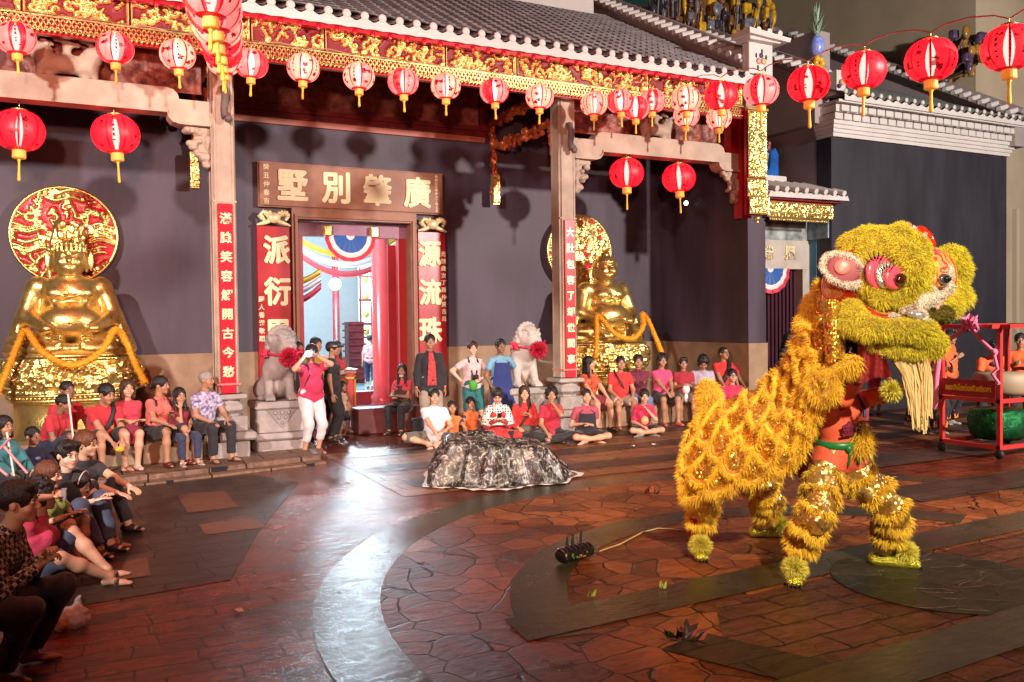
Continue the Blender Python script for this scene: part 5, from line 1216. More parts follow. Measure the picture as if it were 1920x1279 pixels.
def hair_template(style, h=.009):
    S = SDF(.02); lo = {'short': -.01, 'crop': .0, 'boy': .0, 'bob': -.10, 'long': -.10, 'pony': -.03, 'bun': -.03, 'curly': -.05, 'mop': -.04, 'recede': -.02}[style]
    g = {'crop': .004, 'recede': .003}.get(style, .013)
    S.ell((0, .016, .038), (.080+g, .100+g, .088+g))
    if style in ('bob', 'long', 'mop', 'curly'):
        L = {'bob': -.115, 'long': -.15, 'mop': -.05, 'curly': -.06}[style]
        for s_ in (-1, 1): S.cone((s_*.068, .0, .03), (s_*.072, -.012, L), .028, .030 if style != 'curly' else .04)
        S.cone((0, .06, .0), (0, .055, L), .062, .066)
    if style == 'long':
        for s_ in (-1, 1): S.cone((s_*.06, -.01, -.12), (s_*.075, -.04, -.27), .032, .020)
        S.cone((0, .06, -.1), (0, .085, -.30), .07, .04)
    if style == 'pony': S.cone((0, .10, .03), (0, .13, -.02), .03, .03); S.cone((0, .13, -.02), (.02, .11, -.20), .032, .014)
    if style == 'bun': S.ell((0, .12, .03), (.045, .04, .045))
    if style == 'boy': S.cone((-.05, -.06, .10), (.05, -.06, .10), .03, .03)
    if style in ('curly', 'mop'):
        r = np.random.default_rng(4)
        for _ in range(90):
            v = r.normal(size=3); v /= np.linalg.norm(v)
            if v[1] < -.35 and v[2] < .45 or v[2] < -.45: continue
            S.ell((v[0]*.098, .018+v[1]*.108, .040+v[2]*.10), (.02, .02, .02), k=.01)
    # carve the face opening, hairline and nape
    S.ell((0, -.112, -.035), (.064, .072, .098 if style not in ('recede',) else .125), op='-', k=.012)
    if style in ('bob', 'long', 'mop'): S.ell((0, -.12, .0), (.052, .07, .075), op='-', k=.01)
    if style in ('short', 'crop', 'boy', 'pony', 'bun', 'recede'):
        S.box((0, -.05, -.10), (.11, .09, .075), rd=.01, op='-', k=.01); S.box((0, .06, -.135), (.12, .12, .085), rd=.01, op='-', k=.01)
        for s_ in (-1, 1): S.ell((s_*.085, .0, -.02), (.03, .032, .035), op='-', k=.01)
    V, F = S.mesh(h)
    if style == 'recede': pass
    n = .0016*np.sin(V[:, 0]*160+V[:, 2]*40)*np.sin(V[:, 1]*90+3*V[:, 2]*30)
    V = V+vnormals(V, F)*n[:, None]
    return V, F
def hand_template(kind):
    S = SDF(.008); S.cone((0, 0, 0), (.05, .0, 0), .022, .026, flat=((0, 0, 1), .55)); S.box((.058, 0, 0), (.030, .036, .011), rd=.009)
    c = {'relax': .30, 'grip': .95, 'flat': .08}[kind]
    for i, (y, L) in enumerate(((.029, .070), (.010, .078), (-.010, .072), (-.028, .058))):
        p = np.array([.084, y, 0.]); a = c*.5; r = .0088
        for k, fr in enumerate((.45, .32, .23)):
            q = p+L*fr*np.array([cos(a), (y*.25 if kind != 'grip' else 0), -sin(a)]); S.cone(p, q, r, r*.9, k=.004); p = q; a += c*1.0; r *= .9
    p = np.array([.02, .03, -.002])
    for k, (dx, dy, dz) in enumerate(((.028, .024, -.012), (.024, .008+.004*(kind != 'grip'), -.012-.012*(kind == 'grip')), (.02, -.002, -.006-.01*(kind == 'grip')))):
        q = p+np.array([dx, dy, dz]); S.cone(p, q, .0125-.0015*k, .011-.0015*k, k=.006); p = q
    return S.mesh(.0062)
HEADS = {}; HAIRS = {}; HANDS = {}
def get(d, k, fn):
    if k not in d: d[k] = fn()
    return d[k]
SK = {'light': (.60, .34, .22), 'tan': (.42, .22, .13), 'brown': (.26, .125, .07), 'pale': (.66, .42, .31)}
def skin_mats(t):
    c = SK[t]
    return [mat('skin_'+t, c, .52, var=.06, vs=9, sub=.0), mat('lips_'+t, (c[0]*.82, c[1]*.55, c[2]*.62), .45), mat('eye_white', (.62, .58, .55), .3), mat('eye_dark', (.02, .012, .01), .15), mat('brow_hair', (.018, .012, .010), .7)]
def cloth(nm, col, **k): return mat('cloth_'+nm, col, k.pop('rough', .8), var=k.pop('var', .14), vs=k.pop('vs', 6), bump=k.pop('bump', .35), bs=k.pop('bs', 22), sheen=.15, **k)
HB = dict(black=(.012, .009, .008), brown=(.05, .022, .010), grey=(.32, .30, .28), red=(.11, .035, .012))
def hairm(c): return mat('hair_'+c, HB[c], .42, bump=.6, bs=60, stretch=(3, 3, .6), var=.3, vs=30)
def unit(v): v = np.asarray(v, float); return v/(np.linalg.norm(v)+1e-9)
def ik(a, b, l1, l2, hint):
    d = b-a; L = np.linalg.norm(d); Lm = (l1+l2)*.995
    if L > Lm: b = a+d*Lm/L; d = b-a; L = Lm
    L = max(L, abs(l1-l2)+.01); u = d/(np.linalg.norm(d)+1e-9); x = (l1*l1-l2*l2+L*L)/(2*L); y = math.sqrt(max(0, l1*l1-x*x))
    h = np.asarray(hint, float); h = h-u*(h@u); h = unit(h); return a+u*x+h*y, b
def wrinkle(V, F, amp, sd):
    n = vnormals(V, F); s = sd*1.7
    w = np.sin(V[:, 0]*23+s+3*np.sin(V[:, 2]*9))*np.sin(V[:, 2]*31+s*2+2*np.sin(V[:, 0]*13))+.6*np.sin(V[:, 1]*37+V[:, 2]*17+s)
    return V+n*(amp*w)[:, None]
PID = [0]
def person(loc, yaw, pose='stand', s=1.0, fem=False, skin='light', hair='short', hc='black', top=('tee', 'red', (.5, .03, .04)), bot=('long', 'black', (.02, .02, .025)),
           shoes=('shoe', (.03, .03, .03)), hands=None, feet=None, lean=0.0, side=0.0, head=(0, 0, 0), hs=1.0, fat=1.07, label='', group=None, res=.017, hip=None, elb=None, knee=None, handk='relax', extra=None, beard=0, palm=None, ankle_bare=True, headat=None, fdir=None):
    PID[0] += 1; sd = PID[0]
    if headat is not None:
        HW = DP(*headat); l_ = .475+.155*hs*.5+.065; zz = l_*cos(lean)*cos(side)-.028*sin(lean)+.03*hs; fy = -(l_*sin(lean)+.028*cos(lean)); fx = l_*sin(side)
        loc = (HW[0]-s*(fx*cos(yaw)-fy*sin(yaw)), HW[1]-s*(fx*sin(yaw)+fy*cos(yaw)), loc[2]); hip = (HW[2]-loc[2])/s-zz
    o = empty('person', loc, yaw, label, 'person', group)
    pz = {'stand': .90, 'sit': .585, 'floor': .13, 'squat': .30, 'knees': .13}[pose] if hip is None else hip
    pel = np.array([0, 0, pz])
    Rm = np.array(Euler((lean, side, 0)).to_matrix())  # +lean bends forward (towards -y)
    Rm = np.array((Matrix.Rotation(side, 3, 'Y') @ Matrix.Rotation(lean, 3, 'X')))
    up = Rm@np.array([0, 0, 1.]); fw = Rm@np.array([0, -1., 0]); lt = Rm@np.array([1., 0, 0])
    nb = pel+up*.475; chest = pel+up*.315+fw*.01; wst = pel+up*.15
    sw = .142 if fem else .165; hw = .092
    sh = {q: nb-up*.062+lt*q*sw for q in (1, -1)}
    hp = {q: pel+np.array([q*hw, 0, -.03]) for q in (1, -1)}
    df = {'stand': {1: (.11, -.01, .075), -1: (-.11, .02, .075)}, 'sit': {1: (.14, -.44, .08), -1: (-.12, -.40, .08)}, 'floor': {1: (-.10, -.34, .07), -1: (.12, -.26, .07)}, 'squat': {1: (.15, -.12, .08), -1: (-.15, -.12, .08)}, 'knees': {1: (.13, -.50, .08), -1: (-.13, -.46, .08)}}[pose]
    df = {k: np.array(v, float) for k, v in df.items()}
    if feet:
        for k, v in feet.items(): df[k] = np.array(v, float)
    kh = {'stand': {1: (.1, -1, 0), -1: (-.1, -1, 0)}, 'sit': {1: (.12, -1, .5), -1: (-.12, -1, .5)}, 'floor': {1: (1, -.4, .15), -1: (-1, -.4, .15)}, 'squat': {1: (.5, -1, .6), -1: (-.5, -1, .6)}, 'knees': {1: (.1, -.3, 1), -1: (-.1, -.3, 1)}}[pose]
    if knee: kh = {**kh, **knee}
    kn = {}; an = {}
    for q in (1, -1): kn[q], an[q] = ik(hp[q], df[q], .425, .405, kh[q])
    dh = {'stand': {1: (.24, -.06, pz-.12), -1: (-.24, -.06, pz-.12)}}.get(pose, {1: kn[1]+np.array([0, .05, .085]), -1: kn[-1]+np.array([0, .05, .085])})
    if hands:
        for k, v in hands.items():
            if v is not None: dh[k] = v
    el = {}; wr = {}
    for q in (1, -1):
        e = (q*.6, .7, -.5)
        if elb and q in elb: e = elb[q]
        el[q], wr[q] = ik(sh[q], np.array(dh[q], float), .275, .245, e)
    f = fat; bw = (.94 if fem else 1.05)
    # ---- skin
    S = SDF(.028)
    def torso(S, g, k=None):
        S.cone(pel-lt*.055, pel+lt*.055, .105*f+g, .105*f+g, k); S.cone(pel+up*.03, wst, .115*f*bw+g, .105*f*bw+g, k, flat=None)
        S.cone(wst-lt*.03*f, chest-lt*.05, .10*f+g, .10*f+g, k); S.cone(wst+lt*.03*f, chest+lt*.05, .10*f+g, .10*f+g, k)
        S.cone(sh[1]-lt*.05-up*.025, sh[-1]+lt*.05-up*.025, .048+g, .048+g, k); S.cone(nb-up*.03, sh[1]-lt*.03, .045+g*.6, .036+g*.6, k); S.cone(nb-up*.03, sh[-1]+lt*.03, .045+g*.6, .036+g*.6, k)
        if f > 1.08: S.ell(wst+fw*.06, (.13*f+g, .11*f+g, .13*f+g))
        if fem:
            for q in (1, -1): S.ell(chest+fw*.085+lt*q*.065+up*.01, (.058+g, .05+g, .058+g))
    torso(S, -.006)
    S.cone(nb-up*.03, nb+up*.06+fw*.02, .052, .047)
    for q in (1, -1):
        S.cone(sh[q], el[q], .047*math.sqrt(f), .037*math.sqrt(f)); S.cone(el[q], wr[q], .038*math.sqrt(f), .0235)
        S.cone(hp[q], kn[q], .080*f, .053); S.cone(kn[q], kn[q]*.62+an[q]*.38+unit(np.cross(lt, an[q]-kn[q]))*.0, .050, .052); S.cone(kn[q]*.62+an[q]*.38, an[q], .052, .032)
    fd = {}
    for q in (1, -1):
        flat_ = pose in ('stand', 'sit', 'squat', 'knees') and (an[q][2] < .16)
        d0 = unit([q*.18, -1, 0]) if flat_ else unit((an[q]-kn[q])*.45+np.array([0, -.6, -.1]))
        if pose == 'floor': d0 = unit([-q*.9, -.5, -.1])
        if fdir and q in fdir: d0 = unit(fdir[q])
        fd[q] = d0; hl = an[q]-d0*.03+np.array([0, 0, -.035]); S.cone(an[q], hl, .033, .030)
        S.cone(hl, an[q]+d0*.10+np.array([0, 0, -.045]), .030, .026, flat=((0, 0, 1), .8)); S.cone(an[q]+d0*.09+np.array([0, 0, -.045]), an[q]+d0*.15+np.array([0, 0, -.05]), .034, .024, flat=((0, 0, 1), .6))
    V, F = S.mesh(res); parts = [(V, F, np.zeros(len(F), int))]
    # ---- head and hands carried on the same skin
    hm = get(HEADS, (fem, beard), lambda: head_template(fem, False, beard=beard))
    hc_ = nb+up*.155*hs*.5+up*.065+fw*.028*1+np.array([0, 0, .03*hs])
    Rh = np.array(Matrix.Rotation(head[0], 3, 'Z') @ Matrix.Rotation(head[2], 3, 'Y') @ Matrix.Rotation(lean*.35+head[1], 3, 'X'))
    parts.append(((hm[0]*hs)@Rh.T+hc_, hm[1], hm[2]))
    hd = {}
    for q in (1, -1):
        kk = handk if isinstance(handk, str) else handk.get(q, 'relax')
        hv, hf = get(HANDS, kk, lambda: hand_template(kk)); x = unit(wr[q]-el[q]); pn = np.array(palm[q] if palm and q in palm else (0, 0, 1.) if pose != 'stand' else (q*1., -.2, .1)); pn = unit(pn-x*(pn@x)); y = np.cross(pn, x)
        if q == 1: y = -y  # thumbs inwards
        if pose == 'stand' and not hands: y = -y if False else y
        R = np.stack([x, y, pn], 1); sc = .98*math.sqrt(hs)*.97
        hv2 = (hv*sc)@R.T+wr[q]-x*.005
        if np.linalg.det(R) < 0: hf = hf[:, ::-1]
        parts.append((hv2, hf, np.zeros(len(hf), int))); hd[q] = wr[q]+x*.07
    V, F, MI = join(parts)
    mo('body', V*s, F, skin_mats(skin), o, MI, True)
    # ---- hair
    if hair:
        hv, hf = get(HAIRS, hair, lambda: hair_template(hair)); mo('hair', (((hv*hs)@Rh.T)+hc_)*s, hf, hairm(hc), o, None, True)
    # ---- top
    kind, tn, tc = top[:3]; tm = top[3] if len(top) > 3 else cloth(tn, tc)
    fr = {'tee': .62, 'polo': .62, 'long': 1.0, 'jacket': 1.0, 'tank': 0.0, 'loose': .75, 'half': .9}[kind]
    g = .014 if kind not in ('jacket', 'loose') else .022
    S = SDF(.024); torso(S, g)
    hem = pel-np.array([0, 0, .05 if kind != 'jacket' else .18]) if pose == 'stand' else pel
    S.cone(pel+up*.02-lt*.07, hem-lt*.085*f, .105*f+g, .10*f+g, cut='b'); S.cone(pel+up*.02+lt*.07, hem+lt*.085*f, .105*f+g, .10*f+g, cut='b')
    for q in (1, -1):
        if fr <= 0: continue
        t = min(1, fr); e = sh[q]+(el[q]-sh[q])*t; S.cone(sh[q], e, .046*math.sqrt(f)+g*.55, .046*math.sqrt(f)+g*.8, cut='b' if fr < 1 else None)
        if fr >= 1: S.cone(e, el[q]+(wr[q]-el[q])*.90, .045+g*.5, .034+g*.4, cut='b')
    S.cone(nb-up*.03+fw*.005, nb+up*.028+fw*.012, .062, .055 if kind in ('polo', 'jacket', 'long') else .05, cut='b')
    V, F = S.mesh(res); V = wrinkle(V, F, .0045, sd); mo({'jacket': 'jacket'}.get(kind, 'shirt'), V*s, F, tm, o, None, True)
    if kind in ('polo', 'jacket'):
        b = MB()
        for q in (1, -1): b.add([(nb+up*.04+lt*q*.055+fw*.0)*s, (nb+up*.035+fw*.07+lt*q*.01)*s, (nb-up*.03+fw*.095+lt*q*.045)*s, (nb-up*.005+lt*q*.088+fw*.04)*s], [(0, 1, 2, 3)])
        b.build('collar', tm, o)
    # ---- trousers, shorts or skirt
    if bot:
        kind, bn, bc = bot[:3]; bm = bot[3] if len(bot) > 3 else cloth(bn, bc)
        S = SDF(.03); g = .014; S.cone(pel-lt*.06+np.array([0, 0, .03]), pel+lt*.06+np.array([0, 0, .03]), .108*f+g, .108*f+g)
        tl = {'long': 1.92, 'capri': 1.62, 'shorts': .82, 'knee': 1.0, 'skirt': .6, 'longskirt': 1.5}[kind]
        for q in (1, -1):
            t = min(1, tl); e = hp[q]+(kn[q]-hp[q])*t; S.cone(hp[q], e, .088*f+g, (.060 if tl > 1 else .072)+g, cut='b' if tl <= 1 else None)
            if tl > 1: S.cone(e, kn[q]+(an[q]-kn[q])*(tl-1), .060+g, .046+g, cut='b')
        if 'skirt' in kind:
            mid = (kn[1]+kn[-1])/2; S.cone(pel+(mid-pel)*.1, pel+(mid-pel)*(.85 if kind == 'skirt' else 1), .14, .13, cut='b')
        V, F = S.mesh(res); V = wrinkle(V, F, .005, sd+5); mo({'shorts': 'shorts', 'knee': 'shorts', 'skirt': 'skirt', 'longskirt': 'skirt'}.get(kind, 'trousers'), V*s, F, bm, o, None, True)
    if shoes:
        for q in (1, -1):
            S = SDF(.02); d0 = fd[q]; a = an[q]
            if shoes[0] == 'shoe': S.cone(a-d0*.035+(0, 0, -.045), a+d0*.12+(0, 0, -.05), .042, .036, flat=((0, 0, 1), .75)); S.cone(a-d0*.02+(0, 0, -.03), a+d0*.03+(0, 0, -.035), .043, .038)
            else: S.cone(a-d0*.045+(0, 0, -.072), a+d0*.155+(0, 0, -.075), .036, .042, flat=((0, 0, 1), .25)); S.cone(a+d0*.06+(0, 0, -.03)+np.cross(d0, (0, 0, 1))*.04, a+d0*.06+(0, 0, -.03)-np.cross(d0, (0, 0, 1))*.04, .018, .018)
            V, F = S.mesh(.011); mo({'shoe': 'shoe'}.get(shoes[0], 'sandal'), V*s, F, mat('footwear_%02d%02d%02d' % tuple(int(c*99) for c in shoes[1]), shoes[1], .5), o, None, True)
    J = dict(o=o, s=s, pel=pel, up=up, fw=fw, lt=lt, nb=nb, chest=chest, wst=wst, sh=sh, el=el, wr=wr, kn=kn, an=an, hd=hd, hc=hc_, Rh=Rh, hs=hs, f=f)
    if extra: extra(J)
    return J
def acc(J, name, b, m): 
    for i, p in enumerate(b.v): b.v[i] = tuple(np.array(p)*J['s'])
    return b.build(name, m, J['o'])
def strap(J, side=1, col=(.015, .015, .018), w=.02, bag=None, bagcol=(.02, .02, .02)):
    f = .118*J['f']+.03; P = [J['nb']+J['lt']*side*.10-J['fw']*.03+J['up']*.03, J['nb']+J['lt']*side*.09+J['fw']*.085-J['up']*.03, J['chest']+J['fw']*(f+.01)+J['lt']*side*.02, J['wst']+J['fw']*f-J['lt']*side*.07, J['pel']+J['fw']*f*.7-J['lt']*side*.14+J['up']*.03]
    b = MB(); b.tube(P, w, 6, flat=.35); acc(J, 'strap', b, mat('strap_dark', col, .6))
    if bag: b = MB(); c = J['pel']+J['fw']*(.12+.02)*1-J['lt']*side*.06*bag; b.ball(c, .10, 12, sc=(1.25, .55, .8)); acc(J, 'bag', b, mat('bag_%d%d' % (bagcol[0]*99, bagcol[1]*99), bagcol, .5, bump=.4))
def both_straps(J, col=(.012, .012, .014)):
    b = MB()
    for q in (1, -1): b.tube([J['nb']+J['lt']*q*.1-J['fw']*.06+J['up']*.01, J['nb']+J['lt']*q*.10+J['fw']*.08-J['up']*.02, J['chest']+J['fw']*.135+J['lt']*q*.11, J['wst']+J['fw']*.08+J['lt']*q*.16], .017, 6, flat=.4)
    acc(J, 'strap', b, mat('strap_dark', col))
def apron(J, col, nm, bib=True, h=.55):
    pts = []; W = .135
    b = MB(); P = []
    for k in range(8):
        t = k/7; z = -.02-t*(.36+h*.0); row = []
        base = J['nb']-J['up']*(.10+.40*t)+J['fw']*(.14+.02*J['f'])
        for i in range(9): u = i/4-1; row.append(base+J['lt']*u*(W+.05*t)-J['fw']*.05*u*u+J['fw']*.006*sin(u*9+t*3))
        P.append(row)
    kn_ = (J['kn'][1]+J['kn'][-1])/2
    for k in range(1, 6):
        t = k/5; row = []; base = (J['nb']-J['up']*.50+J['fw']*.16)*(1-t)+(kn_*.9+J['pel']*.1+np.array([0, -.09, .02])+J['up']*.04)*t
        for i in range(9): u = i/4-1; row.append(base+J['lt']*u*(W+.06+.03*t)-J['fw']*.05*u*u+J['fw']*.01*sin(u*9+t*3))
        P.append(row)
    b.grid(P); b.tube([P[0][0], J['nb']+J['lt']*.07+J['up']*.03-J['fw']*.03], .008, 5); b.tube([P[0][8], J['nb']-J['lt']*.07+J['up']*.03-J['fw']*.03], .008, 5)
    acc(J, 'apron', b, cloth('apron_'+nm, col))
def phone(J, q=1, glow=False, col=(.02, .02, .02)):
    c = (J['hd'][1]+J['hd'][-1])/2 if q == 0 else J['hd'][q]; b = MB(); b.obox(c+J['fw']*.02+np.array([0, 0, .03]), J['lt']*.035, np.array([0, -.03, .06]), np.array([0, .006, .003])); acc(J, 'phone', b, mat('phone_black', col, .25))
def item(J, name, c, r, col, sc=(1, 1, 1), **k):
    b = MB(); b.ball(c, r, 12, sc=sc); return acc(J, name, b, mat(name+'_%02d%02d%02d' % tuple(int(x*99) for x in col), col, **k))
def glasses(J):
    b = MB(); H = lambda p: J['Rh']@(np.array(p)*J['hs'])+J['hc']
    for q in (1, -1): b.tube([H((q*.032+.02*cos(a), -.100, .010+.015*sin(a))) for a in np.linspace(0, 6.28, 13)], .0022, 4); b.tube([H((q*.052, -.098, .012)), H((q*.082, .0, .008))], .0022, 4)
    b.tube([H((-.012, -.101, .012)), H((.012, -.101, .012))], .0022, 4); acc(J, 'glasses', b, mat('frame_black', (.02, .02, .02), .3))
def chars_on(J, txt, col, size=.12, dz=0.0, bold=.004):
    b = MB(); put_text(b, txt, J['chest']+J['fw']*(.15+.02*J['f'])-J['up']*(.06+dz), size, .01, bold, 0, right=-J['lt']*-1.0*1 if False else J['lt'], up=J['up']); acc(J, 'print', b, mat('print_%02d' % int(col[0]*99), col, .6))
def at(px, Y, py=700): p = WY(px, py, Y); return (p[0], p[1], 0)
# ================================================================= THE CROWD
RED = (.50, .022, .035); PINK = (.70, .06, .13); MAR = (.20, .012, .035); BLK = (.02, .018, .022); NAVY = (.018, .022, .06); KH = (.32, .26, .19)
gl = 'people seated in a row along the left wall'; gr = 'people seated on the ledge at the right'; gf = 'people sitting on the paving before the right lion'; gn = 'people crowding the near left corner'
gs = 'people standing by the left stone lion'
def fl(txt, c2, **k): return mat(txt, k.pop('col'), .8, col2=c2, vs=k.pop('vs', 22), detail=2)
Yr = 12.98
def seat(px, Y, s, hip, **k): Y -= .25; hip -= .08; return person((at(px, Y)[0], Y, k.pop('z', .09)), k.pop('yaw', .42), 'sit', s=s, hip=hip/s, **k)
def pole(J, L=.75, col=(.75, .72, .62)):
    c = J['hd'][-1]; b = MB(); b.tube([c+np.array([-.02, -.0, -.12]), c+np.array([-.10, .03, L])], .014, 6); acc(J, 'flag_pole', b, mat('pale_stick', col, .5))
# left wall row
seat(85, 12.75, .92, .46, lean=.42, hair='crop', skin='brown', top=('tee', 'red', RED), bot=('knee', 'darkblue', NAVY), yaw=.9, head=(.3, .1, 0), extra=pole, hands={-1: (-.05, -.42, .42), 1: (.05, -.44, .40)}, shoes=('sandal', (.1, .08, .08)), label='boy with shaved head in a red tee leaning forward, holding a pale stick', group=gl)
seat(118, 13.05, 1.0, .50, lean=.12, hair='crop', skin='brown', top=('tee', 'red', RED), bot=('knee', 'black', BLK), yaw=.5, shoes=('sandal', (.1, .08, .08)), label='man in a red shirt seated just behind the boy with the pale stick', group=gl)
seat(183, 12.9, 1.04, .48, lean=.40, hair='short', fat=1.22, skin='tan', top=('tee', 'red', RED), bot=('knee', 'black', BLK), yaw=.35, head=(.3, .15, 0), hands={1: (.08, -.50, .40), -1: (-.04, -.52, .38)}, handk='grip', shoes=('sandal', (.25, .06, .05)),
     extra=lambda J: (strap(J, 1, w=.028), item(J, 'snack_packet', (J['hd'][1]+J['hd'][-1])/2+np.array([0, -.03, -.05]), .06, (.8, .45, .03), (1, .4, .6)), item(J, 'shirt_print', J['wst']+J['fw']*.15+J['up']*.08, .11, (.55, .30, .04), (1, .22, .8), var=.6, vs=25)), label='heavy man in red tee with black shoulder strap and yellow snack packet', group=gl)
seat(236, 12.95, .99, .50, lean=.10, hair='bob', hc='brown', fem=True, skin='light', top=('half', 'rose', (.50, .04, .07)), bot=('skirt', 'maroon', MAR), yaw=.12, head=(.1, .0, 0), hands={1: (-.08, -.30, .66), -1: (.06, -.30, .64)}, feet={1: (.05, -.42, .08), -1: (-.1, -.36, .08)}, knee={1: (0, -1, .5), -1: (0, -1, .5)}, shoes=('shoe', (.6, .45, .38)),
     extra=lambda J: item(J, 'handbag', J['pel']+np.array([0, -.27, .10]), .12, (.10, .03, .05), (1.3, .6, .45), rough=.3), label='young woman with dark chin-length bob, rose top and bare legs, facing the camera', group=gl)
seat(292, 12.98, 1.0, .52, lean=.14, hair='pony', fem=True, skin='tan', top=('polo', 'salmon', (.72, .15, .12)), bot=('knee', 'black', BLK), yaw=.5, head=(.55, -.02, 0), hands={1: (.02, -.32, .70), -1: (-.14, -.46, .58)}, shoes=('shoe', (.12, .012, .015)), extra=lambda J: both_straps(J), label='woman with black ponytail in salmon polo shirt with dark camera strap', group=gl)
seat(333, 12.92, .78, .48, lean=.05, hair='long', fem=True, hs=1.18, skin='tan', top=('tee', 'maroon', (.32, .02, .04)), bot=('long', 'denim', (.03, .04, .09)), yaw=.3, hands={1: (.06, -.28, .62), -1: (-.03, -.16, .98)}, shoes=('sandal', (.6, .55, .5)), extra=lambda J: item(J, 'purse', J['pel']+np.array([0, -.2, .12]), .09, (.16, .07, .30), (1, .5, .8), var=.5, vs=30), label='little girl with long dark hair, hand at chin, purple purse in her lap', group=gl)
seat(380, 13.0, 1.0, .56, lean=.10, hair='recede', hc='grey', skin='tan', top=('tee', 'floral', (.55, .50, .66), fl('cloth_floral', (.09, .06, .22), col=(.62, .58, .70))), bot=('long', 'black', BLK), yaw=.45, head=(.5, .02, 0), shoes=('sandal', (.06, .04, .03)), ankle_bare=True, label='elderly white-haired man in purple floral shirt and black trousers beside the left column', group=gl)
# near left corner
def near(px, py, dep, yaw, pose, lab, **k): return person((0, 0, k.pop('z', 0)), yaw, pose, headat=(px, py, dep), label=lab, group=gn, res=k.pop('res', .012), **k)
def plaid():
    m, N, L, b = nodes('cloth_plaid'); tc = N.new('ShaderNodeTexCoord'); mp = N.new('ShaderNodeMapping'); mp.inputs['Rotation'].default_value = (.5, .3, .4); L.new(tc.outputs['Object'], mp.inputs[0]); ck = N.new('ShaderNodeTexChecker'); ck.inputs['Scale'].default_value = 40; L.new(mp.outputs[0], ck.inputs[0]); ck.inputs[1].default_value = (.03, .014, .010, 1); ck.inputs[2].default_value = (.50, .42, .33, 1)
    wv = N.new('ShaderNodeTexWave'); wv.inputs['Scale'].default_value = 8; L.new(mp.outputs[0], wv.inputs[0]); mx = N.new('ShaderNodeMixRGB'); mx.blend_type = 'MULTIPLY'; mx.inputs[0].default_value = .7; L.new(ck.outputs[0], mx.inputs[1]); L.new(wv.outputs[0], mx.inputs[2]); L.new(mx.outputs[0], b.inputs[0]); b.inputs['Roughness'].default_value = .9
    return m
DENIM = (.045, .06, .11)
near(36, 942, 5.0, 1.25, 'knees', 'man in brown and white plaid shirt and dark jeans, nearest at lower left', hair='boy', skin='tan', lean=.35, head=(.1, -.05, 0), top=('long', 'plaid', (.3, .2, .1), plaid()), bot=('long', 'jeans', (.018, .02, .03)), shoes=None, feet={1: (.10, -.24, .07), -1: (-.20, -.20, .07)}, hands={1: (.02, -.36, .66), -1: (-.04, -.36, .62)}, handk='grip', z=.0)
def cam_face(J):
    b = MB(); c = J['hc']+J['Rh']@np.array([0, -.15, .0]); b.obox(c, J['Rh']@np.array([.055, 0, 0]), J['Rh']@np.array([0, .018, 0]), J['Rh']@np.array([0, 0, .035])); acc(J, 'camera', b, mat('camera_grey', (.25, .25, .27), .3))
near(78, 928, 6.6, 1.35, 'knees', 'woman in pink top holding a camera to her eye behind the plaid man', hair='mop', fem=True, skin='light', lean=.10, head=(.15, 0, 0), top=('tee', 'hotpink', (.6, .05, .12)), bot=('knee', 'jeans2', DENIM), shoes=('sandal', (.10, .08, .07)), feet={1: (.10, -.52, .07), -1: (-.12, -.58, .07)}, knee={1: (.2, -.4, .9), -1: (-.5, -.4, .6)}, hands={1: (.07, -.15, .72), -1: (-.07, -.17, .70)}, handk='grip', extra=cam_face)
near(92, 891, 7.2, .9, 'knees', 'child with light brown bob hair seen in profile behind the woman with the camera', hair='bob', hc='red', fem=True, skin='light', s=.78, hs=1.18, head=(.3, .1, 0), top=('tee', 'green', (.20, .24, .05)), bot=('shorts', 'black', BLK), shoes=('sandal', (.06, .05, .05)), feet={1: (.05, -.40, .08), -1: (-.08, -.42, .08)})
near(127, 853, 7.6, .8, 'knees', 'pale teenage boy with thick dark hair and a frown, black tee', hair='boy', skin='pale', head=(-.25, .10, 0), lean=.12, top=('tee', 'black', BLK), bot=('long', 'jeans2', DENIM), shoes=('shoe', (.02, .02, .02)), feet={1: (.1, -.46, .08), -1: (-.1, -.52, .08)}, hands={1: (.1, -.42, .50), -1: (-.05, -.42, .48)})
def headband(J):
    b = MB(); H = lambda p: J['Rh']@(np.array(p)*J['hs'])+J['hc']; b.tube([H((.098*cos(a), -.03+.02*sin(a), .03+.112*sin(a))) for a in np.linspace(.0, pi, 14)], .006, 5); acc(J, 'headband', b, mat('pale_band', (.7, .6, .62), .4))
near(148, 908, 7.7, 1.0, 'knees', 'girl with a white headband in a red dress, bare legs and sandals, eating', hair='bob', fem=True, skin='tan', s=.80, hs=1.15, lean=.28, head=(.1, .3, 0), top=('tee', 'scarlet', (.62, .03, .03)), bot=('shorts', 'scarlet', (.5, .03, .03)), shoes=('sandal', (.10, .05, .03)), feet={1: (.06, -.58, .08), -1: (-.08, -.50, .08)}, hands={1: (.04, -.25, .5), -1: (-.03, -.26, .48)}, extra=lambda J: (headband(J), item(J, 'lit_toy', (J['hd'][1]+J['hd'][-1])/2, .035, (.9, .6, .5), emit=(1, .5, .35), es=1.2)))
near(162, 833, 8.3, .8, 'knees', 'man with reddish hair and glasses behind the pale teenage boy, arms over knees', hair='short', hc='red', skin='light', lean=.2, head=(.2, 0, 0), top=('tee', 'black', BLK), bot=('long', 'black', BLK), shoes=('shoe', (.02, .02, .02)), hands={1: (.10, -.62, .42), -1: (.0, -.64, .36)}, extra=glasses)
near(8, 800, 9.2, .7, 'knees', 'child in a teal coat at the far left edge with party sticks', hair='bob', fem=True, skin='tan', s=.8, hs=1.15, top=('jacket', 'teal', (.03, .16, .18)), bot=('long', 'black', BLK), extra=lambda J: pole(J, .6, (.7, .3, .35)), res=.016)
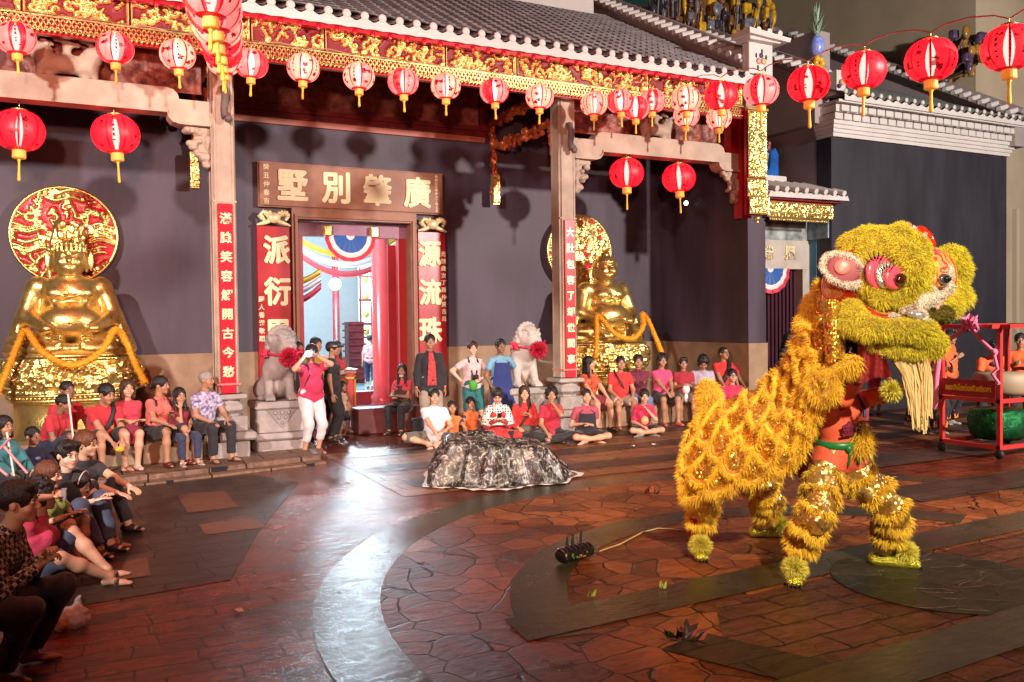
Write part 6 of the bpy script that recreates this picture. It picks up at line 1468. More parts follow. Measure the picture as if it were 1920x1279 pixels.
near(62, 818, 9.9, .6, 'squat', 'small child in dark blue printed clothes crouching before the boy with the stick', hair='short', skin='tan', s=.7, hs=1.2, top=('long', 'navy', NAVY), bot=('long', 'navy', NAVY), extra=lambda J: item(J, 'shirt_logo', J['chest']+J['fw']*.13, .05, (.25, .3, .6), (1, .2, .5)), res=.016)
near(-12, 815, 10.2, .5, 'stand', 'child in bright pink at the very left edge', hair='mop', fem=True, skin='light', s=.55, hs=1.3, top=('tee', 'magenta', (.65, .04, .2)), bot=('knee', 'scarlet', (.5, .03, .03)), res=.016)
# standing by the left lion
def stand(px, Y, s, lab, grp=gs, **k): return person((at(px, Y)[0], Y, k.pop('z', 0)), k.pop('yaw', .0), 'stand', s=s, label=lab, group=grp, **k)
def backpack(J):
    S = SDF(.03); S.ell(J['chest']-J['fw']*.17-J['up']*.05, (.14, .10, .22)); S.ell(J['wst']-J['fw']*.19, (.13, .10, .14)); V, F = S.mesh(.016); mo('backpack', V*J['s'], F, mat('backpack_black', (.018, .016, .02), .6, bump=.5), J['o'], None, True); both_straps(J)
def flashcam(J):
    c = J['hc']+J['Rh']@np.array([0, -.17, -.0]); b = MB(); b.obox(c, J['Rh']@np.array([.06, 0, 0]), J['Rh']@np.array([0, .03, 0]), J['Rh']@np.array([0, 0, .04])); acc(J, 'camera', b, mat('camera_blue', (.12, .16, .2), .3))
    b = MB(); b.ball(c+J['Rh']@np.array([-.035, -.05, .0]), .042, 10); acc(J, 'flash', b, mat('flash_glow', (1, 1, 1), emit=(.75, .9, 1), es=60))
stand(582, 13.0, 1.0, 'woman in pink top and white capri trousers with black backpack taking a flash photo', yaw=.35, fem=True, fat=1.16, hair='bun', skin='light', lean=.02, head=(-.65, .05, 0), top=('tee', 'raspberry', (.60, .03, .10)), bot=('capri', 'white', (.72, .68, .70)), shoes=('shoe', (.75, .22, .18)), hands={1: (-.02, -.22, 1.50), -1: (-.20, -.14, 1.49)}, elb={1: (.8, -.3, -.5), -1: (-1, -.3, -.6)}, handk='grip', extra=lambda J: (backpack(J), flashcam(J)))
stand(556, 14.1, 1.02, 'dark-haired man mostly hidden behind the woman taking the flash photo', yaw=.5, hair='short', skin='tan', top=('tee', 'khaki', (.3, .24, .14)), bot=('long', 'khakitrouser', (.35, .28, .18)))
stand(592, 14.9, 1.04, 'man in yellow peering over the photographer, standing near the door frame', yaw=.4, hair='short', skin='tan', top=('tee', 'yellow', (.65, .38, .03)), bot=('long', 'black', BLK))
def cap(J):
    S = SDF(.01); H = lambda p: J['Rh']@(np.array(p)*J['hs'])+J['hc']; S.ell(H((0, .012, .065)), (.092, .108, .075)); S.cone(H((-.03, -.09, .055)), H((-.03, -.165, .045)), .03, .02); S.cone(H((.03, -.09, .055)), H((.03, -.165, .045)), .03, .02); V, F = S.mesh(.01); mo('cap', V*J['s'], F, mat('cap_black', (.02, .02, .022), .6), J['o'], None, True)
    b = MB(); b.tube([H((.093*cos(a), .01-.108*sin(a), .052)) for a in np.linspace(.2, 2.9, 12)], .008, 5); acc(J, 'cap_band', b, mat('pale_band', (.7, .6, .62), .4))
stand(622, 14.3, 1.0, 'person in black tee and dark visor cap behind the woman taking a photo', yaw=1.1, hair='short', skin='tan', top=('tee', 'black', BLK), bot=('long', 'black', BLK), extra=lambda J: (cap(J), chars_on(J, 'BLOOD', (.6, .6, .6), .07)))
stand(640, 14.6, .56, 'child with a painted face half hidden beside the woman with folded arms', yaw=.6, hair='bob', hs=1.35, skin='tan', fem=True, top=('tee', 'cream', (.6, .4, .3)), bot=('shorts', 'black', BLK))
stand(630, 15.2, 1.0, 'woman in a dusky red polo with folded arms, brown shorts and brown waist bag', yaw=.35, fem=True, hair='long', skin='tan', top=('polo', 'dusky', (.42, .035, .05)), bot=('shorts', 'brownshorts', (.25, .09, .02)), hands={1: (-.14, -.17, 1.13), -1: (.15, -.20, 1.10)}, elb={1: (1, -.1, -.6), -1: (-1, -.1, -.6)}, feet={1: (.16, -.1, .075), -1: (-.12, .06, .075)}, shoes=('sandal', (.05, .03, .03)), extra=lambda J: item(J, 'waist_bag', J['pel']+J['fw']*.15+J['up']*.03, .13, (.22, .08, .015), (1.2, .5, .75), bump=.4))
def tote(J): item(J, 'tote', J['wst']+J['lt']*.22*-1, .15, (.45, .62, .50), (.6, .8, 1), col2=(.15, .25, .2), vs=16)
stand(694, 24.5, .95, 'woman in pink floral blouse with green bag walking away inside the hall', grp=None, z=.02, yaw=pi-.35, fem=True, hair='bun', skin='light', top=('half', 'pinkfloral', (.75, .2, .2), fl('cloth_pinkfloral', (.7, .45, .4), col=(.7, .1, .12))), bot=('capri', 'navy', NAVY), shoes=('shoe', (.05, .05, .05)), feet={1: (.08, -.18, .075), -1: (-.08, .16, .11)}, extra=tote)
person((at(757, 14.7)[0], 14.75, 0), -.75, 'sit', s=.95, fem=True, hip=.52, hair='long', skin='tan', head=(.2, -.1, 0), top=('tee', 'rose2', (.6, .05, .09)), bot=('long', 'black', BLK), hands={1: (.0, -.32, .72), -1: (-.04, -.36, .70)}, extra=lambda J: (apron(J, (.05, .03, .025), 'dark', h=.5), item(J, 'chin_mask', J['hc']+J['Rh']@np.array([0, -.06, -.10]), .05, (.7, .65, .65), (1, .8, .5))), label='woman in pink tee and dark apron seated beside the door, mask under her chin')
tag(MB().box(-.9, .35, -.2, .25, 0, .46, 0, .02).build('wooden_bench', mat('bench_wood', (.13, .03, .03), .5, var=.2)), 'dark red wooden bench right of the doorway with a woman seated on it', 'bench').location = (at(757, 14.85)[0], 14.95, 0)
stand(806, 13.9, 1.06, 'tall man in a black jacket over a red shirt standing right of the doorway', grp=None, yaw=-.15, hair='short', skin='tan', top=('jacket', 'black', BLK), bot=('long', 'greige', (.33, .27, .22)), shoes=('shoe', (.02, .02, .02)),
      extra=lambda J: (lambda b: (b.grid([[J['nb']+J['up']*.02+J['fw']*(.07)+J['lt']*u*.03 for u in (-1, 0, 1)], [J['chest']+J['fw']*.150+J['lt']*u*.055 for u in (-1, 0, 1)], [J['wst']+J['fw']*.152+J['lt']*u*.065 for u in (-1, 0, 1)], [J['pel']+J['fw']*.155-J['up']*.05+J['lt']*u*.075 for u in (-1, 0, 1)]]), acc(J, 'shirt_front', b, cloth('redprint', (.55, .05, .05), var=.5, vs=18))))(MB()))
tag(MB().box(-.12, .12, -.08, .08, 0, .40, 0, .03).build('backpack', mat('backpack_black', 0)), 'black backpack standing on the ground behind the man in the white tee', 'backpack').location = (at(783, 13.4)[0], 13.4, 0)
def camstrap(J):
    b = MB()
    for q in (1, -1): b.tube([J['nb']+J['lt']*q*.07-J['fw']*.03+J['up']*.02, J['nb']+J['lt']*q*.08+J['fw']*.09-J['up']*.05, J['wst']+J['fw']*.16+J['lt']*q*.03+J['up']*.03], .016, 6, flat=.4)
    b.obox(J['wst']+J['fw']*.18, J['lt']*.06, J['fw']*.04, J['up']*.045); b.lathe([(.03, 0), (.03, .05)], J['wst']+J['fw']*.2, 10, axis=J['fw']); acc(J, 'camera', b, mat('camera_black', (.015, .015, .017), .4)); item(J, 'green_bag', J['pel']+J['fw']*.17+J['up']*.02-J['lt']*.03, .085, (.05, .33, .03), (.9, .5, 1.3))
stand(886, 13.6, .98, 'fair-haired woman in pale pink tee with neck-strap camera and green bag, hand on hip', grp=None, yaw=-.2, fem=True, hair='pony', hc='brown', skin='pale', top=('tee', 'palepink', (.72, .50, .52)), bot=('knee', 'tealshorts', (.02, .14, .15)), hands={1: (.12, -.16, 1.02), -1: (-.21, -.02, .98)}, elb={-1: (-1, .4, -.1), 1: (1, .2, -.5)}, feet={1: (.1, 0, .075), -1: (-.1, 0, .075)}, extra=camstrap)
stand(938, 13.35, 1.0, 'person in light blue tee and dark blue apron leaning beside the right stone lion', grp=None, yaw=-.1, hair='short', skin='brown', top=('tee', 'skyblue', (.16, .36, .52)), bot=('long', 'navy', NAVY), hands={1: (.40, -.10, .94), -1: (-.20, -.12, .86)}, elb={1: (.8, .1, -1)}, extra=lambda J: apron(J, (.015, .03, .16), 'navy', h=.6))
# sitting on the paving
def sit(px, py, yaw, lab, s=1.0, pose='floor', **k): p = G(px, py, 0); return person((p[0], p[1]+.12, 0), yaw, pose, s=s, label=lab, group=gf, **k)
sit(820, 838, -.25, 'man in white tee and khaki shorts, leftmost of those sitting on paving', skin='light', hair='short', fat=1.1, hip=.15, top=('tee', 'white', (.78, .76, .78)), bot=('knee', 'khakigrey', (.12, .11, .09)), feet={1: (-.02, -.30, .07), -1: (-.10, -.25, .07)}, hands={-1: (-.02, -.42, .24), 1: (.16, -.30, .3)}, shoes=('sandal', (.08, .06, .05)), head=(.1, 0, 0))
sit(853, 833, -.2, 'boy in an orange and navy shirt sitting in front of the man in white', s=.72, hs=1.2, skin='tan', hair='crop', top=('tee', 'orange', (.80, .18, .04)), bot=('long', 'navy', NAVY), hip=.15, shoes=('shoe', (.03, .03, .05)), extra=lambda J: [item(J, 'navy_sleeve', (J['sh'][q]*.6+J['el'][q]*.4), .066, (.02, .03, .10), (1, 1, 1.25)) for q in (1, -1)])
sit(888, 826, -.1, 'girl in an orange and navy shirt sitting beside the boy in the same shirt', s=.72, hs=1.2, fem=True, skin='tan', hair='pony', top=('tee', 'orange', (.80, .18, .04)), bot=('long', 'navy', NAVY), hip=.18, extra=lambda J: [item(J, 'navy_sleeve', (J['sh'][q]*.6+J['el'][q]*.4), .066, (.02, .03, .10), (1, 1, 1.25)) for q in (1, -1)])
def polka():
    m, N, L, b = nodes('cloth_polka'); tc = N.new('ShaderNodeTexCoord'); v = N.new('ShaderNodeTexVoronoi'); v.inputs['Scale'].default_value = 24; v.inputs['Randomness'].default_value = .12; L.new(tc.outputs['Object'], v.inputs[0]); r = N.new('ShaderNodeValToRGB'); e = r.color_ramp.elements; r.color_ramp.interpolation = 'CONSTANT'; e[0].color = (.02, .02, .02, 1); e[1].position = .36; e[1].color = (.74, .70, .66, 1); L.new(v.outputs['Distance'], r.inputs[0]); L.new(r.outputs[0], b.inputs[0]); b.inputs['Roughness'].default_value = .8
    return m
def shawl(J):
    S = SDF(.05); S.cone(J['nb']+J['up']*.01, J['wst']+J['fw']*.03+J['up']*.04, .075, .21, cut='b'); S.cone(J['sh'][1], J['el'][1], .07, .10, cut='b'); S.cone(J['sh'][-1], J['el'][-1], .07, .10, cut='b'); V, F = S.mesh(.016); V = wrinkle(V, F, .008, 3); mo('shawl', V*J['s'], F, polka(), J['o'], None, True); phone(J, 0)
sit(938, 828, -.35, 'woman in white polka-dot shawl looking down at her phone behind the draped rock', fem=True, skin='light', hair='bun', lean=.2, head=(-.1, .45, 0), top=('long', 'dusky', (.42, .035, .05)), bot=('long', 'scarlet', (.5, .03, .03)), hands={1: (.05, -.30, .38), -1: (-.04, -.30, .38)}, handk='grip', extra=shawl)
sit(990, 826, -.35, 'woman with brown hair in bright red sweater with brown shoulder bag', fem=True, skin='light', hair='long', hc='brown', top=('long', 'vermilion', (.68, .03, .03)), bot=('long', 'black', BLK), fat=1.08, hands={1: (.06, -.22, .42), -1: (-.14, -.3, .24)}, extra=lambda J: (strap(J, 1, (.1, .07, .06)), item(J, 'shoulder_bag', J['pel']+J['fw']*.2+J['up']*.06, .13, (.10, .07, .055), (1.1, .5, .7), bump=.4)))
sit(1040, 828, -.4, 'person with dark bob in red polo, one hand raised to the mouth', fem=True, skin='tan', hair='mop', lean=.12, top=('polo', 'crimson', (.48, .02, .05)), bot=('long', 'black', BLK), hands={1: (.02, -.17, .62), -1: (-.1, -.36, .18)}, elb={1: (.6, -.5, -.8)}, feet={1: (-.1, -.42, .07), -1: (.10, -.30, .07)})
sit(1105, 829, -.3, 'teenage boy in a mauve tee and dark apron, arm across his knee, bare feet', skin='light', hair='crop', s=.97, top=('tee', 'mauve', (.36, .06, .10)), bot=('shorts', 'black', BLK), shoes=None, lean=.1, hands={1: (.02, -.22, .30), -1: (-.10, -.20, .32)}, extra=lambda J: apron(J, (.02, .016, .03), 'black2', h=.4))
sit(1213, 816, -.45, 'girl in raspberry tee resting chin on hand, sitting cross-legged before the right ledge', fem=True, s=.90, hs=1.06, skin='light', hair='pony', lean=.28, head=(0, .05, 0), top=('half', 'raspberry', (.5, .05, .09)), bot=('shorts', 'black', BLK), hands={1: (.04, -.27, .50), -1: (-.06, -.30, .2)}, elb={1: (.4, -.6, -1)}, shoes=('shoe', (.12, .18, .19)), extra=lambda J: item(J, 'plush_toy', J['pel']+np.array([0, -.22, .16]), .08, (.62, .38, .18), (1, .8, 1.1), bump=.8))
# ledge row on the right
def seat2(px, lab, s=1.03, Y=13.33, **k): return person((at(px, Y)[0], Y, 0), k.pop('yaw', -.35), 'sit', s=s, hip=(k.pop('hip', .57)-.04)/s, label=lab, group=gr, **k)
seat2(1103, 'young woman with long black hair and orange floral top on the right ledge', fem=True, hair='long', skin='light', yaw=.1, head=(.5, 0, 0), top=('tee', 'orangefloral', (.7, .12, .05), fl('cloth_orangefl', (.35, .03, .02), col=(.75, .16, .06))), bot=('skirt', 'maroon', MAR))
seat2(1160, 'man with cropped hair in a red tee, black cross-body strap and pale shorts', skin='tan', hair='crop', fat=1.1, lean=.15, yaw=-.3, top=('tee', 'scarlet', (.58, .025, .045)), bot=('knee', 'palekhaki', (.45, .38, .32)), extra=lambda J: strap(J, -1), shoes=('sandal', (.2, .03, .03)))
seat2(1196, 'man in a dark maroon jacket with folded arms, behind the curly-haired woman', skin='tan', hair='short', Y=13.5, lean=.08, yaw=-.5, top=('jacket', 'maroonj', (.15, .015, .04)), bot=('long', 'bluejean', (.14, .18, .32)), hands={1: (-.10, -.24, .84), -1: (.1, -.26, .8)})
seat2(1240, 'woman with short curly hair in a bright pink tee, hands between her knees', fem=True, skin='tan', hair='curly', top=('tee', 'brightpink', (.72, .07, .19)), bot=('knee', 'blackpink', BLK), hands={1: (.04, -.40, .62), -1: (-.05, -.40, .61)}, shoes=('shoe', (.65, .12, .12)), yaw=-.25)
seat2(1281, 'boy in a dark red shirt holding a white plastic bag', s=.92, skin='tan', hair='boy', yaw=-.5, top=('tee', 'wine', (.34, .02, .04)), bot=('knee', 'browncheck', (.2, .12, .1)), hands={1: (.05, -.26, .80), -1: (-.04, -.26, .78)}, handk='grip', extra=lambda J: (item(J, 'white_bag', (J['hd'][1]+J['hd'][-1])/2+np.array([0, 0, -.10]), .08, (.78, .74, .74), (1, .7, 1.3)), item(J, 'bag_tail', (J['hd'][1]+J['hd'][-1])/2+np.array([0, 0, -.28]), .045, (.78, .74, .74), (1, .7, 2.4))))
seat2(1315, 'man in a lilac shirt with his head bowed over a phone', skin='tan', hair='mop', lean=.38, head=(0, .55, 0), yaw=-.55, top=('long', 'lilac', (.42, .36, .50)), bot=('long', 'black', BLK), hands={1: (.04, -.36, .72), -1: (-.03, -.36, .71)}, handk='grip', extra=lambda J: phone(J, 0))
seat2(1356, 'man with moustache and glasses in red tee with dark bag across his chest', skin='tan', hair='recede', hc='black', beard=1, yaw=-.2, head=(.25, -.1, 0), hip=.66, top=('tee', 'scarlet', (.58, .025, .045)), bot=('long', 'black', BLK), extra=lambda J: (glasses(J), strap(J, 1, w=.045)))
seat2(1390, 'woman with dark bob and red polo, rightmost on the right ledge', fem=True, skin='brown', hair='bob', yaw=-.15, hip=.62, top=('polo', 'crimson', (.48, .02, .05)), bot=('long', 'black', BLK), extra=lambda J: strap(J, 1))
person((at(1365, 12.4)[0], 12.3, 0), -.4, 'floor', s=1.0, hip=.28, hair='short', skin='light', head=(0, -.05, 0), top=('tee', 'raspberry', (.5, .05, .09)), bot=('long', 'black', BLK), extra=glasses, label='man in glasses sitting low behind the lion costume\'s tail', group=gr)
person((at(1470, 13.1)[0], 13.0, 0), .25, 'stand', s=1.0, hair='long', skin='light', head=(0, .3, 0), top=('tee', 'black', BLK), bot=('long', 'black', BLK), hands={1: (.06, -.28, 1.15), -1: (-.04, -.28, 1.14)}, label='long-haired man in a dark tee looking down, standing in the alley gateway')
# drummers at the cart
M_or = cloth('orange_uniform', (.78, .14, .03), var=.25, vs=5); M_fl = cloth('flame_trousers', (.02, .015, .02))
def flames(J):
    b = MB()
    for q in (1, -1):
        for k in range(4):
            c = J['an'][q]+np.array([(k-1.5)*.035, -.075, .05]); h_ = .16+.07*((k*7) % 3)
            b.tube([c, c+np.array([.012, 0, h_*.5]), c+np.array([-.01, .01, h_])], [.013, .012, .002], 5)
            b.tube([c+np.array([.01, 0, 0]), c+np.array([-.012, -.002, h_*.35]), c+np.array([.015, .01, h_*.6])], [.012, .01, .002], 5)
    acc(J, 'flame_print', b, mat('flame_orange', (.85, .25, .03), .6))
gd = 'drummers in orange shirts around the cart'
def drummer(px, Y, yaw, lab, **k): return person((at(px, Y)[0], Y, 0), yaw, 'stand', top=('loose', 'o', (0, 0, 0), M_or), bot=('long', 'f', (0, 0, 0), M_fl), shoes=('shoe', (.35, .33, .32)), label=lab, group=gd, **k)
drummer(1752, 9.7, -.3, 'drummer in an orange shirt and flame-print trousers standing behind the costume\'s beard', s=1.0, hair='short', skin='tan', hands={1: (.1, -.3, 1.15), -1: (-.12, -.28, 1.1)}, extra=lambda J: (flames(J), both_straps(J)))
drummer(1712, 10.6, -.2, 'drummer in flame-print trousers standing partly behind the costume\'s raised arm', s=.98, hair='short', skin='tan', extra=flames)
drummer(1778, 10.4, .2, 'drummer reaching up behind the left post of the cart', s=1.02, hair='short', skin='tan', hands={1: (.12, -.05, 1.62), -1: (-.1, -.2, 1.2)}, extra=flames)
drummer(1850, 9.2, -.6, 'drummer bending forward over the cart in an orange shirt with dark print', s=1.0, lean=.55, hair='mop', skin='tan', hands={1: (.1, -.5, 1.05), -1: (-.1, -.5, 1.05)}, extra=lambda J: item(J, 'shirt_mark', J['chest']+J['fw']*.10+J['up']*.1, .07, (.1, .02, .08), (1, .4, .6)))
drummer(1912, 9.3, -.9, 'drummer in orange at the right edge holding drumsticks', s=1.0, lean=.1, hair='short', skin='tan', hands={1: (.14, -.36, 1.2), -1: (-.12, -.36, 1.15)}, handk='grip', extra=lambda J: (lambda b: (b.tube([J['hd'][1], J['hd'][1]+(-.05, -.1, .3)], .012, 6), acc(J, 'drumstick', b, mat('pale_stick', (.75, .72, .62)))))(MB()))
person((at(1640, 12.2)[0], 12.2, 0), -.4, 'stand', s=.6, hs=1.3, hair='bob', fem=True, skin='tan', top=('tee', 'magenta', (.65, .04, .2)), bot=('skirt', 'magenta', (.6, .05, .25)), label='small girl in pink standing in the distance under the costume\'s chin')
# ================================================================= LION COSTUME AND ITS TWO DANCERS
RNG = np.random.default_rng(12)
def sequin(name, c1, c2, scale=85, spread=.55, thr=None, c3=None):
    m, N, L, b = nodes(name); tc = N.new('ShaderNodeTexCoord'); v = N.new('ShaderNodeTexVoronoi'); v.inputs['Scale'].default_value = scale; L.new(tc.outputs['Object'], v.inputs[0])
    s = N.new('ShaderNodeVectorMath'); s.operation = 'SUBTRACT'; L.new(v.outputs['Color'], s.inputs[0]); s.inputs[1].default_value = (.5, .5, .5)
    k = N.new('ShaderNodeVectorMath'); k.operation = 'SCALE'; L.new(s.outputs[0], k.inputs[0]); k.inputs['Scale'].default_value = spread*2
    g = N.new('ShaderNodeNewGeometry'); a = N.new('ShaderNodeVectorMath'); a.operation = 'ADD'; L.new(g.outputs['Normal'], a.inputs[0]); L.new(k.outputs[0], a.inputs[1])
    n = N.new('ShaderNodeVectorMath'); n.operation = 'NORMALIZE'; L.new(a.outputs[0], n.inputs[0]); L.new(n.outputs[0], b.inputs['Normal'])
    no = N.new('ShaderNodeTexNoise'); no.inputs['Scale'].default_value = 5; no.inputs['Detail'].default_value = 4; L.new(tc.outputs['Object'], no.inputs[0]); r = N.new('ShaderNodeValToRGB'); e = r.color_ramp.elements; e[0].position = .35; e[1].position = .65; e[0].color = (*c1, 1); e[1].color = (*c2, 1)
    if c3: x = r.color_ramp.elements.new(.5); x.color = (*c3, 1); r.color_ramp.interpolation = 'CONSTANT'; e[0].position = 0; x.position = thr or .5; e[-1].position = .62
    L.new(no.outputs['Fac'], r.inputs[0]); L.new(r.outputs[0], b.inputs[0]); b.inputs['Metallic'].default_value = .75; b.inputs['Roughness'].default_value = .30
    return m
M_seq = sequin('gold_sequins', (.75, .40, .04), (.98, .72, .20)); M_seq2 = sequin('gold_lame', (.60, .34, .09), (.95, .66, .24), 55, .35)
M_fy = mat('fur_golden', (1.0, .63, .03), .6, sheen=.3, var=.12, vs=14); M_fl2 = mat('fur_lime', (.74, .66, .03), .6, sheen=.3, var=.16, vs=14); M_fw = mat('fur_white', (.78, .74, .66), .8); M_fll = mat('fur_pale_lime', (.80, .74, .12), .8)
M_rc = mat('red_satin', (.45, .012, .02), .4, bump=.4, bs=18); M_pip = mat('coral_piping', (.75, .16, .10), .5)
def fchain(pts, rs, n, ln=.055, wd=.008, m=None, h=.02, parent=None, name='fur_band', droop=.35, base=True, k=.05, off=.5, jit=.4, core=None):
    S = SDF(k); P = [DP(*p) if isinstance(p, tuple) else p for p in pts]; rs = [rs]*len(P) if np.isscalar(rs) else rs
    if len(P) == 1: S.ell(P[0], (rs[0],)*3)
    S.chain(P, rs); V, F = S.mesh(h); V = V+vnormals(V, F)*(min(rs)*.16*(np.sin(V[:, 0]*41+V[:, 2]*17)*np.sin(V[:, 2]*47+V[:, 1]*23)+.5*np.sin(V[:, 1]*71+V[:, 0]*53)))[:, None]; n = int(n*1.6); wd *= .68; q, nn = surf_points(V, F, n, RNG)
    amp = .35+.65*(np.sin(q[:, :1]*31+q[:, 2:]*23)*np.sin(q[:, 2:]*37+q[:, 1:2]*19)*.5+.5)
    o = mo(name, V, F, core or m, parent, None, True)
    fur_obj('fur', [fur(q, nn, ln*(.6+amp*.8), wd, RNG, droop, jit, 2)], [m], o)
    return o
def cat_rom(P, n):
    P = np.asarray(P, float); out = []
    for i in range(len(P)-1):
        p0, p1, p2, p3 = P[max(i-1, 0)], P[i], P[i+1], P[min(i+2, len(P)-1)]
        for t in np.linspace(0, 1, n, endpoint=False): out.append(.5*((2*p1)+(-p0+p2)*t+(2*p0-5*p1+4*p2-p3)*t*t+(-p0+3*p1-3*p2+p3)*t**3))
    out.append(P[-1]); return np.array(out)
LC = empty('lion_costume', (0, 0, 0), 0, 'yellow and gold lion dance costume with huge furry head at the right', 'lion costume')
# ---- cape
cols_ = [[(1352, 905, 7.75), (1342, 800, 7.7), (1322, 764, 7.35), (1290, 828, 7.12), (1276, 895, 7.06), (1288, 938, 7.06)],
         [(1415, 890, 7.75), (1410, 800, 7.65), (1385, 741, 7.15), (1358, 800, 6.83), (1342, 868, 6.74), (1345, 925, 6.78)],
         [(1480, 890, 7.4), (1475, 800, 7.3), (1440, 720, 6.95), (1425, 780, 6.60), (1420, 842, 6.52), (1430, 898, 6.56)],
         [(1530, 890, 7.2), (1525, 760, 7.1), (1478, 690, 6.78), (1480, 745, 6.45), (1484, 810, 6.36), (1490, 868, 6.40)],
         [(1560, 800, 6.9), (1560, 700, 6.85), (1500, 640, 6.62), (1510, 695, 6.30), (1518, 750, 6.24), (1522, 800, 6.28)],
         [(1590, 740, 6.75), (1590, 640, 6.7), (1518, 585, 6.52), (1540, 635, 6.22), (1548, 685, 6.14), (1550, 728, 6.16)],
         [(1630, 690, 6.55), (1630, 580, 6.55), (1548, 530, 6.45), (1570, 585, 6.14), (1578, 632, 6.06), (1580, 672, 6.06)]]
A = np.array([[DP(*p) for p in c] for c in cols_])        # 7 x 6 x 3
A1 = np.array([cat_rom(A[:, j], 12) for j in range(6)]).transpose(1, 0, 2); SUR = np.array([cat_rom(r, 12) for r in A1])  # U x V
nu_, nv_ = SUR.shape[:2]
uu, vv = np.meshgrid(np.linspace(0, 1, nu_), np.linspace(0, 1, nv_), indexing='ij')
Nn = np.cross(np.gradient(SUR, axis=0), np.gradient(SUR, axis=1)); Nn /= np.linalg.norm(Nn, axis=2, keepdims=True)+1e-9
ctr = SUR.reshape(-1, 3).mean(0)
if np.sum(Nn[nu_//2, nv_*3//4]*(CO-SUR[nu_//2, nv_*3//4])) < 0: Nn = -Nn
SUR = SUR+Nn*(.016*np.sin(uu*38+vv*9)*np.sin(vv*26+2)+.010*np.sin(uu*90))[..., None]
ii, jj = np.meshgrid(np.arange(nu_-1), np.arange(nv_-1), indexing='ij'); bb = (ii*nv_+jj).ravel()
Fc = np.stack([bb, bb+nv_, bb+nv_+1, bb+1], 1)
mo('cape', SUR.reshape(-1, 3), Fc, M_seq, LC, None, True)
lin = SUR-Nn*.03; mo('cape_lining', lin.reshape(-1, 3), Fc, M_rc, LC, None, True)
def sur(u, v):
    x = np.clip(u, 0, 1)*(nu_-1.001); y = np.clip(v, 0, 1)*(nv_-1.001); i = x.astype(int); j = y.astype(int); a = (x-i)[:, None]; b_ = (y-j)[:, None]
    def g(T): return (T[i, j]*(1-a)+T[i+1, j]*a)*(1-b_)+(T[i, j+1]*(1-a)+T[i+1, j+1]*a)*b_
    return g(SUR), g(Nn)
sets = []; pb = MB(); tb_ = MB()
rows = [(.49, 9, .055), (.61, 9, .06), (.73, 8, .06), (.845, 8, .06), (.96, 8, .045), (.30, 8, .04), (.10, 8, .04)]
for ri, (v0, N_, am) in enumerate(rows):
    ph = .5*(ri % 2); n = 4800 if v0 > .45 else 1400; umx = .80 if v0 < .9 else 1.0
    f_ = lambda u: v0+am*(np.abs(np.sin(pi*(u*N_+ph)))**.8-.5)*1.9
    u = RNG.random(n)*umx; P_, N1 = sur(u, f_(u)); Pb, _ = sur(u+.004, f_(u+.004)); P2, _ = sur(u, f_(u)+.02)
    tg = Pb-P_; tg /= np.linalg.norm(tg, axis=1, keepdims=True)+1e-9; bn = np.cross(tg, N1); th = RNG.random((n, 1))*pi*1.25-.35; sg = np.sign(np.sum(bn*(P2-P_), axis=1, keepdims=True)); bn = bn*sg
    rad = np.sin(th)*N1+np.cos(th)*bn; sets.append(fur(P_+N1*.012+rad*.016, rad*.8+bn*.5, (.036 if v0 < .94 else .055), .0048, RNG, .35, .32, 2))
    us = np.linspace(0, umx, 220); cv, cn = sur(us, f_(us)); tb_.tube(cv+cn*.014, .022, 6); cv, cn = sur(us, f_(us)-.016); pb.tube(cv+cn*.02, .006, 5)
# bands of fur running up the front edge and along the back
for u0, v0, v1, n in ((.78, .45, 1, 1500), (.64, .42, 1.0, 1500), (.66, .42, 1.0, 500), (.0, .1, 1, 1500)):
    v = v0+(v1-v0)*RNG.random(n); u = np.full(n, u0)+.02*np.sin(v*40)+RNG.normal(size=n)*.004; P_, N1 = sur(u, v); d = N1+np.array([-.3, 0, -.3]); d /= np.linalg.norm(d, axis=1, keepdims=True); sets.append(fur(P_+N1*.012, d, .052, .0075, RNG, .3, .4, 2))
n = 2600; u = .30+.70*RNG.random(n); v = .40+RNG.normal(size=n)*.010+.02*np.sin(u*60); P_, N1 = sur(u, v); d = N1*.8+np.array([-.55, .1, .25])+.2*np.sin(u*55)[:, None]; d /= np.linalg.norm(d, axis=1, keepdims=True); sets.append(fur(P_, d, .085, .008, RNG, .15, .3, 2))
fur_obj('fur_trim', sets, [M_fy], LC, [0]*len(sets)); pb.build('piping', M_pip, LC); tb_.build('fur_roll', M_fy, LC)
# red wedge showing between the flaps
b = MB()
for (u0, va, vb) in ((.615, .52, .98),):
    vs_ = np.linspace(va, vb, 24); P1, n1 = sur(np.full(24, u0-.022)+.0*vs_, vs_); P2, n2 = sur(np.full(24, u0+.022), vs_); b.grid([list(P1+n1*.02), list(P2+n2*.02)])
b.build('red_gore', M_rc, LC)
fchain([(1338, 775, 7.25), (1330, 745, 7.27), (1326, 725, 7.3)], [.06, .065, .045], 2600, .06, .008, M_fy, parent=LC, name='tail')
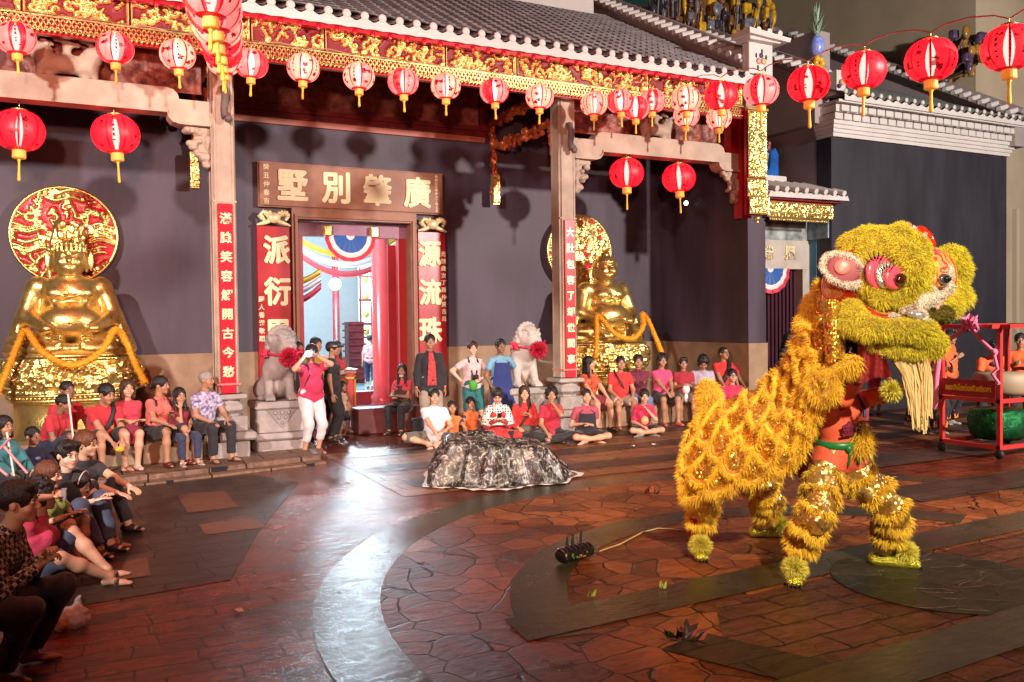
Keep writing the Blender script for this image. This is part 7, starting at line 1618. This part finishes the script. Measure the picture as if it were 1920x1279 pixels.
# ---- head
HD = DP
def cam_ax(v): return CR*v[0]+CU*v[1]-CW*v[2]   # x right, y up, z towards the camera
RA = np.stack([CR, CU, -CW], 1)
S = SDF(.09); S.ell(HD(1655, 525, 6.30), (.36, .30, .30), RA); S.ell(HD(1700, 590, 6.12), (.30, .13, .22), RA); S.ell(HD(1600, 540, 6.28), (.22, .25, .24), RA); S.ell(HD(1750, 520, 6.28), (.15, .20, .18), RA)
V, F = S.mesh(.022)
m, N, L, b = nodes('painted_mask'); tc = N.new('ShaderNodeTexCoord'); wv = N.new('ShaderNodeTexWave'); wv.inputs['Scale'].default_value = 5.5; wv.inputs['Distortion'].default_value = 9; wv.inputs['Detail'].default_value = 2; wv.inputs['Detail Scale'].default_value = 2; L.new(tc.outputs['Object'], wv.inputs[0])
r = N.new('ShaderNodeValToRGB'); r.color_ramp.interpolation = 'CONSTANT'; e = r.color_ramp.elements; e[0].color = (.80, .08, .02, 1); e[1].position = .85; e[1].color = (.85, .55, .12, 1)
for p_, c_ in ((.25, (.85, .22, .10)), (.42, (.80, .72, .60)), (.52, (.82, .30, .14)), (.66, (.30, .42, .12)), (.72, (.75, .08, .03))): x = e.new(p_); x.color = (*c_, 1)
L.new(wv.outputs['Fac'], r.inputs[0]); L.new(r.outputs[0], b.inputs[0]); b.inputs['Roughness'].default_value = .25; b.inputs['Coat Weight'].default_value = .5; b.inputs['Metallic'].default_value = .15
M_mask = m
LH = mo('head_mask', V, F, M_mask, LC, None, True)
kw = dict(m=M_fl2, wd=.0062, jit=.5)
fchain([(1630, 490, 6.0), (1631, 528, 5.96), (1650, 552, 5.95), (1686, 556, 5.93), (1718, 540, 5.95), (1726, 506, 6.0), (1716, 466, 6.05), (1688, 446, 6.08), (1648, 450, 6.08), (1630, 468, 6.05), (1630, 490, 6.0)], [.06, .062, .064, .066, .06, .068, .08, .085, .075, .072, .072], 20000, .034, parent=LC, name='brow_ruff', k=.03, **kw)
fchain([(1668, 462, 5.98), (1698, 476, 5.88), (1716, 506, 5.84), (1708, 538, 5.86)], [.055, .065, .065, .045], 7000, .034, parent=LC, name='upper_eyelid', k=.03, **kw)
fchain([(1594, 480, 6.3), (1596, 458, 6.3), (1625, 444, 6.3), (1662, 440, 6.25)], [.05, .06, .06, .05], 5000, .04, parent=LC, name='ear_tuft', **kw)
fchain([(1760, 482, 6.35), (1788, 480, 6.38), (1802, 505, 6.4), (1792, 532, 6.4), (1802, 556, 6.38), (1780, 572, 6.32), (1752, 566, 6.25)], [.055, .06, .05, .045, .055, .06, .045], 8000, .04, parent=LC, name='far_brow_ruff', **kw)
fchain([(1596, 586, 6.02), (1604, 604, 5.95), (1628, 615, 5.88), (1662, 618, 5.83), (1698, 618, 5.80), (1730, 622, 5.80), (1748, 638, 5.82), (1752, 656, 5.84)], [.078, .076, .055, .050, .054, .062, .060, .042], 18000, .036, parent=LC, name='upper_lip', k=.04, **kw)
fchain([(1632, 648, 5.95), (1680, 657, 5.86), (1728, 663, 5.82)], [.025, .034, .03], 3000, .024, parent=LC, name='lower_lip', **kw)
fchain([(1560, 520, 6.2)], [.05], 10, .03, parent=LC, name='neck_knot', **kw) if False else None
# eyes
def disc_stack(c, ax, layers, name, parent=LC, sq=1.0):
    b = MB(); ms = []; c = np.asarray(c, float); ax = unit(ax)
    for i, (r_, h0, h1, mm, of) in enumerate(layers):
        ms.append(mm); b.lathe([(r_, h0), (r_*.97, h1*.6+h0*.4), (r_*.8, h1), (.01, h1*1.02)], c+CR*of[0]+CU*of[1], 24, i, axis=ax, sy=sq)
    return b.build(name, ms, parent)
Mpk = mat('eye_pink', (.75, .10, .18), .2, coat=.8); Msil = sequin('eye_silver', (.6, .6, .6), (.9, .9, .9), 120, .3); Mbr = mat('eye_brown', (.05, .012, .008), .08, coat=1); Mblk = mat('eye_lash', (.01, .008, .008), .3)
eax = -CW*1.0+CR*.35+CU*.05
disc_stack(HD(1652, 516, 5.90), eax, [(.118, 0, .03, Mpk, (-.015, .015)), (.095, .03, .055, Msil, (.01, -.005)), (.085, .05, .085, Mpk, (.04, -.025)), (.042, .08, .125, Mbr, (.055, -.04))], 'near_eye')
b = MB()
for i in range(5):
    a = 1.0+i*.35; c = HD(1642, 505, 5.84); b.tube([c+CR*.06*cos(a)+CU*.07*sin(a), c+CR*.11*cos(a+.1)+CU*.13*sin(a+.1)-CW*.02], [.006, .0015], 5)
c = HD(1664, 515, 5.77)
for i in range(5): a = .9+i*.4; b.tube([c+CR*.04*cos(a)+CU*.045*sin(a), c+CR*.075*cos(a)+CU*.09*sin(a)-CW*.01], [.005, .0012], 5)
b.build('eyelashes', Mblk, LC)
disc_stack(HD(1763, 524, 5.98), -CW+CR*.4, [(.075, 0, .02, M_mask, (0, 0)), (.05, .02, .05, mat('eye_grey', (.35, .37, .38), .1, metal=.8), (0, 0)), (.028, .05, .075, Mblk, (0, 0))], 'far_eye', sq=.75)
fchain([(1746, 500, 6.0), (1744, 538, 5.98), (1763, 556, 5.96), (1781, 540, 6.0), (1782, 503, 6.03)], .012, 1500, .02, .006, M_fw, parent=LC, name='far_eye_trim', h=.012)
# round ear with white trim
c0 = HD(1582, 505, 5.98); ea = unit(-CW+CR*-.25+CU*.1); e1 = unit(np.cross(ea, (CR*.5+CU*.9))); e2 = unit(np.cross(ea, e1))
disc_stack(c0, ea, [(.125, 0, .02, mat('ear_maroon', (.22, .03, .06), .5), (0, 0)), (.055, .02, .035, mat('ear_pink', (.80, .22, .20), .3, coat=.4), (-.012, .012))], 'ear')
ring = [c0+e1*.150*cos(a)+e2*.098*sin(a)+ea*.01 for a in np.linspace(0, 2*pi, 17)]
fchain(ring, .015, 2600, .018, .006, M_fw, parent=LC, name='ear_trim', h=.013, k=.01)
# muzzle details
fchain([(1700, 583, 5.86), (1712, 578, 5.86)], [.024, .022], 700, .022, .006, M_fw, parent=LC, name='nose_bridge', h=.014)
S = SDF(.02); S.ell(HD(1724, 592, 5.80), (.05, .035, .04), RA); S.ell(HD(1708, 588, 5.80), (.03, .03, .03), RA); V, F = S.mesh(.012); mo('nose', V, F, mat('nose_silver', (.6, .6, .62), .15, metal=.6), LC, None, True)
fchain([(1737, 580, 5.86), (1746, 592, 5.86)], [.05, .035], 1200, .018, .006, mat('velvet_olive', (.16, .13, .015), .8), parent=LC, name='velvet_horn', h=.014)
ring = [HD(1743, 583, 5.80)+CR*.065*cos(a)+CU*.085*sin(a) for a in np.linspace(.6, 4.4, 9)]; fchain(ring, .015, 1000, .022, .006, M_fw, parent=LC, name='velvet_horn_trim', h=.012)
fchain([(1769, 589, 5.95)], [.06], 1500, .014, .006, mat('velvet_olive', 0), parent=LC, name='velvet_ball', h=.014)
b = MB()
for k in range(3): b.tube([HD(1618+k*2, 570+k*7, 6.02-.03*k), HD(1650, 588+k*7, 5.90-.01*k), HD(1690, 592+k*5, 5.84)], .012, 6, m=k % 2)
b.build('muzzle_stripes', [M_gold, mat('stripe_red', (.65, .04, .02), .3, coat=.5)], LC)
fchain([(1672, 590, 5.86), (1684, 600, 5.84)], .014, 500, .02, .006, M_fw, parent=LC, name='whisker_trim', h=.012)
# top ornament
b = MB(); P_ = [HD(1708, 436, 6.1), HD(1724, 440, 6.08), HD(1738, 452, 6.06), HD(1752, 462, 6.05)]
b.tube([P_[0], P_[1], P_[2], P_[3]], [.045, .065, .060, .02], 14); b.ball(P_[1], .063, 12); b.build('red_gourd', mat('gourd_red', (.70, .03, .01), .12, coat=1), LC)
fchain([HD(1714, 428, 6.05), HD(1710, 452, 6.03)], .014, 500, .018, .006, M_fw, parent=LC, name='gourd_trim', h=.012); fchain([HD(1735, 438, 6.02), HD(1730, 458, 6.0)], .010, 400, .015, .005, M_fw, parent=LC, name='gourd_trim', h=.012)
fchain([(1690, 428, 6.15)], [.035], 700, .02, .006, M_fy, parent=LC, name='gold_pompom', h=.012)
b = MB(); [b.ball(HD(1702+3*sin(i*2), 424+4*cos(i*2), 6.1), .02, 8, i % 2) for i in range(5)]; b.build('bobbles', [mat('bobble_green', (.02, .2, .07), .4), mat('bobble_pink', (.6, .08, .3), .4)], LC)
fchain([(1742, 470, 6.2), (1752, 476, 6.2)], .02, 300, .03, .007, mat('pink_fluff', (.7, .2, .4), .7), parent=LC, name='pink_fluff', h=.012)
# mouth cloth and straw beard
b = MB(); rows_ = []
for t in np.linspace(0, 1, 10): rows_.append([HD(1608+44*u+20*t*u, 640+t*(78-14*u)+3*sin(u*9), 6.0-.12*u+.02*sin(u*14+t*4)) for u in np.linspace(0, 1, 14)])
b.grid(rows_); rows_ = []
for t in np.linspace(0, 1, 8): rows_.append([HD(1560+60*u, 650+t*60-12*u, 6.22+.02*sin(u*14+t*4)) for u in np.linspace(0, 1, 12)])
b.grid(rows_, 1); b.build('mouth_cloth', [mat('mouth_red', (.20, .008, .012), .6, bump=.4), mat('mouth_black', (.015, .012, .012), .7)], LC)
V_ = []; n = 190; sets = []
b = MB()
for i in range(n):
    u = RNG.random(); p = HD(1648+u*88, 664+3*sin(u*3), 5.88-.06*u+.03*RNG.random()); cl = int(u*9); L_ = (.16, .30, .22, .36, .26, .34, .20, .38, .30)[cl]*(.85+.3*RNG.random()); dx = (.26, .22, .20, .15, .18, .10, .12, .06, .05)[cl]*(.8+.3*RNG.random()); w_ = .0035+.003*RNG.random()
    c = [p+CR*dx*(t**.8)*.9-np.array([0, 0, 1])*L_*(t*.35+.75*t*t)*1.15+CR*.012*sin(t*5+i) for t in np.linspace(0, 1, 6)]; s_ = unit(CR+.6*RNG.normal(size=3))*w_
    b.add([q-s_ for q in c]+[q+s_ for q in c], [(j, j+1, j+7, j+6) for j in range(5)])
b.build('straw_beard', mat('straw', (.80, .62, .30), .55), LC)
b = MB()
for p0, p1 in (((1583, 648, 6.1), (1600, 690, 6.05)), ((1596, 652, 6.1), (1608, 668, 6.1))): b.tube([HD(*p0), HD(p0[0]-3, (p0[1]+p1[1])/2, 6.02), HD(*p1)], .006, 5)
b.build('tie_cord', M_fw, LC)
# neck sequin panel with maroon flames, mane tufts
b = MB(); rows_ = []
for t in np.linspace(0, 1, 12): rows_.append([HD(1540+t*8+u*(44-6*t), 552+t*125+u*22*(1-t)+4*sin(u*7), 6.05-.10*sin(u*pi)) for u in np.linspace(0, 1, 10)])
b.grid(rows_); b.build('neck_panel', sequin('neck_sequins', (.85, .55, .08), (.95, .75, .25), 95, .6, .50, (.85, .55, .08)), LC)
b = MB(); r5 = np.random.default_rng(5)
for i in range(7): u, t = .25+.5*r5.random(), .25+.6*r5.random(); c = HD(1540+t*8+u*40, 552+t*125+u*22*(1-t), 6.0); b.lathe([(.035, 0), (.028, .012), (.004, .014)], c, 7, axis=-CW, sx=.7, sy=1.4)
b.build('flame_patches', mat('maroon_patch', (.25, .01, .02), .5), LC)
for P_, n_f in (([(1545, 545, 6.5), (1520, 562, 6.5), (1508, 600, 6.5), (1512, 640, 6.45)], 2800), ([(1552, 696, 6.08), (1580, 688, 6.02), (1600, 676, 5.97)], 2600), ([(1530, 690, 6.15), (1522, 720, 6.18), (1540, 750, 6.14)], 1600), ([(1556, 738, 6.08), (1562, 722, 6.05), (1560, 705, 6.05)], 1300)):
    fchain(P_, .022, n_f, .055, .0075, M_fy, parent=LC, name='mane_tuft', h=.014, k=.02, droop=.5, jit=.5)
# ---- dancers
def wl(J, p): a = J['o'].rotation_euler[2]; p = np.asarray(p)*J['s']; l = J['o'].location; return np.array([p[0]*cos(a)-p[1]*sin(a)+l[0], p[0]*sin(a)+p[1]*cos(a)+l[1], p[2]+l[2]])
def lw(loc, yaw, s, p): d = np.asarray(p, float)-np.asarray(loc, float); c, q = cos(-yaw), sin(-yaw); return np.array([d[0]*c-d[1]*q, d[0]*q+d[1]*c, d[2]])/s
def leg_fur(J, q, toe):
    o = J['o']; s = J['s']; hp, kn, an = J['pel']+np.array([q*.1, 0, -.1]), J['kn'][q], J['an'][q]; toe = unit(toe)
    P = cat_rom([hp, kn, an+np.array([0, 0, .07])], 20); T = np.gradient(P, axis=0); T /= np.linalg.norm(T, axis=1, keepdims=True); n = len(P)
    S = SDF(.03); S.cone(hp, kn, .118, .10); S.cone(kn, an+np.array([0, 0, .17]), .10, .082, cut='b'); V, F = S.mesh(.02); V = wrinkle(V, F, .012, 3); mo('sequin_trousers', V*s, F, M_seq2, o, None, True)
    S = SDF(.02); S.cone(an+np.array([0, 0, .19]), an+np.array([0, 0, .03]), .088, .066, cut='b'); V, F = S.mesh(.014); V = wrinkle(V, F, .008, 7); mo('red_cuff', V*s, F, M_rc, o, None, True)
    sets = []
    for k, f in enumerate((.10, .28, .46, .63, .78)):
        i = min(n-1, int(f*(n-1))); c, t = P[i], T[i]; a = unit(np.cross(t, (.3, 1, .1))); b2 = np.cross(t, a); R = .116-.036*f; m_ = 1250; th = RNG.random(m_)*2*pi
        dn = .045*np.abs(np.sin(th*1.5+k))-.02; rad = np.cos(th)[:, None]*a+np.sin(th)[:, None]*b2
        p = c+rad*(R+.004)+t*dn[:, None]+RNG.normal(size=(m_, 3))*.009; d = rad*.8+t*.75; d /= np.linalg.norm(d, axis=1, keepdims=True); sets.append(fur(p*s, d, .050, .0052, RNG, .3, .42, 2))
    fur_obj('leg_fur', sets, [M_fy], o, [0]*len(sets))
    # shoe with claws and pompom
    S = SDF(.02); g = an*np.array([1, 1, 0]); S.cone(g-toe*.05+(0, 0, .05), g+toe*.16+(0, 0, .045), .05, .052); S.ell(g+toe*.19+(0, 0, .04), (.055, .055, .04))
    side = np.cross(toe, (0, 0, 1))
    for w_ in (-1, -.33, .33, 1): S.ell(g+toe*.225+side*w_*.038+(0, 0, .035), (.018, .02, .022), k=.01)
    V, F = S.mesh(.011); V[:, 2] = np.maximum(V[:, 2], .003); sh = mo('gold_shoe', V*s, F, mat('lime_gold_lame', (.62, .60, .06), .22, metal=.7, bump=.8, bs=60), o, None, True)
    b = MB(); 
    for w_ in (-1, -.33, .33, 1): b.tube([(g+toe*.238+side*w_*.038+(0, 0, .035))*s, (g+toe*.265+side*w_*.04+(0, 0, .008))*s], [.009, .002], 5)
    b.build('claw', M_black, sh)
    c = (g+toe*.15+np.array([0, 0, .115])); v = RNG.normal(size=(2400, 3)); v /= np.linalg.norm(v, axis=1, keepdims=True); mo_ = fur_obj('pompom', [fur((c+v*.045)*s, v, .055, .006, RNG, .1, .3, 2)], [M_fll], o)
# front dancer
l1 = (5.25, 4.80, 0); y1 = -.25; s1 = 1.13
fA = G(1492, 1085); fB = G(1655, 1062)
F1 = {-1: lw(l1, y1, s1, (fA[0], fA[1], .085*s1)), 1: lw(l1, y1, s1, (fB[0], fB[1], .085*s1))}
H1 = {1: lw(l1, y1, s1, DP(1675, 722, 6.05)), -1: lw(l1, y1, s1, DP(1622, 690, 6.15))}
M_sal = mat('salmon_tunic', (.80, .14, .07), .6, bump=.5, bs=9, var=.1)
def front_extra(J):
    b = MB(); w = J['pel']+J['up']*.10; b.lathe([(.150, -.03), (.168, -.02), (.172, 0), (.168, .022), (.15, .03)], w, 28, sy=.88); b.ball(w+J['fw']*.14-J['lt']*.03, .03, 8); 
    for dx in (-.06, .0): b.tube([w+J['fw']*.145-J['lt']*.03, w+J['fw']*.155-J['lt']*(.03+dx)-J['up']*.05, w+J['fw']*.15-J['lt']*(.03+dx*1.3)-J['up']*.11], .014, 6, flat=.5)
    acc(J, 'green_sash', b, mat('green_satin', (.02, .22, .06), .35))
    b = MB()
    for i, ch in enumerate('金獅'): put_text(b, ch, J['chest']+J['fw']*.153-J['up']*.07+J['lt']*(.055-.11*i)*-1, .10, .008, .004, 0, right=J['lt'], up=J['up'])
    acc(J, 'chest_print', b, mat('purple_print', (.16, .01, .04), .6))
    b = MB(); P_ = [J['nb']+J['fw']*.07+J['lt']*.045, J['chest']+J['fw']*.13+J['lt']*.07+J['up']*.05, J['chest']+J['fw']*.15+J['lt']*.06]; b.tube(P_, .018, 6, flat=.3); acc(J, 'blue_trim', b, mat('blue_trim', (.05, .05, .35), .5))
TW1 = ((-1, G(1490, 1120)-G(1494, 1075)), (1, G(1700, 1066)-G(1655, 1062)))
def loc_dir(t, yw): a = -yw; return np.array([t[0]*cos(a)-t[1]*sin(a), t[0]*sin(a)+t[1]*cos(a), 0])
D1 = person(l1, y1, 'stand', s=s1, hip=.80, hair='short', skin='brown', hs=.98, lean=.10, head=(.5, .35, 0), top=('long', 'sal', (0, 0, 0), M_sal), bot=('long', 's2', (0, 0, 0), M_seq2), shoes=None, feet=F1, knee={-1: (-.5, -1, .2), 1: (.6, -1, .2)}, hands=H1, elb={1: (.5, -.2, -1), -1: (-.4, -.2, -1)}, handk='grip', extra=front_extra, fdir={q: loc_dir(t, y1) for q, t in TW1},
           label='front dancer in a salmon tunic with a green sash, holding up the costume\'s head')
for q, toe_w in TW1:
    a = -y1; t = np.array([toe_w[0]*cos(a)-toe_w[1]*sin(a), toe_w[0]*sin(a)+toe_w[1]*cos(a), 0]); leg_fur(D1, q, t)
c = DP(1672, 732, 5.98); v = RNG.normal(size=(1800, 3)); v /= np.linalg.norm(v, axis=1, keepdims=True); fur_obj('wrist_pompom', [fur(c+v*.035, v, .05, .006, RNG, .1, .3, 2)], [M_fll], LC)
fchain([(1612, 800, 6.5), (1620, 830, 6.5), (1606, 846, 6.5)], .03, 900, .06, .008, M_fy, parent=LC, name='rear_fringe', h=.014)
# rear dancer, bent forward under the cape
l2 = (5.02, 5.95, 0); y2 = -.15; s2 = 1.08
fC = G(1308, 1040); fD = G(1425, 1008)
F2 = {-1: lw(l2, y2, s2, (fC[0], fC[1], .085*s2)), 1: lw(l2, y2, s2, (fD[0], fD[1], .085*s2))}
TW2 = ((-1, G(1322, 1062)-G(1306, 1032)), (1, G(1470, 1008)-G(1425, 1008)))
D2 = person(l2, y2, 'stand', s=s2, hip=.72, hair='short', skin='tan', lean=1.15, top=('long', 'sal', (0, 0, 0), M_sal), bot=('long', 's2', (0, 0, 0), M_seq2), shoes=None, feet=F2, knee={-1: (-.5, -1, .2), 1: (.5, -1, .2)}, hands={1: (.12, -.78, .80), -1: (-.14, -.72, .80)}, handk='grip', fdir={q: loc_dir(t, y2) for q, t in TW2},
           label='rear dancer bent over under the costume\'s back, only the fur-trimmed legs showing')
for q, toe_w in TW2:
    a = -y2; t = np.array([toe_w[0]*cos(a)-toe_w[1]*sin(a), toe_w[0]*sin(a)+toe_w[1]*cos(a), 0]); leg_fur(D2, q, t)
for o in list(COL.objects):
    if o.parent is None and o.get('label') and len(o['label'].split()) > 15: print('LONG', o['label'])
